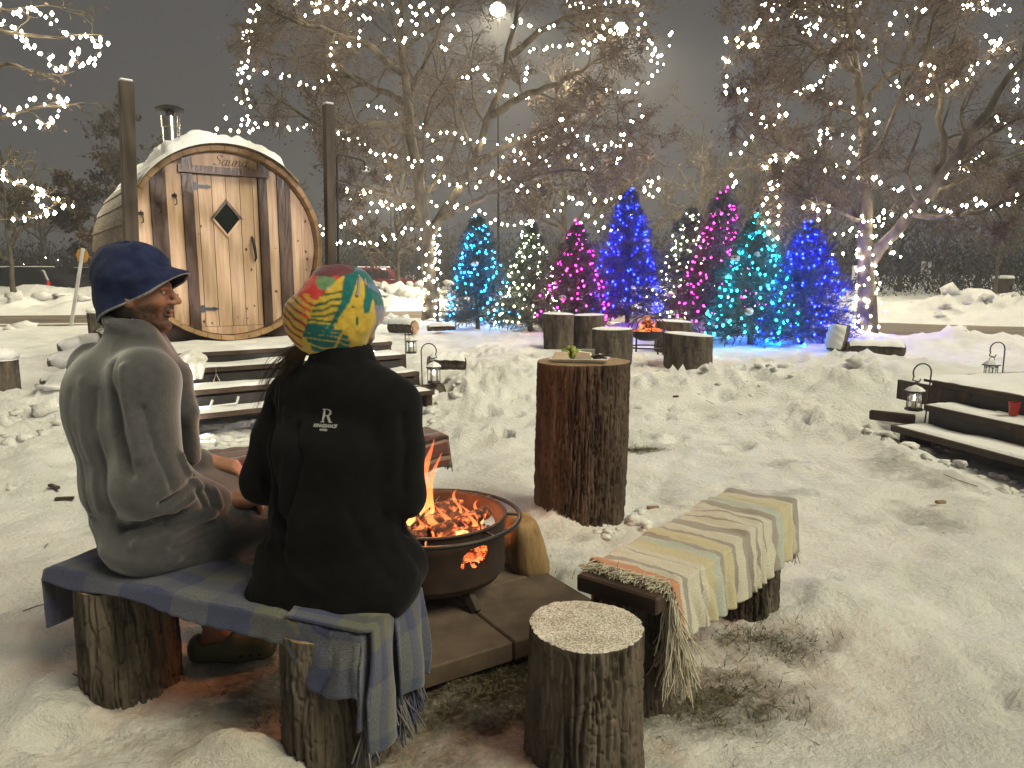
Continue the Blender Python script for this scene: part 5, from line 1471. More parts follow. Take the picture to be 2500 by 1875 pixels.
# bowl with the bear cut through its wall
BEAR = np.array([(628, 1262), (640, 1280), (660, 1278), (664, 1258), (660, 1240), (690, 1218), (700, 1200), (708, 1218), (722, 1250), (745, 1258), (770, 1250), (772, 1236), (752, 1226), (748, 1205), (778, 1200), (790, 1228), (812, 1234), (825, 1222), (805, 1208), (800, 1188), (822, 1182), (840, 1200), (868, 1212), (876, 1198), (858, 1182), (850, 1150), (866, 1130), (885, 1122), (888, 1085), (878, 1042), (862, 1040), (858, 1052), (830, 1042), (805, 1058), (770, 1068), (720, 1092), (690, 1128), (655, 1165), (645, 1205)], float)
bx_ = (BEAR[:, 0] - 757) / 260 * .135; by_ = -(BEAR[:, 1] - 1160) / 260 * .118 - .36 * bx_
ang = R(-50)
rad = np.array([math.cos(ang), math.sin(ang), 0]); tan = np.array([-math.sin(ang), math.cos(ang), 0])
def in_poly(x, y, px_, py_):
    ins = np.zeros(x.shape, bool); j = len(px_) - 1
    for i in range(len(px_)):
        c = ((py_[i] > y) != (py_[j] > y)) & (x < (px_[j] - px_[i]) * (y - py_[i]) / (py_[j] - py_[i] + 1e-12) + px_[i]); ins ^= c; j = i
    return ins
th_ = np.concatenate([k * math.pi / 2 + np.r_[np.linspace(-.26, .26, 110), np.linspace(.26, math.pi / 2 - .26, 14)[1:-1]] for k in range(4)]); zw = np.linspace(ZR - wall_h, ZR - .004, 96)
T_, Z_ = np.meshgrid(th_, zw); fw = grid_faces(len(th_), len(zw), True)
tc_ = T_.ravel()[fw]; tcm = np.where(tc_.max(1) - tc_.min(1) > 3, 9, (tc_.mean(1) + .6) % (math.pi / 2) - .6); zc_ = Z_.ravel()[fw].mean(1)
keep = ~in_poly(tcm * RR, zc_ - (ZR - .098), bx_, by_) | (tcm > 1)
def wall(r_): return np.stack([FC[0] + r_ * np.cos(T_ + ang), FC[1] + r_ * np.sin(T_ + ang), Z_], 2).reshape(-1, 3)
Vo, Vi = wall(RR), wall(RR - .005)
bowl = mobj('bowl', np.concatenate([Vo, Vi]), np.concatenate([fw[keep], fw[keep][:, ::-1] + len(Vo)]), M_RUST, pit, smooth=True)
q = MB(); q.lathe([(RR - .006, ZR - .004), (RR + .004, ZR - .006), (RR + .010, ZR), (RR + .006, ZR + .006), (RR - .004, ZR + .005), (RR - .006, ZR - .004)], FC, nb, cap=False); q.build('rim', M_RUST, bowl, smooth='all')
q = MB(); q.lathe([(RR, ZR - wall_h + .001), (RR * .93, ZR - wall_h - .028), (.02, ZR - wall_h - .042), (.02, ZR - wall_h - .036), (RR * .92, ZR - wall_h - .022), (RR - .005, ZR - wall_h + .001)], FC, nb, cap=False); q.build('bowl_bottom', M_RUST, bowl, smooth=True)
# spark mesh behind the cut-out
q = MB()
for k in range(22):
    x = -.075 + k * .15 / 21
    q.tube([FC + (rad * math.cos(x / RR) + tan * math.sin(x / RR)) * (RR - .010) + (0, 0, ZR - .165 + .13 * t) for t in (0, 1)], .0007, 3)
for k in range(19):
    z = ZR - .165 + k * .13 / 18
    q.tube([FC + (rad * math.cos(x / RR) + tan * math.sin(x / RR)) * (RR - .0095) + (0, 0, z) for x in np.linspace(-.075, .075, 9)], .0007, 3)
q.build('spark_screen', M_BLACK, pit)
# outer ring rail on short arms
q = MB(); q.tube([FC + (.362 * math.cos(t), .362 * math.sin(t), ZR - .012) for t in np.linspace(0, 2 * math.pi, 72, endpoint=False)], .0085, 8, closed=True); q.build('ring_rail', M_BLACK, pit, smooth='all')
for k in range(8):
    t = k * math.pi / 4 + .05
    q = MB(); q.tube([FC + (r_ * math.cos(t), r_ * math.sin(t), z_) for r_, z_ in ((RR + .002, ZR - .006), (.358, ZR - .012))], .006, 6); q.build('rail_arm', M_BLACK, pit)
for k in range(3):
    t = R(-48) + k * 2 * math.pi / 3
    c = FC + (.20 * math.cos(t), .20 * math.sin(t), .12)
    q = MB(); q.tube([FC + (.22 * math.cos(t), .22 * math.sin(t), ZR - wall_h - .03), FC + (.29 * math.cos(t), .29 * math.sin(t), .062)], [.03, .022], 6); q.build('leg', M_RUST, pit)
# grate poker lying over the rim
q = MB(); q.tube([FC + (.02, .17, ZR + .012), FC + (-.02, .02, ZR + .0), FC + (-.07, -.12, ZR - .02)], .006, 6); q.build('poker', M_BLACK, pit)

def ember_mat(name, base, lo, hi, s1, c_hot=(1.0, .23, .05), c_max=(1.0, .55, .16), sc=16, n0=.36, n1=.68):
    m = bpy.data.materials.new(name); m.use_nodes = True; nt = m.node_tree; N = nt.nodes.new; Lk = nt.links.new
    b = nt.nodes['Principled BSDF']; b.inputs['Base Color'].default_value = (*base, 1); b.inputs['Roughness'].default_value = .9
    tc = N('ShaderNodeTexCoord'); n = N('ShaderNodeTexNoise'); n.inputs['Scale'].default_value = sc; n.inputs['Detail'].default_value = 7; n.inputs['Roughness'].default_value = .7; Lk(tc.outputs['Object'], n.inputs['Vector'])
    r = _ramp(nt, [(.38, (.10, .01, .0)), (.52, c_hot), (.68, c_max)]); Lk(n.outputs['Fac'], r.inputs[0])
    mr = N('ShaderNodeMapRange'); mr.inputs['From Min'].default_value = n0; mr.inputs['From Max'].default_value = n1; mr.inputs['To Min'].default_value = lo; mr.inputs['To Max'].default_value = hi; Lk(n.outputs['Fac'], mr.inputs['Value'])
    Lk(r.outputs[0], b.inputs['Emission Color']); Lk(mr.outputs[0], b.inputs['Emission Strength'])
    return m
M_EMBER = ember_mat('glowing_embers', (.02, .012, .01), .02, 1.0, 1, (1.0, .13, .025), (1.0, .40, .09), 34, .44, .66)
M_CHAR = ember_mat('burning_log', (.030, .016, .012), .0, .75, 1, (1.0, .12, .03), (1.0, .38, .10), 26, .50, .72)
rs_ = np.random.RandomState(12)
fire = thing('camp_fire', (FC[0], FC[1], ZR - .2), 'burning logs, embers and flames inside the near fire pit', 'fire')
# ember bed
nr, na = 26, 80
k = np.linspace(0, 1, nr); a_ = np.linspace(0, 2 * math.pi, na, endpoint=False); K, A = np.meshgrid(k, a_, indexing='ij')
X, Y = K * .288 * np.cos(A), K * .288 * np.sin(A)
Z = ZR - .125 + .05 * (1 - K ** 2) + .022 * fbm2(X * 22, Y * 22, 3, 3) * (1 - K ** 8)
mobj('ember_bed', np.stack([FC[0] + X, FC[1] + Y, Z], 2).reshape(-1, 3), grid_faces(na, nr, True), M_EMBER, fire, smooth=True)
for (x0, y0, z0, x1, y1, z1, r_) in ((-.20, -.06, -.07, .20, -.10, -.055, .036), (-.16, .10, -.06, .20, .04, -.045, .040), (-.05, -.20, -.05, .08, .20, -.02, .034), (-.22, .02, -.02, .12, .14, -.015, .030), (.02, -.16, -.03, .22, .10, -.03, .028)):
    p, q_ = FC + (x0, y0, ZR + z0), FC + (x1, y1, ZR + z1)
    pl = poly([p, (p + q_) / 2 + rs_.normal(size=3) * .01, q_], 24); b = MB(); b.tube(pl, r_ * (1 + .05 * rs_.normal(size=24)), 14); b.build('burning_log', M_CHAR, fire, smooth=True)
# hot coals heaped against the wall behind the cut-out
M_HOT = ember_mat('hot_coals', (.03, .015, .01), .25, 2.2, 1, (1.0, .16, .05), (1.0, .50, .14))
for k in range(22):
    x = rs_.uniform(-.08, .08); r_ = RR - .030 - .06 * rs_.rand(); zc = ZR - .165 + .13 * rs_.rand()
    p = FC + (rad * math.cos(x / RR) + tan * math.sin(x / RR)) * r_ + (0, 0, zc)
    V, Fi = blob(p, (.026, .026, .022), rs_, 2, .3); mobj('hot_coal', V, Fi, M_HOT, fire, smooth=True)
for k in (1, 2, 3):
    a2 = ang + k * math.pi / 2; l = bpy.data.lights.new('ember_light', 'POINT'); l.energy = 2.0 if k == 3 else .5; l.color = (1, .34, .14); l.shadow_soft_size = .05
    lo = bpy.data.objects.new('ember_light', l); COL.objects.link(lo); lo.parent = fire; lo.location = (.20 * math.cos(a2), .20 * math.sin(a2), .125)
# flames
def flame_mat():
    m = bpy.data.materials.new('flame'); m.use_nodes = True; nt = m.node_tree; nt.nodes.clear(); N = nt.nodes.new; Lk = nt.links.new
    out = N('ShaderNodeOutputMaterial'); e = N('ShaderNodeEmission'); tr = N('ShaderNodeBsdfTransparent'); mx = N('ShaderNodeMixShader')
    lw = N('ShaderNodeLayerWeight'); lw.inputs[0].default_value = .35
    uv = N('ShaderNodeUVMap'); uv.uv_map = 'UVMap'; sp = N('ShaderNodeSeparateXYZ'); Lk(uv.outputs[0], sp.inputs[0])
    r = _ramp(nt, [(0, (1.0, .50, .14)), (.35, (1.0, .28, .07)), (1, (1.0, .13, .05))]); Lk(sp.outputs[1], r.inputs[0]); Lk(r.outputs[0], e.inputs[0]); e.inputs[1].default_value = .75
    f = N('ShaderNodeMath'); f.operation = 'SUBTRACT'; f.inputs[0].default_value = 1.0; Lk(lw.outputs['Facing'], f.inputs[1])
    g = N('ShaderNodeMath'); g.operation = 'MULTIPLY'; g.inputs[1].default_value = .62; Lk(f.outputs[0], g.inputs[0])
    h = N('ShaderNodeMath'); h.operation = 'MULTIPLY_ADD'; h.inputs[1].default_value = -.55; h.inputs[2].default_value = 1.0; Lk(sp.outputs[1], h.inputs[0])
    j = N('ShaderNodeMath'); j.operation = 'MULTIPLY'; Lk(g.outputs[0], j.inputs[0]); Lk(h.outputs[0], j.inputs[1])
    Lk(j.outputs[0], mx.inputs[0]); Lk(tr.outputs[0], mx.inputs[1]); Lk(e.outputs[0], mx.inputs[2]); Lk(mx.outputs[0], out.inputs[0])
    return m
M_FLAME = flame_mat()
def flame(x, y, h, w, seed, z0=-.06):
    rs2_ = np.random.RandomState(seed); nv, nu = 26, 14
    V = []; uv = []; ph = rs2_.uniform(0, 6)
    for j in range(nv):
        q = j / (nv - 1); r_ = w * (math.sin(math.pi * min(1, q * .92 + .10)) ** .8) * (1 - q * .55) + .001
        cx = x + .030 * math.sin(q * 5 + ph) * q + .02 * q * math.sin(ph * 3); cy = y + .022 * math.cos(q * 6 + ph) * q
        for i in range(nu):
            t = 2 * math.pi * i / nu
            V.append(FC + (cx + r_ * math.cos(t) * (1 + .3 * math.sin(3 * t + q * 6 + ph)), cy + r_ * .6 * math.sin(t), ZR + z0 + h * q)); uv.append((i / nu, q))
    mobj('flame', np.array(V), grid_faces(nu, nv, True), M_FLAME, fire, smooth=True, uv=np.array(uv))
for a in ((-.005, .06, .30, .016, 1), (-.035, .05, .36, .026, 2), (-.08, .0, .36, .034, 3), (.07, -.04, .10, .018, 4), (-.13, .03, .30, .03, 5), (.14, .06, .08, .014, 6), (.0, -.09, .13, .020, 7), (-.16, -.08, .16, .025, 8), (.17, -.05, .09, .012, 9), (.20, .04, .10, .010, 11), (.10, .12, .12, .012, 12), (.12, -.12, .07, .010, 13), (-.05, -.16, .10, .018, 10)):
    flame(*a)
l = bpy.data.lights.new('fire_light', 'POINT'); l.energy = 4.5; l.color = (1, .36, .13); l.shadow_soft_size = .08
lo = bpy.data.objects.new('fire_light', l); COL.objects.link(lo); lo.parent = fire; lo.location = (-.04, 0, .46)
l = bpy.data.lights.new('ember_light', 'POINT'); l.energy = 1.0; l.color = (1, .30, .10); l.shadow_soft_size = .06
lo = bpy.data.objects.new('ember_light', l); COL.objects.link(lo); lo.parent = fire; lo.location = (.10, -.13, .115)
# split log leaning by the pit
V, Fi = blob((0, 0, 0), (1, 1, 1), rs_, 4, .05)
V = np.sign(V) * np.abs(V) ** .55; V += .05 * fbm3(V[:, 0] * 3, V[:, 1] * 3, V[:, 2] * 1.2, 4, 5)[:, None] * V
V = V * np.array([.075, .11, .155]); V[:, 2] += .13; V[:, 0] += .10 * (1 - (V[:, 2]) / .3) * .4; V[:, 0] *= (1.15 - 1.4 * np.maximum(0, V[:, 2] - .08))
V = np.maximum(V, [-9, -9, -.05])
o = mobj('split_log', V @ rotz(R(20)).T + np.array([.035, 3.13, .02]), Fi, mat('split_wood', (.16, .095, .04), (.32, .21, .10), rough=.8, scale=5, stretch=(3, 3, .7), bump=.5, bump_scale=18), smooth=True, base=(.035, 3.13, .02))
tag(o, 'tan split log standing just right of the fire pit', 'log')

# ------------------------------------------------------------------ far fire bowl
FB = np.array([2.02, 11.0, gz(2.02, 11.0)])
fb = thing('fire_bowl', tuple(FB), 'low black fire bowl on legs, burning among the far stumps', 'fire pit')
q = MB(); q.lathe([(.30, .36), (.27, .35), (.22, .27), (.12, .22), (.01, .21), (.01, .225), (.12, .235), (.21, .285), (.262, .352), (.30, .366)], FB, 32, cap=False); q.build('bowl', M_BLACK, fb, smooth=True)
for k in range(4):
    t = R(45) + k * math.pi / 2
    q = MB(); q.tube([FB + (.28 * math.cos(t), .28 * math.sin(t), z) for z in (-.02, .35)], .014, 6); q.build('leg', M_BLACK, fb)
q = MB(); q.tube([FB + (.28 * math.cos(t), .28 * math.sin(t), .12) for t in np.linspace(0, 6.283, 32, endpoint=False)], .012, 6, closed=True); q.build('leg_ring', M_BLACK, fb)
for k in range(4):
    t = k * math.pi / 4
    q = MB(); q.tube([FB + (.30 * math.cos(a) * math.cos(t), .30 * math.cos(a) * math.sin(t), .36 + .22 * math.sin(a)) for a in np.linspace(0, math.pi, 14)], .007, 5); q.build('dome_bar', M_BLACK, fb)
ff = thing('bowl_fire', (FB[0], FB[1], FB[2] + .3), 'small wood fire burning in the far bowl', 'fire')
for k in range(5):
    t = k * 1.3; p = FB + (.16 * math.cos(t), .16 * math.sin(t), .33); q_ = FB + (-.08 * math.cos(t), -.08 * math.sin(t), .50)
    b = MB(); b.tube([p, (p + q_) / 2, q_], .035, 8); b.build('burning_log', M_CHAR, ff, smooth=True)
V, Fi = blob((0, 0, 0), (.21, .21, .07), rs_, 3, .2); mobj('ember_bed', V + FB + (0, 0, .34), Fi, M_EMBER, ff, smooth=True)
FC_keep = FC; FC = FB; fire_keep = fire; fire = ff; ZRk = ZR; ZR = .36
for a in ((.0, .0, .22, .05, 21), (-.08, .0, .15, .045, 22), (.09, .02, .14, .04, 23)): flame(*a, z0=0)
FC, fire, ZR = FC_keep, fire_keep, ZRk
l = bpy.data.lights.new('fire_light', 'POINT'); l.energy = 3.0; l.color = (1, .36, .13); l.shadow_soft_size = .12
lo = bpy.data.objects.new('fire_light', l); COL.objects.link(lo); lo.parent = ff; lo.location = (0, 0, .40)

# ------------------------------------------------------------------ plate of fruit on the tall stump
PT = np.array([.365, 3.98, .876])
pr = R(-12); MP = rotz(pr)
pl = thing('serving_plate', tuple(PT), 'white rectangular plate on the tall log', 'plate')
q = MB()
ox = np.array([(-.155, -.075), (.155, -.075), (.155, .075), (-.155, .075)]); ix_ = ox * .8
V = [(*p, .022) for p in ox] + [(*p, .008) for p in ix_] + [(*(p * .82), .0) for p in ox] + [(*(p * 1.02), .019) for p in ox]
F = [(4, 5, 6, 7)] + [(i, (i + 1) % 4, 4 + (i + 1) % 4, 4 + i) for i in range(4)] + [(8 + (i + 1) % 4, 8 + i, 12 + i, 12 + (i + 1) % 4)[::-1] for i in range(4)] + [(12 + i, 12 + (i + 1) % 4, (i + 1) % 4, i) for i in range(4)] + [(11, 10, 9, 8)]
q.add(np.array(V) @ MP.T + PT + (0, 0, .002), F); q.build('dish', mat('white_glaze', (.70, .69, .66), rough=.3, spec=.5), pl)
def onplate(x, y, z): return MP @ np.array([x, y, z]) + PT
gr = thing('grape_bunch', tuple(onplate(-.05, .01, .012)), 'bunch of green grapes on the plate', 'grapes')
Vg, Fg = blob((0, 0, 0), (.014, .014, .015), rs_, 2, .03); gm = mesh_data('grape', Vg, Fg, mat('green_grape', (.20, .26, .045), (.32, .36, .09), rough=.3, scale=20, spec=.5), smooth=True)
for k in range(46):
    a = rs_.uniform(0, 6.28); r_ = .055 * math.sqrt(rs_.rand()); z_ = .024 + rs_.rand() * (.062 - r_ * .8)
    link('grape', gm, gr, onplate(-.045 + r_ * 1.2 * math.cos(a), .01 + r_ * .8 * math.sin(a), z_))
q = MB(); q.tube([onplate(-.05, .02, .05), onplate(-.045, .025, .09), onplate(-.035, .03, .10)], .003, 5); q.build('stalk', M_CUT, gr)
for i, (x, y, rz_, lb) in enumerate([(-.095, -.045, 10, 'left white cheese wedge on the plate, by the grapes'), (.035, -.035, -8, 'right white cheese wedge on the plate, by the chocolates')]):
    q = MB(); q.prism([(-.05, 0), (.05, 0), (.035, .040), (-.03, .044)], .04, rotz(pr + R(rz_)) @ np.array([[1, 0, 0], [0, 0, -1], [0, 1, 0]]).astype(float), onplate(x, y, .016) + (0, .02, 0)); o = q.build('cheese_wedge', mat('white_cheese', (.62, .59, .48), (.72, .69, .58), rough=.6, scale=20), base=tuple(onplate(x, y, .012))); tag(o, lb, 'cheese', 'cheese wedges on the plate')
ch = thing('chocolate_pile', tuple(onplate(.10, .0, .012)), 'pile of dark chocolate pieces on the right of the plate', 'chocolate')
for k in range(20):
    q = MB(); q.box(onplate(.10 + rs_.normal() * .022, rs_.normal() * .022, .022 + rs_.rand() * .022), (.028, .022, .009), rotz(rs_.uniform(0, 3)), bevel=.002); q.build('chocolate_piece', mat('dark_chocolate', (.022, .012, .008), (.05, .028, .018), rough=.5, scale=30), ch)
q = MB(); q.box(onplate(.04, .055, .045), (.075, .003, .045), rotz(pr) @ np.array([[1, 0, 0], [0, .94, -.34], [0, .34, .94]])); o = q.build('place_card', mat('white_card', (.72, .72, .70), rough=.7), base=tuple(onplate(.04, .05, .012))); tag(o, 'small white card leaning behind the grapes', 'card')
# ------------------------------------------------------------------ people: smooth-blended volumes, meshed by surface nets
from mathutils.bvhtree import BVHTree
def surface_nets(f, lo, h):
    s = f < 0
    c = np.zeros(tuple(n - 1 for n in f.shape), dtype=np.int8)
    for dx in (0, 1):
        for dy in (0, 1):
            for dz in (0, 1):
                c += s[dx:f.shape[0] - 1 + dx, dy:f.shape[1] - 1 + dy, dz:f.shape[2] - 1 + dz]
    act = (c > 0) & (c < 8)
    ix = np.argwhere(act)
    idm = np.full(act.shape, -1, dtype=np.int32); idm[act] = np.arange(len(ix))
    acc = np.zeros((len(ix), 3)); cnt = np.zeros(len(ix))
    cor = [(a, b, d) for a in (0, 1) for b in (0, 1) for d in (0, 1)]
    vals = {k: f[ix[:, 0] + k[0], ix[:, 1] + k[1], ix[:, 2] + k[2]] for k in cor}
    for k in cor:
        for ax in range(3):
            if k[ax] == 0:
                k2 = list(k); k2[ax] = 1; k2 = tuple(k2)
                a, b = vals[k], vals[k2]
                m = (a < 0) != (b < 0)
                t = np.where(m, a / np.where(m, a - b, 1), 0)
                p = np.array(k, float)[None] + 0 * t[:, None]; p[:, ax] += t
                acc[m] += p[m]; cnt[m] += 1
    V = lo + (ix + acc / cnt[:, None]) * h
    F = []
    for ax in range(3):
        o1, o2 = [(1, 2), (2, 0), (0, 1)][ax]
        sl0 = [slice(None)] * 3; sl1 = [slice(None)] * 3
        sl0[ax] = slice(0, -1); sl1[ax] = slice(1, None)
        a = s[tuple(sl0)]; b = s[tuple(sl1)]
        e = np.argwhere(a != b)
        e = e[(e[:, o1] > 0) & (e[:, o2] > 0) & (e[:, o1] < f.shape[o1] - 1) & (e[:, o2] < f.shape[o2] - 1)]
        fl = a[e[:, 0], e[:, 1], e[:, 2]]
        def g(d1, d2):
            q = e.copy(); q[:, o1] -= d1; q[:, o2] -= d2
            return idm[q[:, 0], q[:, 1], q[:, 2]]
        q = np.stack([g(1, 1), g(0, 1), g(0, 0), g(1, 0)], 1)
        q[~fl] = q[~fl][:, ::-1]
        F.append(q)
    return V, np.concatenate(F)

class Field:
    def __init__(s, lo, hi, h):
        s.lo = np.array(lo, float); s.h = h
        n = np.ceil((np.array(hi) - s.lo) / h).astype(int) + 1
        s.f = np.full(n, .3, dtype=np.float32)
        s.ax = [s.lo[i] + np.arange(n[i]) * h for i in range(3)]
    def _sub(s, lo, hi):
        i0 = [max(0, int((lo[k] - s.lo[k]) / s.h) - 1) for k in range(3)]
        i1 = [min(s.f.shape[k], int((hi[k] - s.lo[k]) / s.h) + 3) for k in range(3)]
        if any(a >= b for a, b in zip(i0, i1)): return None, None
        sl = tuple(slice(a, b) for a, b in zip(i0, i1))
        X, Y, Z = np.meshgrid(*[s.ax[k][sl[k]].astype(np.float32) for k in range(3)], indexing='ij')
        return sl, np.stack([X, Y, Z], -1)
    def _mix(s, sl, d, k, op):
        f = s.f[sl]
        if op == 'sub':
            d = -d; hh = np.clip(.5 - .5 * (d - f) / k, 0, 1); s.f[sl] = f * hh + d * (1 - hh) + k * hh * (1 - hh)
        elif op == 'cut':
            s.f[sl] = np.maximum(f, -d)
        else:
            hh = np.clip(.5 + .5 * (d - f) / k, 0, 1); s.f[sl] = d * (1 - hh) + f * hh - k * hh * (1 - hh)
    def cone(s, a, b, ra, rb, k=.03, flat=None, op='add'):
        a = np.array(a, float); b = np.array(b, float); m = max(ra, rb) * (flat[1] if flat else 1) + k + .02
        sl, p = s._sub(np.minimum(a, b) - m, np.maximum(a, b) + m)
        if sl is None: return s
        ba = b - a; q = p - a.astype(np.float32)
        t = np.clip((q @ ba.astype(np.float32)) / max(1e-9, ba @ ba), 0, 1)
        w = q - t[..., None] * ba.astype(np.float32)
        d2 = (w * w).sum(-1)
        if flat:
            u = np.array(flat[0], float); u /= np.linalg.norm(u); pu = w @ u.astype(np.float32); d2 = d2 + pu * pu * (1 / flat[1] ** 2 - 1)
        s._mix(sl, np.sqrt(d2) - (ra + (rb - ra) * t), k, op); return s
    def chain(s, pts, rad, k=.03, flat=None, op='add'):
        for i in range(len(pts) - 1): s.cone(pts[i], pts[i + 1], rad[i], rad[i + 1], k, flat, op)
        return s
    def ell(s, c, rad, M=None, k=.02, op='add'):
        c = np.array(c, float); rad = np.array(rad, float); m = rad.max() + k + .02
        sl, p = s._sub(c - m, c + m)
        if sl is None: return s
        q = p - c.astype(np.float32)
        if M is not None: q = q @ np.array(M, dtype=np.float32)
        l = np.sqrt(((q / rad.astype(np.float32)) ** 2).sum(-1)); g = np.sqrt(((q / (rad ** 2).astype(np.float32)) ** 2).sum(-1)) + 1e-6
        s._mix(sl, l * (l - 1) / g, k, op); return s
    def mesh(s):
        V, F = surface_nets(s.f, s.lo, s.h)
        return V, F
def relax(V, F, it=2, lam=.5):
    n = len(V); e = np.concatenate([F[:, [0, 1]], F[:, [1, 2]], F[:, [2, 3]], F[:, [3, 0]]])
    deg = np.bincount(e.ravel(), minlength=n)[:, None].astype(float)
    for _ in range(it):
        a = np.zeros_like(V)
        for k in range(3):
            a[:, k] = np.bincount(e[:, 0], V[e[:, 1], k], n) + np.bincount(e[:, 1], V[e[:, 0], k], n)
        V = V + lam * (a / np.maximum(deg, 1) - V)
    return V
def normals(V, F):
    n = np.cross(V[F[:, 2]] - V[F[:, 0]], V[F[:, 3]] - V[F[:, 1]]); o = np.zeros_like(V)
    for k in range(4):
        for j in range(3): o[:, j] += np.bincount(F[:, k], n[:, j], len(V))
    return o / (np.linalg.norm(o, axis=1)[:, None] + 1e-12)
def seg_dist(V, pl):
    pl = np.array(pl, float); best = np.full(len(V), 9.0)
    for a, b in zip(pl[:-1], pl[1:]):
        ba = b - a; t = np.clip(((V - a) @ ba) / (ba @ ba), 0, 1); best = np.minimum(best, np.linalg.norm(V - a - t[:, None] * ba, axis=1))
    return best
def folds(V, F, lines):
    N = normals(V, F); d = np.zeros(len(V))
    for pl, amp, w in lines: d += amp * np.exp(-(seg_dist(V, pl) / w) ** 2)
    return V + N * d[:, None]
def v3(*a): return np.array(a, float)

M_SKIN = colmat('skin', rough=.55, spec=.35, var=.08, var_scale=60)
def hand(fd, wr, dirv, palm_n, side, ln=.18, curl=.5, k=.008):
    """palm and five fingers: dirv along the hand, palm_n out of the palm, side towards the thumb"""
    d = np.array(dirv, float); d /= np.linalg.norm(d); n = np.array(palm_n, float); n -= d * (n @ d); n /= np.linalg.norm(n); s_ = np.cross(d, n); s_ *= np.sign(s_ @ np.array(side, float)) or 1
    w = np.array(wr, float)
    fd.cone(w, w + d * .085, .027, .030, .02, flat=(s_, 1.35))
    for i, (o, l) in enumerate(((.026, .068), (.009, .078), (-.009, .072), (-.026, .055))):
        p = w + d * .088 + s_ * o; c = curl
        q = p + (d * math.cos(c * .6) + n * math.sin(c * .6)) * l * .45; r_ = q + (d * math.cos(c * 1.5) + n * math.sin(c * 1.5)) * l * .32; t = r_ + (d * math.cos(c * 2.2) + n * math.sin(c * 2.2)) * l * .25
        fd.chain([p, q, r_, t], [.0095, .009, .0082, .007], k)
    p = w + d * .03 + s_ * .028; q = p + (d * .55 + s_ * .6 + n * .35) * .038; r_ = q + (d * .85 + s_ * .1 + n * .4) * .03
    fd.chain([p, q, r_], [.013, .0105, .0085], .012)

# ================================================================== the man in the grey robe
f_ = v3(.68, .733, 0); r_m = v3(.733, -.68, 0)
MPl = v3(-1.19, 2.285, BZ + .012)
man = thing('person', tuple(MPl), 'seated person in grey robe and blue felt hat, turned in profile to the right', 'person')
HC = v3(-1.190, 2.375, 1.294); hf = v3(.972, .232, -.05); hf /= np.linalg.norm(hf); hr = v3(.232, -.972, 0); hr /= np.linalg.norm(hr); hz = np.cross(hr, hf); 
if hz[2] < 0: hz = -hz
HM = np.stack([hf, hr, hz], 1)
def H(x, y, z): return HC + HM @ np.array([x, y, z])
Nk = v3(-1.212, 2.365, 1.10)
Ls, Rs = v3(-1.412, 2.495, 1.035), v3(-1.115, 2.225, 1.035)
Elb, Wri = v3(-1.10, 2.175, .705), v3(-.955, 2.345, .612)
LElb, LWri = v3(-1.40, 2.60, .74), v3(-1.12, 2.66, .66)
HipR, KneR, AnkR = v3(-1.135, 2.245, .515), v3(-.835, 2.555, .470), v3(-1.045, 2.455, .105)
HipL, KneL, AnkL = v3(-1.265, 2.375, .515), v3(-1.00, 2.745, .555), v3(-1.085, 2.665, .105)
fd = Field((-1.60, 2.05, -.02), (-.74, 2.98, 1.45), .0048)
# trunk and limbs (under the robe)
fd.chain([MPl + (0, 0, .10), v3(-1.235, 2.33, .66), v3(-1.262, 2.36, .92)], [.095, .09, .095], .05, flat=(r_m, 1.35))
fd.cone(Ls, Rs, .05, .05, .04)
fd.chain([Rs, Elb, Wri], [.045, .038, .028], .02); fd.chain([Ls, LElb, LWri], [.045, .038, .028], .02)
fd.chain([HipR, KneR], [.082, .060], .03); fd.chain([HipL, KneL], [.082, .060], .03)
for K_, A_ in ((KneR, AnkR), (KneL, AnkL)):
    calf = (K_ * .62 + A_ * .38) + v3(-.02, -.012, -.01)
    fd.chain([K_, calf, A_ + (0, 0, .02)], [.056, .056, .036], .03)
    toe = A_ + v3(.17, .03, -.065); fd.chain([A_, A_ + v3(.05, .01, -.05), toe], [.036, .036, .026], .03); fd.cone(A_, A_ + v3(-.04, -.005, -.05), .034, .028, .02)
# neck and head
fd.chain([Nk + (0, 0, -.06), Nk, H(-.02, 0, -.07)], [.075, .060, .056], .03)
fd.ell(H(-.020, 0, .030), (.100, .077, .088), HM, .02)
fd.ell(H(.028, 0, -.028), (.062, .060, .082), HM, .03)
for sy in (-1, 1):
    fd.cone(H(-.012, sy * .046, -.052), H(.064, sy * .012, -.106), .026, .019, .025)
    fd.ell(H(.050, sy * .042, -.022), (.030, .020, .028), HM, .02)
fd.ell(H(.078, 0, -.108), (.017, .020, .015), HM, .018)
fd.ell(H(.078, 0, .022), (.016, .044, .013), HM, .018)
for sy in (-1, 1):
    fd.ell(H(.092, sy * .033, .001), (.019, .017, .011), HM, .012, 'sub')
    fd.ell(H(.0725, sy * .032, .0005), (.0135, .0145, .0105), HM, .004)
fd.cone(H(.086, 0, .012), H(.1165, 0, -.027), .0085, .0115, .010)
for sy in (-1, 1): fd.ell(H(.099, sy * .0125, -.033), (.013, .009, .009), HM, .007)
fd.ell(H(.092, 0, -.0585), (.012, .023, .0065), HM, .006); fd.ell(H(.0885, 0, -.0735), (.012, .021, .0075), HM, .006)
fd.cone(H(.104, -.02, -.0660), H(.104, .02, -.0660), .003, .003, .004, op='sub')
for sy in (-1, 1):
    fd.ell(H(-.012, sy * .077, -.012), (.020, .009, .033), HM, .008); fd.ell(H(-.006, sy * .088, -.012), (.009, .006, .018), HM, .006, 'sub')
hand(fd, Wri + v3(.004, .004, 0), v3(.62, .55, -.12), v3(0, 0, -1), v3(-.5, .8, 0), curl=.7)
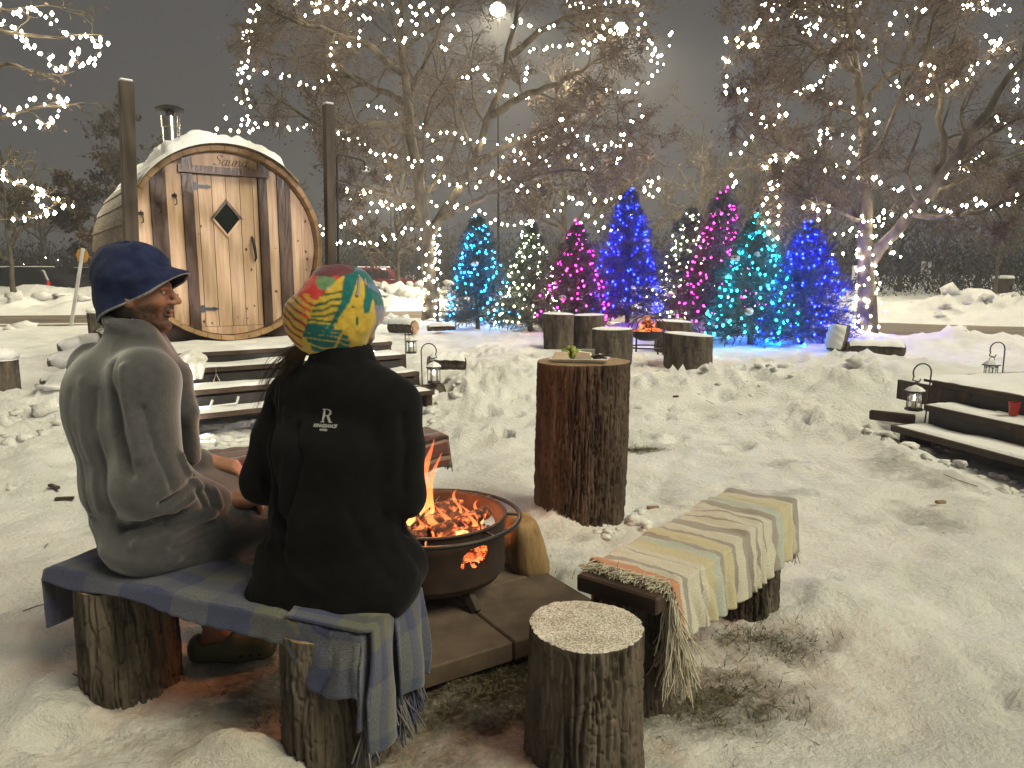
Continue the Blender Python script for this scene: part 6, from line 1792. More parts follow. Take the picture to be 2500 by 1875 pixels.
hand(fd, LWri, v3(.75, .1, -.2), v3(0, 0, -1), v3(.3, .8, 0), curl=.6)
V, F = fd.mesh(); V = relax(V, F, 1, .4)
q = (V - HC) @ HM
skin = np.tile(np.array([.30, .145, .095]), (len(V), 1))
isH = (q[:, 2] > -.16) & (np.abs(q[:, 0]) < .16) & (np.abs(q[:, 1]) < .12)
def paint(mask, col, a):
    global skin
    a = (a * mask)[:, None]; skin = skin * (1 - a) + np.array(col) * a
nz = fbm3(V[:, 0] * 160, V[:, 1] * 160, V[:, 2] * 160, 2, 4)
# stubble and moustache, brows, hair at the nape, lips, eyes
beard = isH * sstep(-.028, -.046, q[:, 2] + .22 * np.maximum(0, .045 - q[:, 0])) * sstep(-.040, -.015, q[:, 0]) * sstep(-.135, -.115, q[:, 2])
paint(beard, (.026, .017, .013), np.clip(.84 + .2 * nz, 0, 1))
paint(isH * sstep(-.038, -.046, q[:, 2]) * sstep(-.062, -.054, q[:, 2]) * sstep(.084, .09, q[:, 0]), (.04, .025, .018), .8)
paint(isH * (np.abs(q[:, 2] + .066) < .014) * (np.abs(q[:, 1]) < .022) * (q[:, 0] > .094), (.26, .10, .085), .8)
paint(isH * np.exp(-((q[:, 2] - .021 + .10 * (np.abs(q[:, 1]) - .03) ** 2 * 30) / .0055) ** 2) * (q[:, 0] > .05) * (np.abs(q[:, 1]) > .010) * (np.abs(q[:, 1]) < .052), (.02, .014, .01), .9)
for sy in (-1, 1):
    de = np.hypot((q[:, 1] - sy * .032) / .013, (q[:, 2] - .0005) / .006)
    paint(isH * (de < 1) * (q[:, 0] > .07), (.45, .42, .38), 1); paint(isH * (np.hypot(q[:, 1] - sy * .030, q[:, 2]) < .0055) * (q[:, 0] > .07), (.015, .012, .01), 1)
    paint(isH * (np.abs(de - 1.05) < .22) * (q[:, 0] > .06), (.05, .03, .022), .8)
paint(isH * (q[:, 2] > .02) * (q[:, 0] < .06), (.02, .014, .010), 1.0)
hairm = isH * sstep(-.006, -.022, q[:, 0] + .25 * q[:, 2]) * sstep(-.100, -.085, q[:, 2]) * (np.hypot((q[:, 0] + .012) / .024, (q[:, 2] + .012) / .038) > 1.0)
paint(hairm, (.018, .013, .010), .95)
mobj('body', V, F, M_SKIN, man, smooth=True, colors=np.clip(skin, 0.003, 1))

# hair showing below the hat
fd = Field(HC - .16, HC + .16, .0045)
fd.ell(H(-.052, 0, -.018), (.062, .072, .058), HM, .01); fd.ell(H(-.022, .062, .012), (.040, .022, .045), HM, .02); fd.ell(H(-.022, -.062, .012), (.040, .022, .045), HM, .02); fd.ell(H(-.012, .086, -.016), (.022, .03, .030), HM, .006, 'sub')
V, F = fd.mesh(); V = V + normals(V, F) * (.004 * fbm3(V[:, 0] * 120, V[:, 1] * 120, V[:, 2] * 30, 2, 3))[:, None]
M_HAIRD = mat('dark_hair', (.010, .008, .006), (.028, .020, .014), rough=.6, scale=60, spec=.3)
mobj('hair', V, F, M_HAIRD, man, smooth=True)

# felt hat: a bell with a soft brim, tipped back
hatM = np.stack([hf, hr, hz], 1)
nu, nv = 96, 46
a_ = np.linspace(0, 2 * math.pi, nu, endpoint=False); v_ = np.linspace(0, 1, nv); A, Vv = np.meshgrid(a_, v_)
front = np.cos(A)                                   # +1 at the brow
rr = np.where(Vv < .5, np.sin(np.clip(Vv / .5, 0, 1) * math.pi / 2) ** .72 * .108, .108)
brim = sstep(.70, 1.0, Vv)
fr_ = np.maximum(0, front) ** 1.3
rr = rr + brim * (-.004 + .044 * fr_ + .005 * np.sin(3 * A + .6)) + .005 * np.sin(2 * A + 9 * Vv) * sstep(.2, .6, Vv)
low_ = .040 + .165 * ((1 - front) / 2) ** .9                                    # short at the brow, long at the nape
zz = .149 - .050 * sstep(0, .5, Vv) - np.where(Vv > .22, ((Vv - .22) / .78), 0) * low_
zz = zz + brim * (.016 * fr_ * np.sin(A * 2 + .4) - .010 * fr_) + .006 * np.sin(A * 2 + 3 * Vv)
x = rr * np.cos(A) * 1.04 - .020 + .006 * brim * fr_ + .020 * sstep(.55, 1.0, Vv) * np.maximum(0, -front) ; y = rr * np.sin(A) * .90
nzh = .010 * fbm2(np.cos(A) * 1.6 + 5, np.sin(A) * 1.6 + Vv * 2.5, 3, 3) * sstep(.05, .4, Vv)
x = x + nzh * np.cos(A); y = y + nzh * np.sin(A); zz = zz + .008 * np.sin(A * 3 + 1) * sstep(.6, 1, Vv)
P = HC + np.stack([x, y, zz], 2).reshape(-1, 3) @ HM.T
V, F = thick_sheet(P, nu, nv, .007)
# stitch the seam of the ring
f1 = np.stack([np.arange(nv - 1) * nu + nu - 1, np.arange(nv - 1) * nu, (np.arange(nv - 1) + 1) * nu, (np.arange(nv - 1) + 1) * nu + nu - 1], 1)
F = np.concatenate([F, f1, f1[:, ::-1] + nu * nv])
M_FELT = mat('blue_felt', (.012, .017, .055), (.022, .030, .085), rough=.95, scale=25, bump=.5, bump_scale=180, bump_dist=.004, sheen=.12, spec=.1)
hat = mobj('felt_hat', V, F, M_FELT, man, smooth=True)
seam = HC + np.stack([x[-1], y[-1], zz[-1]], 1) @ HM.T
b = MB(); b.tube(seam, .0045, 6, closed=True); b.build('brim_edge', mat('felt_edge', (.16, .17, .21), (.26, .26, .28), rough=.95, scale=60), hat, smooth='all')
b = MB(); tp = HC + HM @ v3(-.03, 0, .137); b.tube([tp, tp + v3(-.015, 0, .012), tp + v3(-.035, .0, .008)], .004, 6); b.build('hang_loop', M_BLACK, hat)

# robe
fd = Field((-1.66, 2.02, .30), (-.70, 3.0, 1.22), .0062)
fd.chain([MPl + (0, 0, .095), v3(-1.235, 2.325, .66), v3(-1.268, 2.355, .88), v3(-1.262, 2.362, .99)], [.112, .128, .138, .110], .06, flat=(r_m, 1.40))
fd.cone(Ls + (0, 0, -.01), Rs + (0, 0, -.01), .078, .078, .05)
fd.ell(v3(-1.305, 2.335, .97), (.12, .12, .13), None, .06)
for S_ in (Ls, Rs): fd.cone(Nk + (0, 0, -.045), S_ + (0, 0, .0), .085, .074, .05)
fd.ell(MPl + v3(.03, .01, .060), (.150, .145, .085), None, .05)
fd.chain([Rs + (0, 0, -.02), Elb + v3(.0, .005, .01), Wri + v3(-.02, -.02, .0)], [.092, .096, .062], .055)
fd.chain([Ls + (0, 0, -.02), LElb, LWri + v3(-.03, -.02, 0)], [.080, .074, .056], .022)
fd.chain([HipR + (0, 0, .01), (HipR + KneR) / 2 + (0, 0, .005), KneR + v3(-.01, -.01, 0)], [.118, .105, .090], .05)
fd.cone(KneR + v3(-.02, -.02, 0), KneR + v3(.02, .02, -.04), .085, .070, .04)
fd.chain([HipL + (0, 0, .01), (HipL + KneL) / 2, KneL * .93 + HipL * .07], [.115, .100, .078], .05)
fd.ell((HipR + KneL) / 2 + v3(.08, .02, -.04), (.17, .17, .075), None, .05)            # cloth bridging the lap
fd.cone(HipR + v3(.10, .04, -.075), KneR + v3(-.05, -.03, -.055), .045, .035, .05)      # skirt lying on the bench
# shawl collar
nb_ = (Nk + H(-.02, 0, -.07)) / 2
cl = [nb_ + hf * (.072 * math.cos(t)) + hr * (.074 * math.sin(t)) + EZ * (.012 - .030 * math.cos(t)) for t in np.linspace(.5, 2 * math.pi - .5, 22)]
fd.chain([Nk + (0, 0, -.03), nb_ + (0, 0, .0)], [.098, .082], .05)
fd.chain(cl, [.013] * 22, .014)
for t0_, e_ in ((0, v3(-1.08, 2.42, .90)), (-1, v3(-1.06, 2.38, .90))): fd.chain([cl[t0_], cl[t0_] * .5 + e_ * .5 + hf * .02, e_, v3(-1.075, 2.42, .74)], [.020, .026, .026, .02], .03)
fd.chain([Nk + (0, 0, -.10), H(-.018, 0, -.08), H(0, 0, .0)], [.048, .060, .078], .010, op='sub')
# belt
rb = [MPl + v3(.0, .0, .175) + .172 * math.cos(t) * r_m + .132 * math.sin(t) * f_ for t in np.linspace(0, 2 * math.pi, 20)]
fd.chain(rb, [.004] * 20, .012, op='sub')
V, F = fd.mesh(); V = relax(V, F, 2, .5)
BVC = [None]
def pxl(lst):
    """points on the cloth under the given sight lines"""
    out = []
    for u, v, Y in lst:
        p = at(u, v, Y); o = Vector((0, 0, CAMZ)); h_ = BVC[0].ray_cast(o, (Vector(p) - o).normalized())
        out.append(np.array(h_[0]) if h_[0] is not None else p)
    return out
BVC[0] = BVHTree.FromPolygons([tuple(x) for x in V], [tuple(x) for x in F])
ln = [(pxl([(272, 890, 2.24), (274, 960, 2.22), (290, 1060, 2.20), (318, 1160, 2.18)]), -0.0170, 0.0190), (pxl([(305, 900, 2.20), (315, 1000, 2.16), (345, 1120, 2.14)]), 0.0174, 0.0153),
      (pxl([(350, 1000, 2.14), (380, 1100, 2.13), (420, 1190, 2.15)]), -0.0116, 0.0119), (pxl([(200, 930, 2.34), (205, 1080, 2.28), (240, 1240, 2.25)]), 0.0072, 0.0170), (pxl([(230, 960, 2.30), (245, 1100, 2.25), (280, 1250, 2.20)]), -0.0080, 0.0136),
      (pxl([(170, 960, 2.42), (185, 1100, 2.36), (220, 1250, 2.30)]), -0.0056, 0.0127), (pxl([(395, 1230, 2.12), (430, 1210, 2.14), (470, 1160, 2.18)]), -0.0174, 0.0085), (pxl([(420, 1250, 2.13), (470, 1215, 2.18)]), 0.0116, 0.0085),
      (pxl([(440, 1110, 2.2), (455, 1150, 2.2), (490, 1190, 2.22)]), 0.0145, 0.0102), (pxl([(330, 1330, 2.16), (420, 1300, 2.2), (520, 1255, 2.3)]), 0.0116, 0.0136), (pxl([(300, 1290, 2.15), (380, 1270, 2.15), (440, 1250, 2.17)]), -0.0232, 0.0119),
      (pxl([(420, 1340, 2.17), (500, 1310, 2.24), (600, 1260, 2.36)]), -0.0116, 0.0119), (pxl([(250, 1350, 2.18), (330, 1370, 2.14), (430, 1365, 2.15)]), 0.0087, 0.0153), (pxl([(480, 1200, 2.22), (500, 1240, 2.25)]), -0.0116, 0.0085), (pxl([(500, 1190, 2.26), (520, 1235, 2.29)]), -0.0116, 0.0085), (pxl([(525, 1195, 2.30), (540, 1235, 2.32)]), 0.0087, 0.0076)]
V = folds(V, F, ln)
N = normals(V, F)
zf = (V[:, 2] > .62)
rid = lambda n_: .5 - np.abs(n_)
d = .0055 * rid(fbm3(V[:, 0] * 8, V[:, 1] * 8, V[:, 2] * 2.2, 2, 8)) * zf + .008 * rid(fbm3(V[:, 0] * 6, V[:, 1] * 6, V[:, 2] * 10, 2, 9)) * ~zf
V = relax(V + N * d[:, None], F, 1, .4)
M_ROBE = mat('grey_fleece', (.052, .051, .057), (.070, .068, .075), rough=.95, scale=45, bump=.6, bump_scale=240, bump_dist=.004, sheen=.7, spec=.1)
mobj('robe', V, F, M_ROBE, man, smooth=True)

# clogs
M_CLOG = mat('olive_foam', (.085, .088, .048), (.11, .112, .062), rough=.6, scale=20, spec=.35)
for A_, gzz in ((AnkR, 0.0), (AnkL, 0.0)):
    dv = v3(.985, .17, 0); dv /= np.linalg.norm(dv); sv = np.cross(EZ, dv)
    c0 = v3(A_[0], A_[1], .0)
    def Q(x, y, z): return c0 + dv * x + sv * y + EZ * z
    fd = Field(c0 + v3(-.14, -.13, -.03), c0 + v3(.27, .17, .16), .0042)
    fd.chain([Q(-.055, 0, .032), Q(.06, 0, .030), Q(.155, .005, .032)], [.042, .045, .047], .03, flat=(sv, 1.12))
    fd.chain([Q(.06, 0, .060), Q(.15, .004, .036)], [.048, .040], .03, flat=(sv, 1.08))
    fd.chain([Q(-.055, 0, .055), Q(-.01, 0, .06)], [.040, .040], .02)
    fd.chain([Q(-.03, 0, .075), Q(-.0, 0, .12), Q(.02, 0, .20)], [.036, .044, .06], .01, op='sub')
    fd.chain([Q(-.02, 0, .072), Q(.045, 0, .072)], [.030, .034], .01, op='sub')
    fd.cone(Q(-.12, 0, -.064), Q(.26, 0, -.064), .06, .06, .005, flat=(sv, 3.0), op='sub')
    V, F = fd.mesh(); V = relax(V, F, 1, .4)
    cg = mobj('clog', V, F, M_CLOG, man, smooth=True)
    bv = BVHTree.FromPolygons([tuple(x) for x in V], [tuple(x) for x in F])
    hl = []
    for (x, y, z) in ((.09, 0, .2), (.115, .022, .2), (.115, -.022, .2), (.14, .03, .2), (.14, 0, .2), (.14, -.03, .2), (.165, .02, .2), (.165, -.02, .2)): hl.append((Q(x, y, z), -EZ))
    for x in (.09, .12, .15):
        for sg in (-1, 1): hl.append((Q(x, sg * .2, .026), -sg * sv))
    for o, dr in hl:
        hit = bv.ray_cast(Vector(o), Vector(dr))
        if hit[0] is None: continue
        b = MB(); b.lathe([(.001, .0006), (.0062, .0008), (.0062, -.004), (.001, -.004)], np.array(hit[0]), 10, axis=np.array(hit[1])); b.build('vent_hole', M_BLACK, cg)

# ================================================================== the woman in the black jacket
f_w = v3(.37, .93, 0); f_w /= np.linalg.norm(f_w); r_w = v3(f_w[1], -f_w[0], 0)
WP = v3(-.505, 2.045, BZ + .012)
wom = thing('person', tuple(WP), 'seated person seen from behind in black jacket and bright patterned hat', 'person')
def Wp(a, b, z): return WP + r_w * a + f_w * b + EZ * z
HW = v3(-.497, 2.10, 1.235); MW = np.stack([f_w, r_w, EZ], 1)
NW = v3(-.482, 2.085, 1.075)
LsW, RsW = NW - r_w * .172 + (0, 0, -.078), NW + r_w * .165 + (0, 0, -.078)
LeW, ReW = v3(-.742, 2.150, .735), v3(-.312, 1.995, .740)
LwW, RwW = v3(-.68, 2.38, .64), v3(-.40, 2.24, .64)
fd = Field((-.95, 1.80, -.02), (-.02, 2.80, 1.40), .0055)
fd.chain([Wp(0, 0, .10), Wp(0, .01, .30), NW + (0, 0, -.16)], [.09, .085, .085], .05, flat=(r_w, 1.35))
fd.cone(LsW, RsW, .045, .045, .04); fd.chain([NW + (0, 0, -.08), NW, HW + (0, 0, -.08)], [.06, .048, .048], .02)
fd.ell(HW + f_w * .01, (.093, .073, .105), MW, .02); fd.ell(HW + f_w * .07 + (0, 0, -.06), (.04, .045, .05), MW, .03); fd.cone(HW + f_w * .10, HW + f_w * .118 + (0, 0, -.03), .009, .011, .01)
for sgn, S_, E_, W_ in ((-1, LsW, LeW, LwW), (1, RsW, ReW, RwW)):
    fd.chain([S_, E_, W_], [.042, .035, .026], .02); hand(fd, W_, v3(.3, .8, -.3), v3(0, 0, -1), -sgn * r_w, curl=.5)
    hp = Wp(sgn * .10, .06, .085); lgd = v3(-.12, 1, 0); kn = hp + lgd * .42 + (0, 0, .02); an = v3(kn[0], kn[1] - .03, .085)
    fd.chain([hp, kn, an, an + f_w * .13 + (0, 0, -.05)], [.085, .060, .042, .035], .03)
V, F = fd.mesh()
sk = np.tile(np.array([.42, .24, .17]), (len(V), 1)); sk[V[:, 2] < .57] = (.012, .012, .014); sk[V[:, 2] < .13] = (.02, .015, .012)
mobj('body', V, F, M_SKIN, wom, smooth=True, colors=sk)

fd = Field((-1.0, 1.74, .33), (-.06, 2.62, 1.18), .0062)
fd.chain([Wp(0, 0, .08), Wp(0, .0, .24), Wp(.0, .01, .42), NW + (0, 0, -.14)], [.128, .124, .126, .108], .06, flat=(r_w, 1.48))
fd.cone(LsW + (0, 0, -.01), RsW + (0, 0, -.01), .072, .072, .06)
fd.chain([NW + r_w * -.10 + (0, -.01, -.055), NW + (0, -.015, -.035), NW + r_w * .10 + (0, -.01, -.055)], [.070, .080, .070], .06)
fd.chain([NW + (0, 0, -.05), NW + (0, 0, .050)], [.094, .086], .03)
fd.chain([NW + (0, 0, .085), NW + (0, 0, .03)], [.078, .06], .008, op='sub')
for S_, E_, W_ in ((LsW, LeW, LwW), (RsW, ReW, RwW)):
    fd.chain([S_ + (0, 0, -.015), (S_ + E_) / 2 + (0, 0, .0), E_, W_ - (W_ - E_) * .1], [.072, .072, .066, .050], .020)
# skirt of the jacket lying over the bench
fd.chain([Wp(-.13, -.03, .040), Wp(.13, -.02, .065)], [.098, .100], .06)
fd.chain([Wp(-.185, .02, .05), Wp(-.19, -.05, -.01)], [.115, .075], .05); fd.chain([Wp(.16, .03, .08), Wp(.185, .0, .065)], [.105, .075], .05)
fd.chain([Wp(-.19, -.085, -.020), Wp(0, -.10, -.028), Wp(.09, -.085, .0), Wp(.19, -.035, .045)], [.044, .046, .045, .045], .05)
for s_ in (-1, 1): fd.chain([Wp(s_ * .10, .06, .09), Wp(s_ * .10, .06, .09) + v3(-.12, 1, 0) * .24], [.10, .08], .05)
V, F = fd.mesh(); V = relax(V, F, 2, .5)
BVC[0] = BVHTree.FromPolygons([tuple(x) for x in V], [tuple(x) for x in F])
ln = [(pxl([(662, 985, 2.08), (660, 1080, 2.07), (672, 1180, 2.06), (690, 1290, 2.02)]), -.018, .014), (pxl([(700, 1010, 2.03), (705, 1110, 2.0), (690, 1230, 2.0), (660, 1330, 1.98)]), .010, .016), (pxl([(728, 1040, 2.01), (735, 1120, 1.98), (712, 1220, 1.97), (688, 1330, 1.95)]), -.012, .013),
      (pxl([(640, 1180, 2.1), (640, 1260, 2.06), (615, 1350, 2.0)]), .010, .014), (pxl([(985, 1020, 1.93), (992, 1110, 1.93), (985, 1190, 1.93), (990, 1300, 1.92)]), -.012, .014), (pxl([(700, 1340, 1.94), (720, 1400, 1.92), (770, 1440, 1.9)]), .006, .016),
      (pxl([(950, 1250, 1.9), (970, 1340, 1.88), (1010, 1400, 1.87)]), .008, .018), (pxl([(850, 1250, 1.9), (900, 1340, 1.88), (960, 1420, 1.87)]), -.006, .018), (pxl([(740, 870, 2.03), (830, 900, 2.0), (905, 875, 2.0)]), -.006, .010)]
V = folds(V, F, ln)
N = normals(V, F)
V = relax(V + N * (.010 * (.5 - np.abs(fbm3(V[:, 0] * 8, V[:, 1] * 8, V[:, 2] * 2.5, 2, 18))))[:, None], F, 1, .4)
M_JKT = mat('black_fleece', (.0050, .0050, .0056), (.0072, .0072, .0078), rough=.95, scale=30, bump=.4, bump_scale=260, bump_dist=.003, sheen=.05, spec=.08)
jk = mobj('jacket', V, F, M_JKT, wom, smooth=True)
bvj = BVHTree.FromPolygons([tuple(x) for x in V], [tuple(x) for x in F])
# emblem and name printed on the back
RP = [(0, 0), (.34, 0), (.34, .05), (.24, .07), (.24, .46), (.36, .46), (.62, .08), (.70, .0), (.96, 0), (.96, .05), (.84, .08), (.56, .49), (.70, .58), (.74, .74), (.68, .90), (.54, .98), (.36, 1.0), (0, 1.0), (0, .95), (.10, .93), (.10, .07), (0, .05)]
RH = [(.24, .52), (.24, .94), (.36, .94), (.50, .89), (.58, .74), (.52, .58), (.38, .52)]
def print_on_back(tris, name, m, parent):
    V, F = [], []
    for t in tris:
        for (x, y) in t:
            o = Vector(Wp(x, -.6, y)); h_ = bvj.ray_cast(o, Vector(f_w)); p = np.array(h_[0]) if h_[0] is not None else np.array(o)
            V.append(p + np.array(h_[1] if h_[1] is not None else (0, 0, 0)) * .0016)
        F.append((len(V) - 3, len(V) - 2, len(V) - 1))
    return mobj(name, np.array(V), F, m, parent)
def tri_poly(outer, hole=None, sub=0):
    cu = bpy.data.curves.new('t', 'CURVE'); cu.dimensions = '2D'; cu.fill_mode = 'FRONT'
    for pl in [outer] + ([hole] if hole else []):
        s_ = cu.splines.new('POLY'); s_.points.add(len(pl) - 1); s_.use_cyclic_u = True
        for p, (x, y) in zip(s_.points, pl): p.co = (x, y, 0, 1)
    o = bpy.data.objects.new('t', cu); COL.objects.link(o); dg = bpy.context.evaluated_depsgraph_get(); me = bpy.data.meshes.new_from_object(o.evaluated_get(dg)); bpy.data.objects.remove(o)
    me.calc_loop_triangles(); T = [[tuple(me.vertices[i].co)[:2] for i in t.vertices] for t in me.loop_triangles]; bpy.data.meshes.remove(me); return T
M_PRINT = mat('grey_print', (.30, .30, .30), rough=.7)
ex0, ez0 = .020, .525
print_on_back([[(ex0 + x * .036, ez0 + y * .036) for x, y in t] for t in tri_poly(RP, RH)], 'emblem', M_PRINT, jk)
def text_tris(s_, size, cx, cz):
    cu = bpy.data.curves.new('t', 'FONT'); cu.body = s_; cu.size = size; cu.align_x = 'CENTER'; cu.align_y = 'CENTER'; cu.resolution_u = 2; cu.offset = .0006
    o = bpy.data.objects.new('t', cu); COL.objects.link(o); dg = bpy.context.evaluated_depsgraph_get(); me = bpy.data.meshes.new_from_object(o.evaluated_get(dg)); bpy.data.objects.remove(o)
    me.calc_loop_triangles(); T = [[(me.vertices[i].co.x + cx, me.vertices[i].co.y + cz) for i in t.vertices] for t in me.loop_triangles]; bpy.data.meshes.remove(me); return T
print_on_back(text_tris('RENAISSANCE', .0105, ex0 + .018, ez0 - .008), 'name_print', M_PRINT, jk)
print_on_back(text_tris('HOTELS', .0062, ex0 + .018, ez0 - .0175), 'name_print', M_PRINT, jk)

# her printed hat
hc = v3(-.500, 2.095, 1.243)
f_j, r_j, MWj = f_w, r_w, MW
f_w = v3(-.21, .978, 0); f_w /= np.linalg.norm(f_w); r_w = v3(f_w[1], -f_w[0], 0); MW = np.stack([f_w, r_w, EZ], 1)
fd = Field(hc - .20, hc + .20, .0030)
fd.ell(hc, (.132, .126, .130), MW, .02)
fd.ell(hc + r_w * -.035 + (0, 0, -.015), (.115, .102, .112), MW, .03)
fd.ell(hc + r_w * .045 + f_w * .01 + (0, 0, .0), (.115, .086, .122), MW, .03)
fd.ell(hc + f_w * .04 + (0, 0, -.14), (.10, .10, .045), MW, .02, 'sub')
fd.ell(hc + r_w * -.135 + (0, 0, .115), (.12, .065, .065), MW, .05, 'sub'); fd.ell(hc + r_w * .14 + (0, 0, -.10), (.12, .05, .06), MW, .04, 'sub')
def hp_(a, z, lift=0.0):
    """point on the back of the hat at side offset a and height z"""
    a2 = a / .126; z2 = z / .130; b = -.132 * math.sqrt(max(.02, 1 - a2 * a2 - z2 * z2)); return hc + r_w * a * (1 + lift) + f_w * b * (1 + lift) + EZ * z * (1 + lift)
seamA = [(.055, .112), (.02, .098), (-.02, .06), (-.050, .028), (-.066, -.01), (-.082, -.05), (-.088, -.07)]
seamB = [(.060, .112), (.088, .080), (.108, .03), (.112, -.02), (.100, -.07), (.085, -.095)]
for sm in (seamA, seamB): fd.chain([hp_(*p) for p in sm], [.006] * len(sm), .006)
V, F = fd.mesh(); V = relax(V, F, 1, .4)
V = V + normals(V, F) * (.0035 * fbm3(V[:, 0] * 22, V[:, 1] * 22, V[:, 2] * 22, 3, 5))[:, None]
q = (V - hc) @ MW; qa, qz = q[:, 1], q[:, 2]
YEL, TEA, GRN, RED, ORA, MRN, PNK, GRY = (.50, .34, .045), (.006, .115, .115), (.018, .085, .040), (.50, .035, .035), (.60, .24, .03), (.12, .03, .045), (.42, .22, .26), (.20, .19, .25)
C = np.tile(np.array(YEL), (len(V), 1))
def pc(mask, col): C[mask] = col
w1 = .012 * fbm2(qa * 30, qz * 30, 2, 5)
def left_of(sm, off=0):
    zs = np.array([p[1] for p in sm])[::-1]; as_ = np.array([p[0] for p in sm])[::-1]
    return qa < np.interp(qz, zs, as_) + off
LA = left_of(seamA); RBm = ~left_of(seamB)
mid = ~LA & ~RBm
# palm fronds over the yellow panel
stem = np.interp(qz, [-.10, -.05, .03, .11], [-.055, -.02, .030, .052])
pc(mid & (np.abs(qa - stem) < np.interp(qz, [-.10, -.03, .06, .11], [.001, .005, .015, .020])), TEA)
for z0, sl, wd, a0, a1, cc in [(.055, .22, .0028, -.03, .04, GRN), (.035, .25, .0034, -.05, .03, GRN), (.018, .2, .003, -.055, .02, GRN), (.0, .12, .003, -.06, .015, GRN), (-.018, .02, .0035, -.07, .01, GRN), (-.034, -.06, .0048, -.085, .0, TEA), (-.046, -.10, .005, -.085, .02, TEA), (-.058, -.14, .0055, -.085, .035, TEA), (-.072, -.16, .006, -.085, .04, TEA), (-.087, -.16, .006, -.075, .035, TEA), (-.102, -.16, .006, -.065, .03, TEA)]:
    pc(mid & (np.abs(qz - z0 - sl * qa + w1 * .5) < wd) & (qa > a0) & (qa < a1), cc)
pc(mid & (np.abs(qa - .02 - .5 * (qz + .05)) < .003) & (qz < -.03), YEL)
pc(mid & (qa > .078) & (np.abs(qa - .095 + .3 * np.maximum(0, .05 - qz)) < .012) & (qz > -.0), TEA)
pc(mid & (np.hypot(qa - .06, (qz + .02) / 3) < .004), GRN); pc(mid & (np.hypot((qa - .05) / 2, qz - .018) < .003), GRN)
# red and orange panel
pc(LA, ORA); pc(LA & (qz > .045 + w1 * 2), RED); pc(LA & (np.hypot(qa + .02, qz - .085) < .022 + w1), (.12, .22, .11)); pc(LA & (qz > .098 + w1), MRN)
st = np.sin((qz * 1.0 + qa * .8) * 260 + w1 * 120)
pc(LA & (st > .55) & (qz < .05) & (qa < -.07), MRN); pc(LA & (st < -.2) & (qz < .045), YEL); pc(LA & (st > .3) & (qz < .05) & (qa > -.085), RED)
pc(RBm, GRY); pc(RBm & (qz > .02), (.02, .12, .13)); pc(RBm & (qz < -.05), PNK); pc(RBm & (np.sin(qz * 120 + w1 * 90) > .6), (.12, .16, .30))
sd_ = np.minimum(seg_dist(V, [hp_(*p) for p in seamA]), seg_dist(V, [hp_(*p) for p in seamB])); pc(sd_ < .0065, (.34, .32, .27))
e_ = np.concatenate([F[:, [0, 1]], F[:, [1, 2]], F[:, [2, 3]], F[:, [3, 0]]]); dg_ = np.bincount(e_.ravel(), minlength=len(V))[:, None]
C = .45 * C + .55 * np.stack([np.bincount(e_[:, 0], C[e_[:, 1], k], len(V)) + np.bincount(e_[:, 1], C[e_[:, 0], k], len(V)) for k in range(3)], 1) / np.maximum(dg_, 1)
whh = mobj('printed_hat', V, F, colmat('printed_cotton', rough=.9, spec=.15, sheen=.3, bump=.3, bump_scale=160, var=.15, var_scale=60), wom, smooth=True, colors=C)
b = MB(); b.tube([hp_(.060, .112, .03), hp_(.066, .09, .06), hp_(.062, .06, .06), hp_(.058, .045, .06)], [.004, .004, .0035, .005], 6); b.tube([hp_(.060, .112, .03), hp_(.078, .095, .06), hp_(.082, .07, .06)], .0035, 6); b.build('tie_cord', mat('tie_cord', (.30, .27, .27), rough=.9), whh)

# her hair falling at the left side
rsw = np.random.RandomState(3); P = []
for k in range(1500):
    t0 = rsw.rand(); s0 = hc - r_w * (.075 + .03 * rsw.rand()) + f_w * (.0 + .07 * rsw.rand()) + (0, 0, -.085 - .02 * rsw.rand())
    loose = k < 60
    e = s0 + v3(-.015 - (.10 * rsw.rand() if loose else .03 * rsw.rand()), .01, -.11 - .09 * rsw.rand()) if not loose else s0 + v3(-.05 - .10 * rsw.rand(), .02 * rsw.normal(), -.08 - .12 * rsw.rand())
    m1 = s0 * .6 + e * .4 + v3(-.020 - .02 * rsw.rand(), 0, .01); m2 = s0 * .25 + e * .75 + v3(-.018, 0, -.01)
    P.append(poly([s0, m1, m2, e], 8))
P = np.array(P); V, F = tubes(P, np.full(P.shape[:2], .0008) * np.linspace(1, .5, 8)[None], 3)
mobj('hair', V, F, mat('brown_hair', (.045, .026, .014), (.11, .068, .038), rough=.5, scale=40, spec=.4), wom, smooth=True)
# ------------------------------------------------------------------ second deck on the right
P1 = v3(3.0, 5.75, 0); D2v = v3(.2425, -.970, 0); N2v = v3(.970, .2425, 0); M2 = np.stack([D2v, N2v, EZ], 1)
def Lr(a, b, z): return P1 + D2v * a + N2v * b + EZ * z
d2 = thing('timber_deck', tuple(Lr(1, .6, 0)), 'dark timber steps and deck at the right edge, half under snow', 'deck')
TR2 = [(.165, 0.0), (.315, .30), (.465, .60)]
for z, b in TR2[:2]:
    for k in (0, 1):
        q = MB(); q.box(Lr(1.5, b + .072 + .15 * k, z - .025), (3.0, .143, .05), M2, bevel=.004); q.build('tread', M_STAIN, d2)
for k in range(9):
    q = MB(); q.box(Lr(1.25, .60 + .072 + .15 * k, .465 - .025), (3.5 if k > 1 else 3.0 + (.5 if k else 0), .143, .05), M2, bevel=.004); q.build('deck_board', M_STAIN, d2)
for a in (.10, 1.4, 2.9):
    for b, z0, z1 in ((.16, -.05, .115), (.46, -.05, .265), (.76, -.05, .415)):
        q = MB(); q.box(Lr(a, b, (z0 + z1) / 2), (.05, .26, z1 - z0), M2); q.build('stringer', M_STAIN, d2)
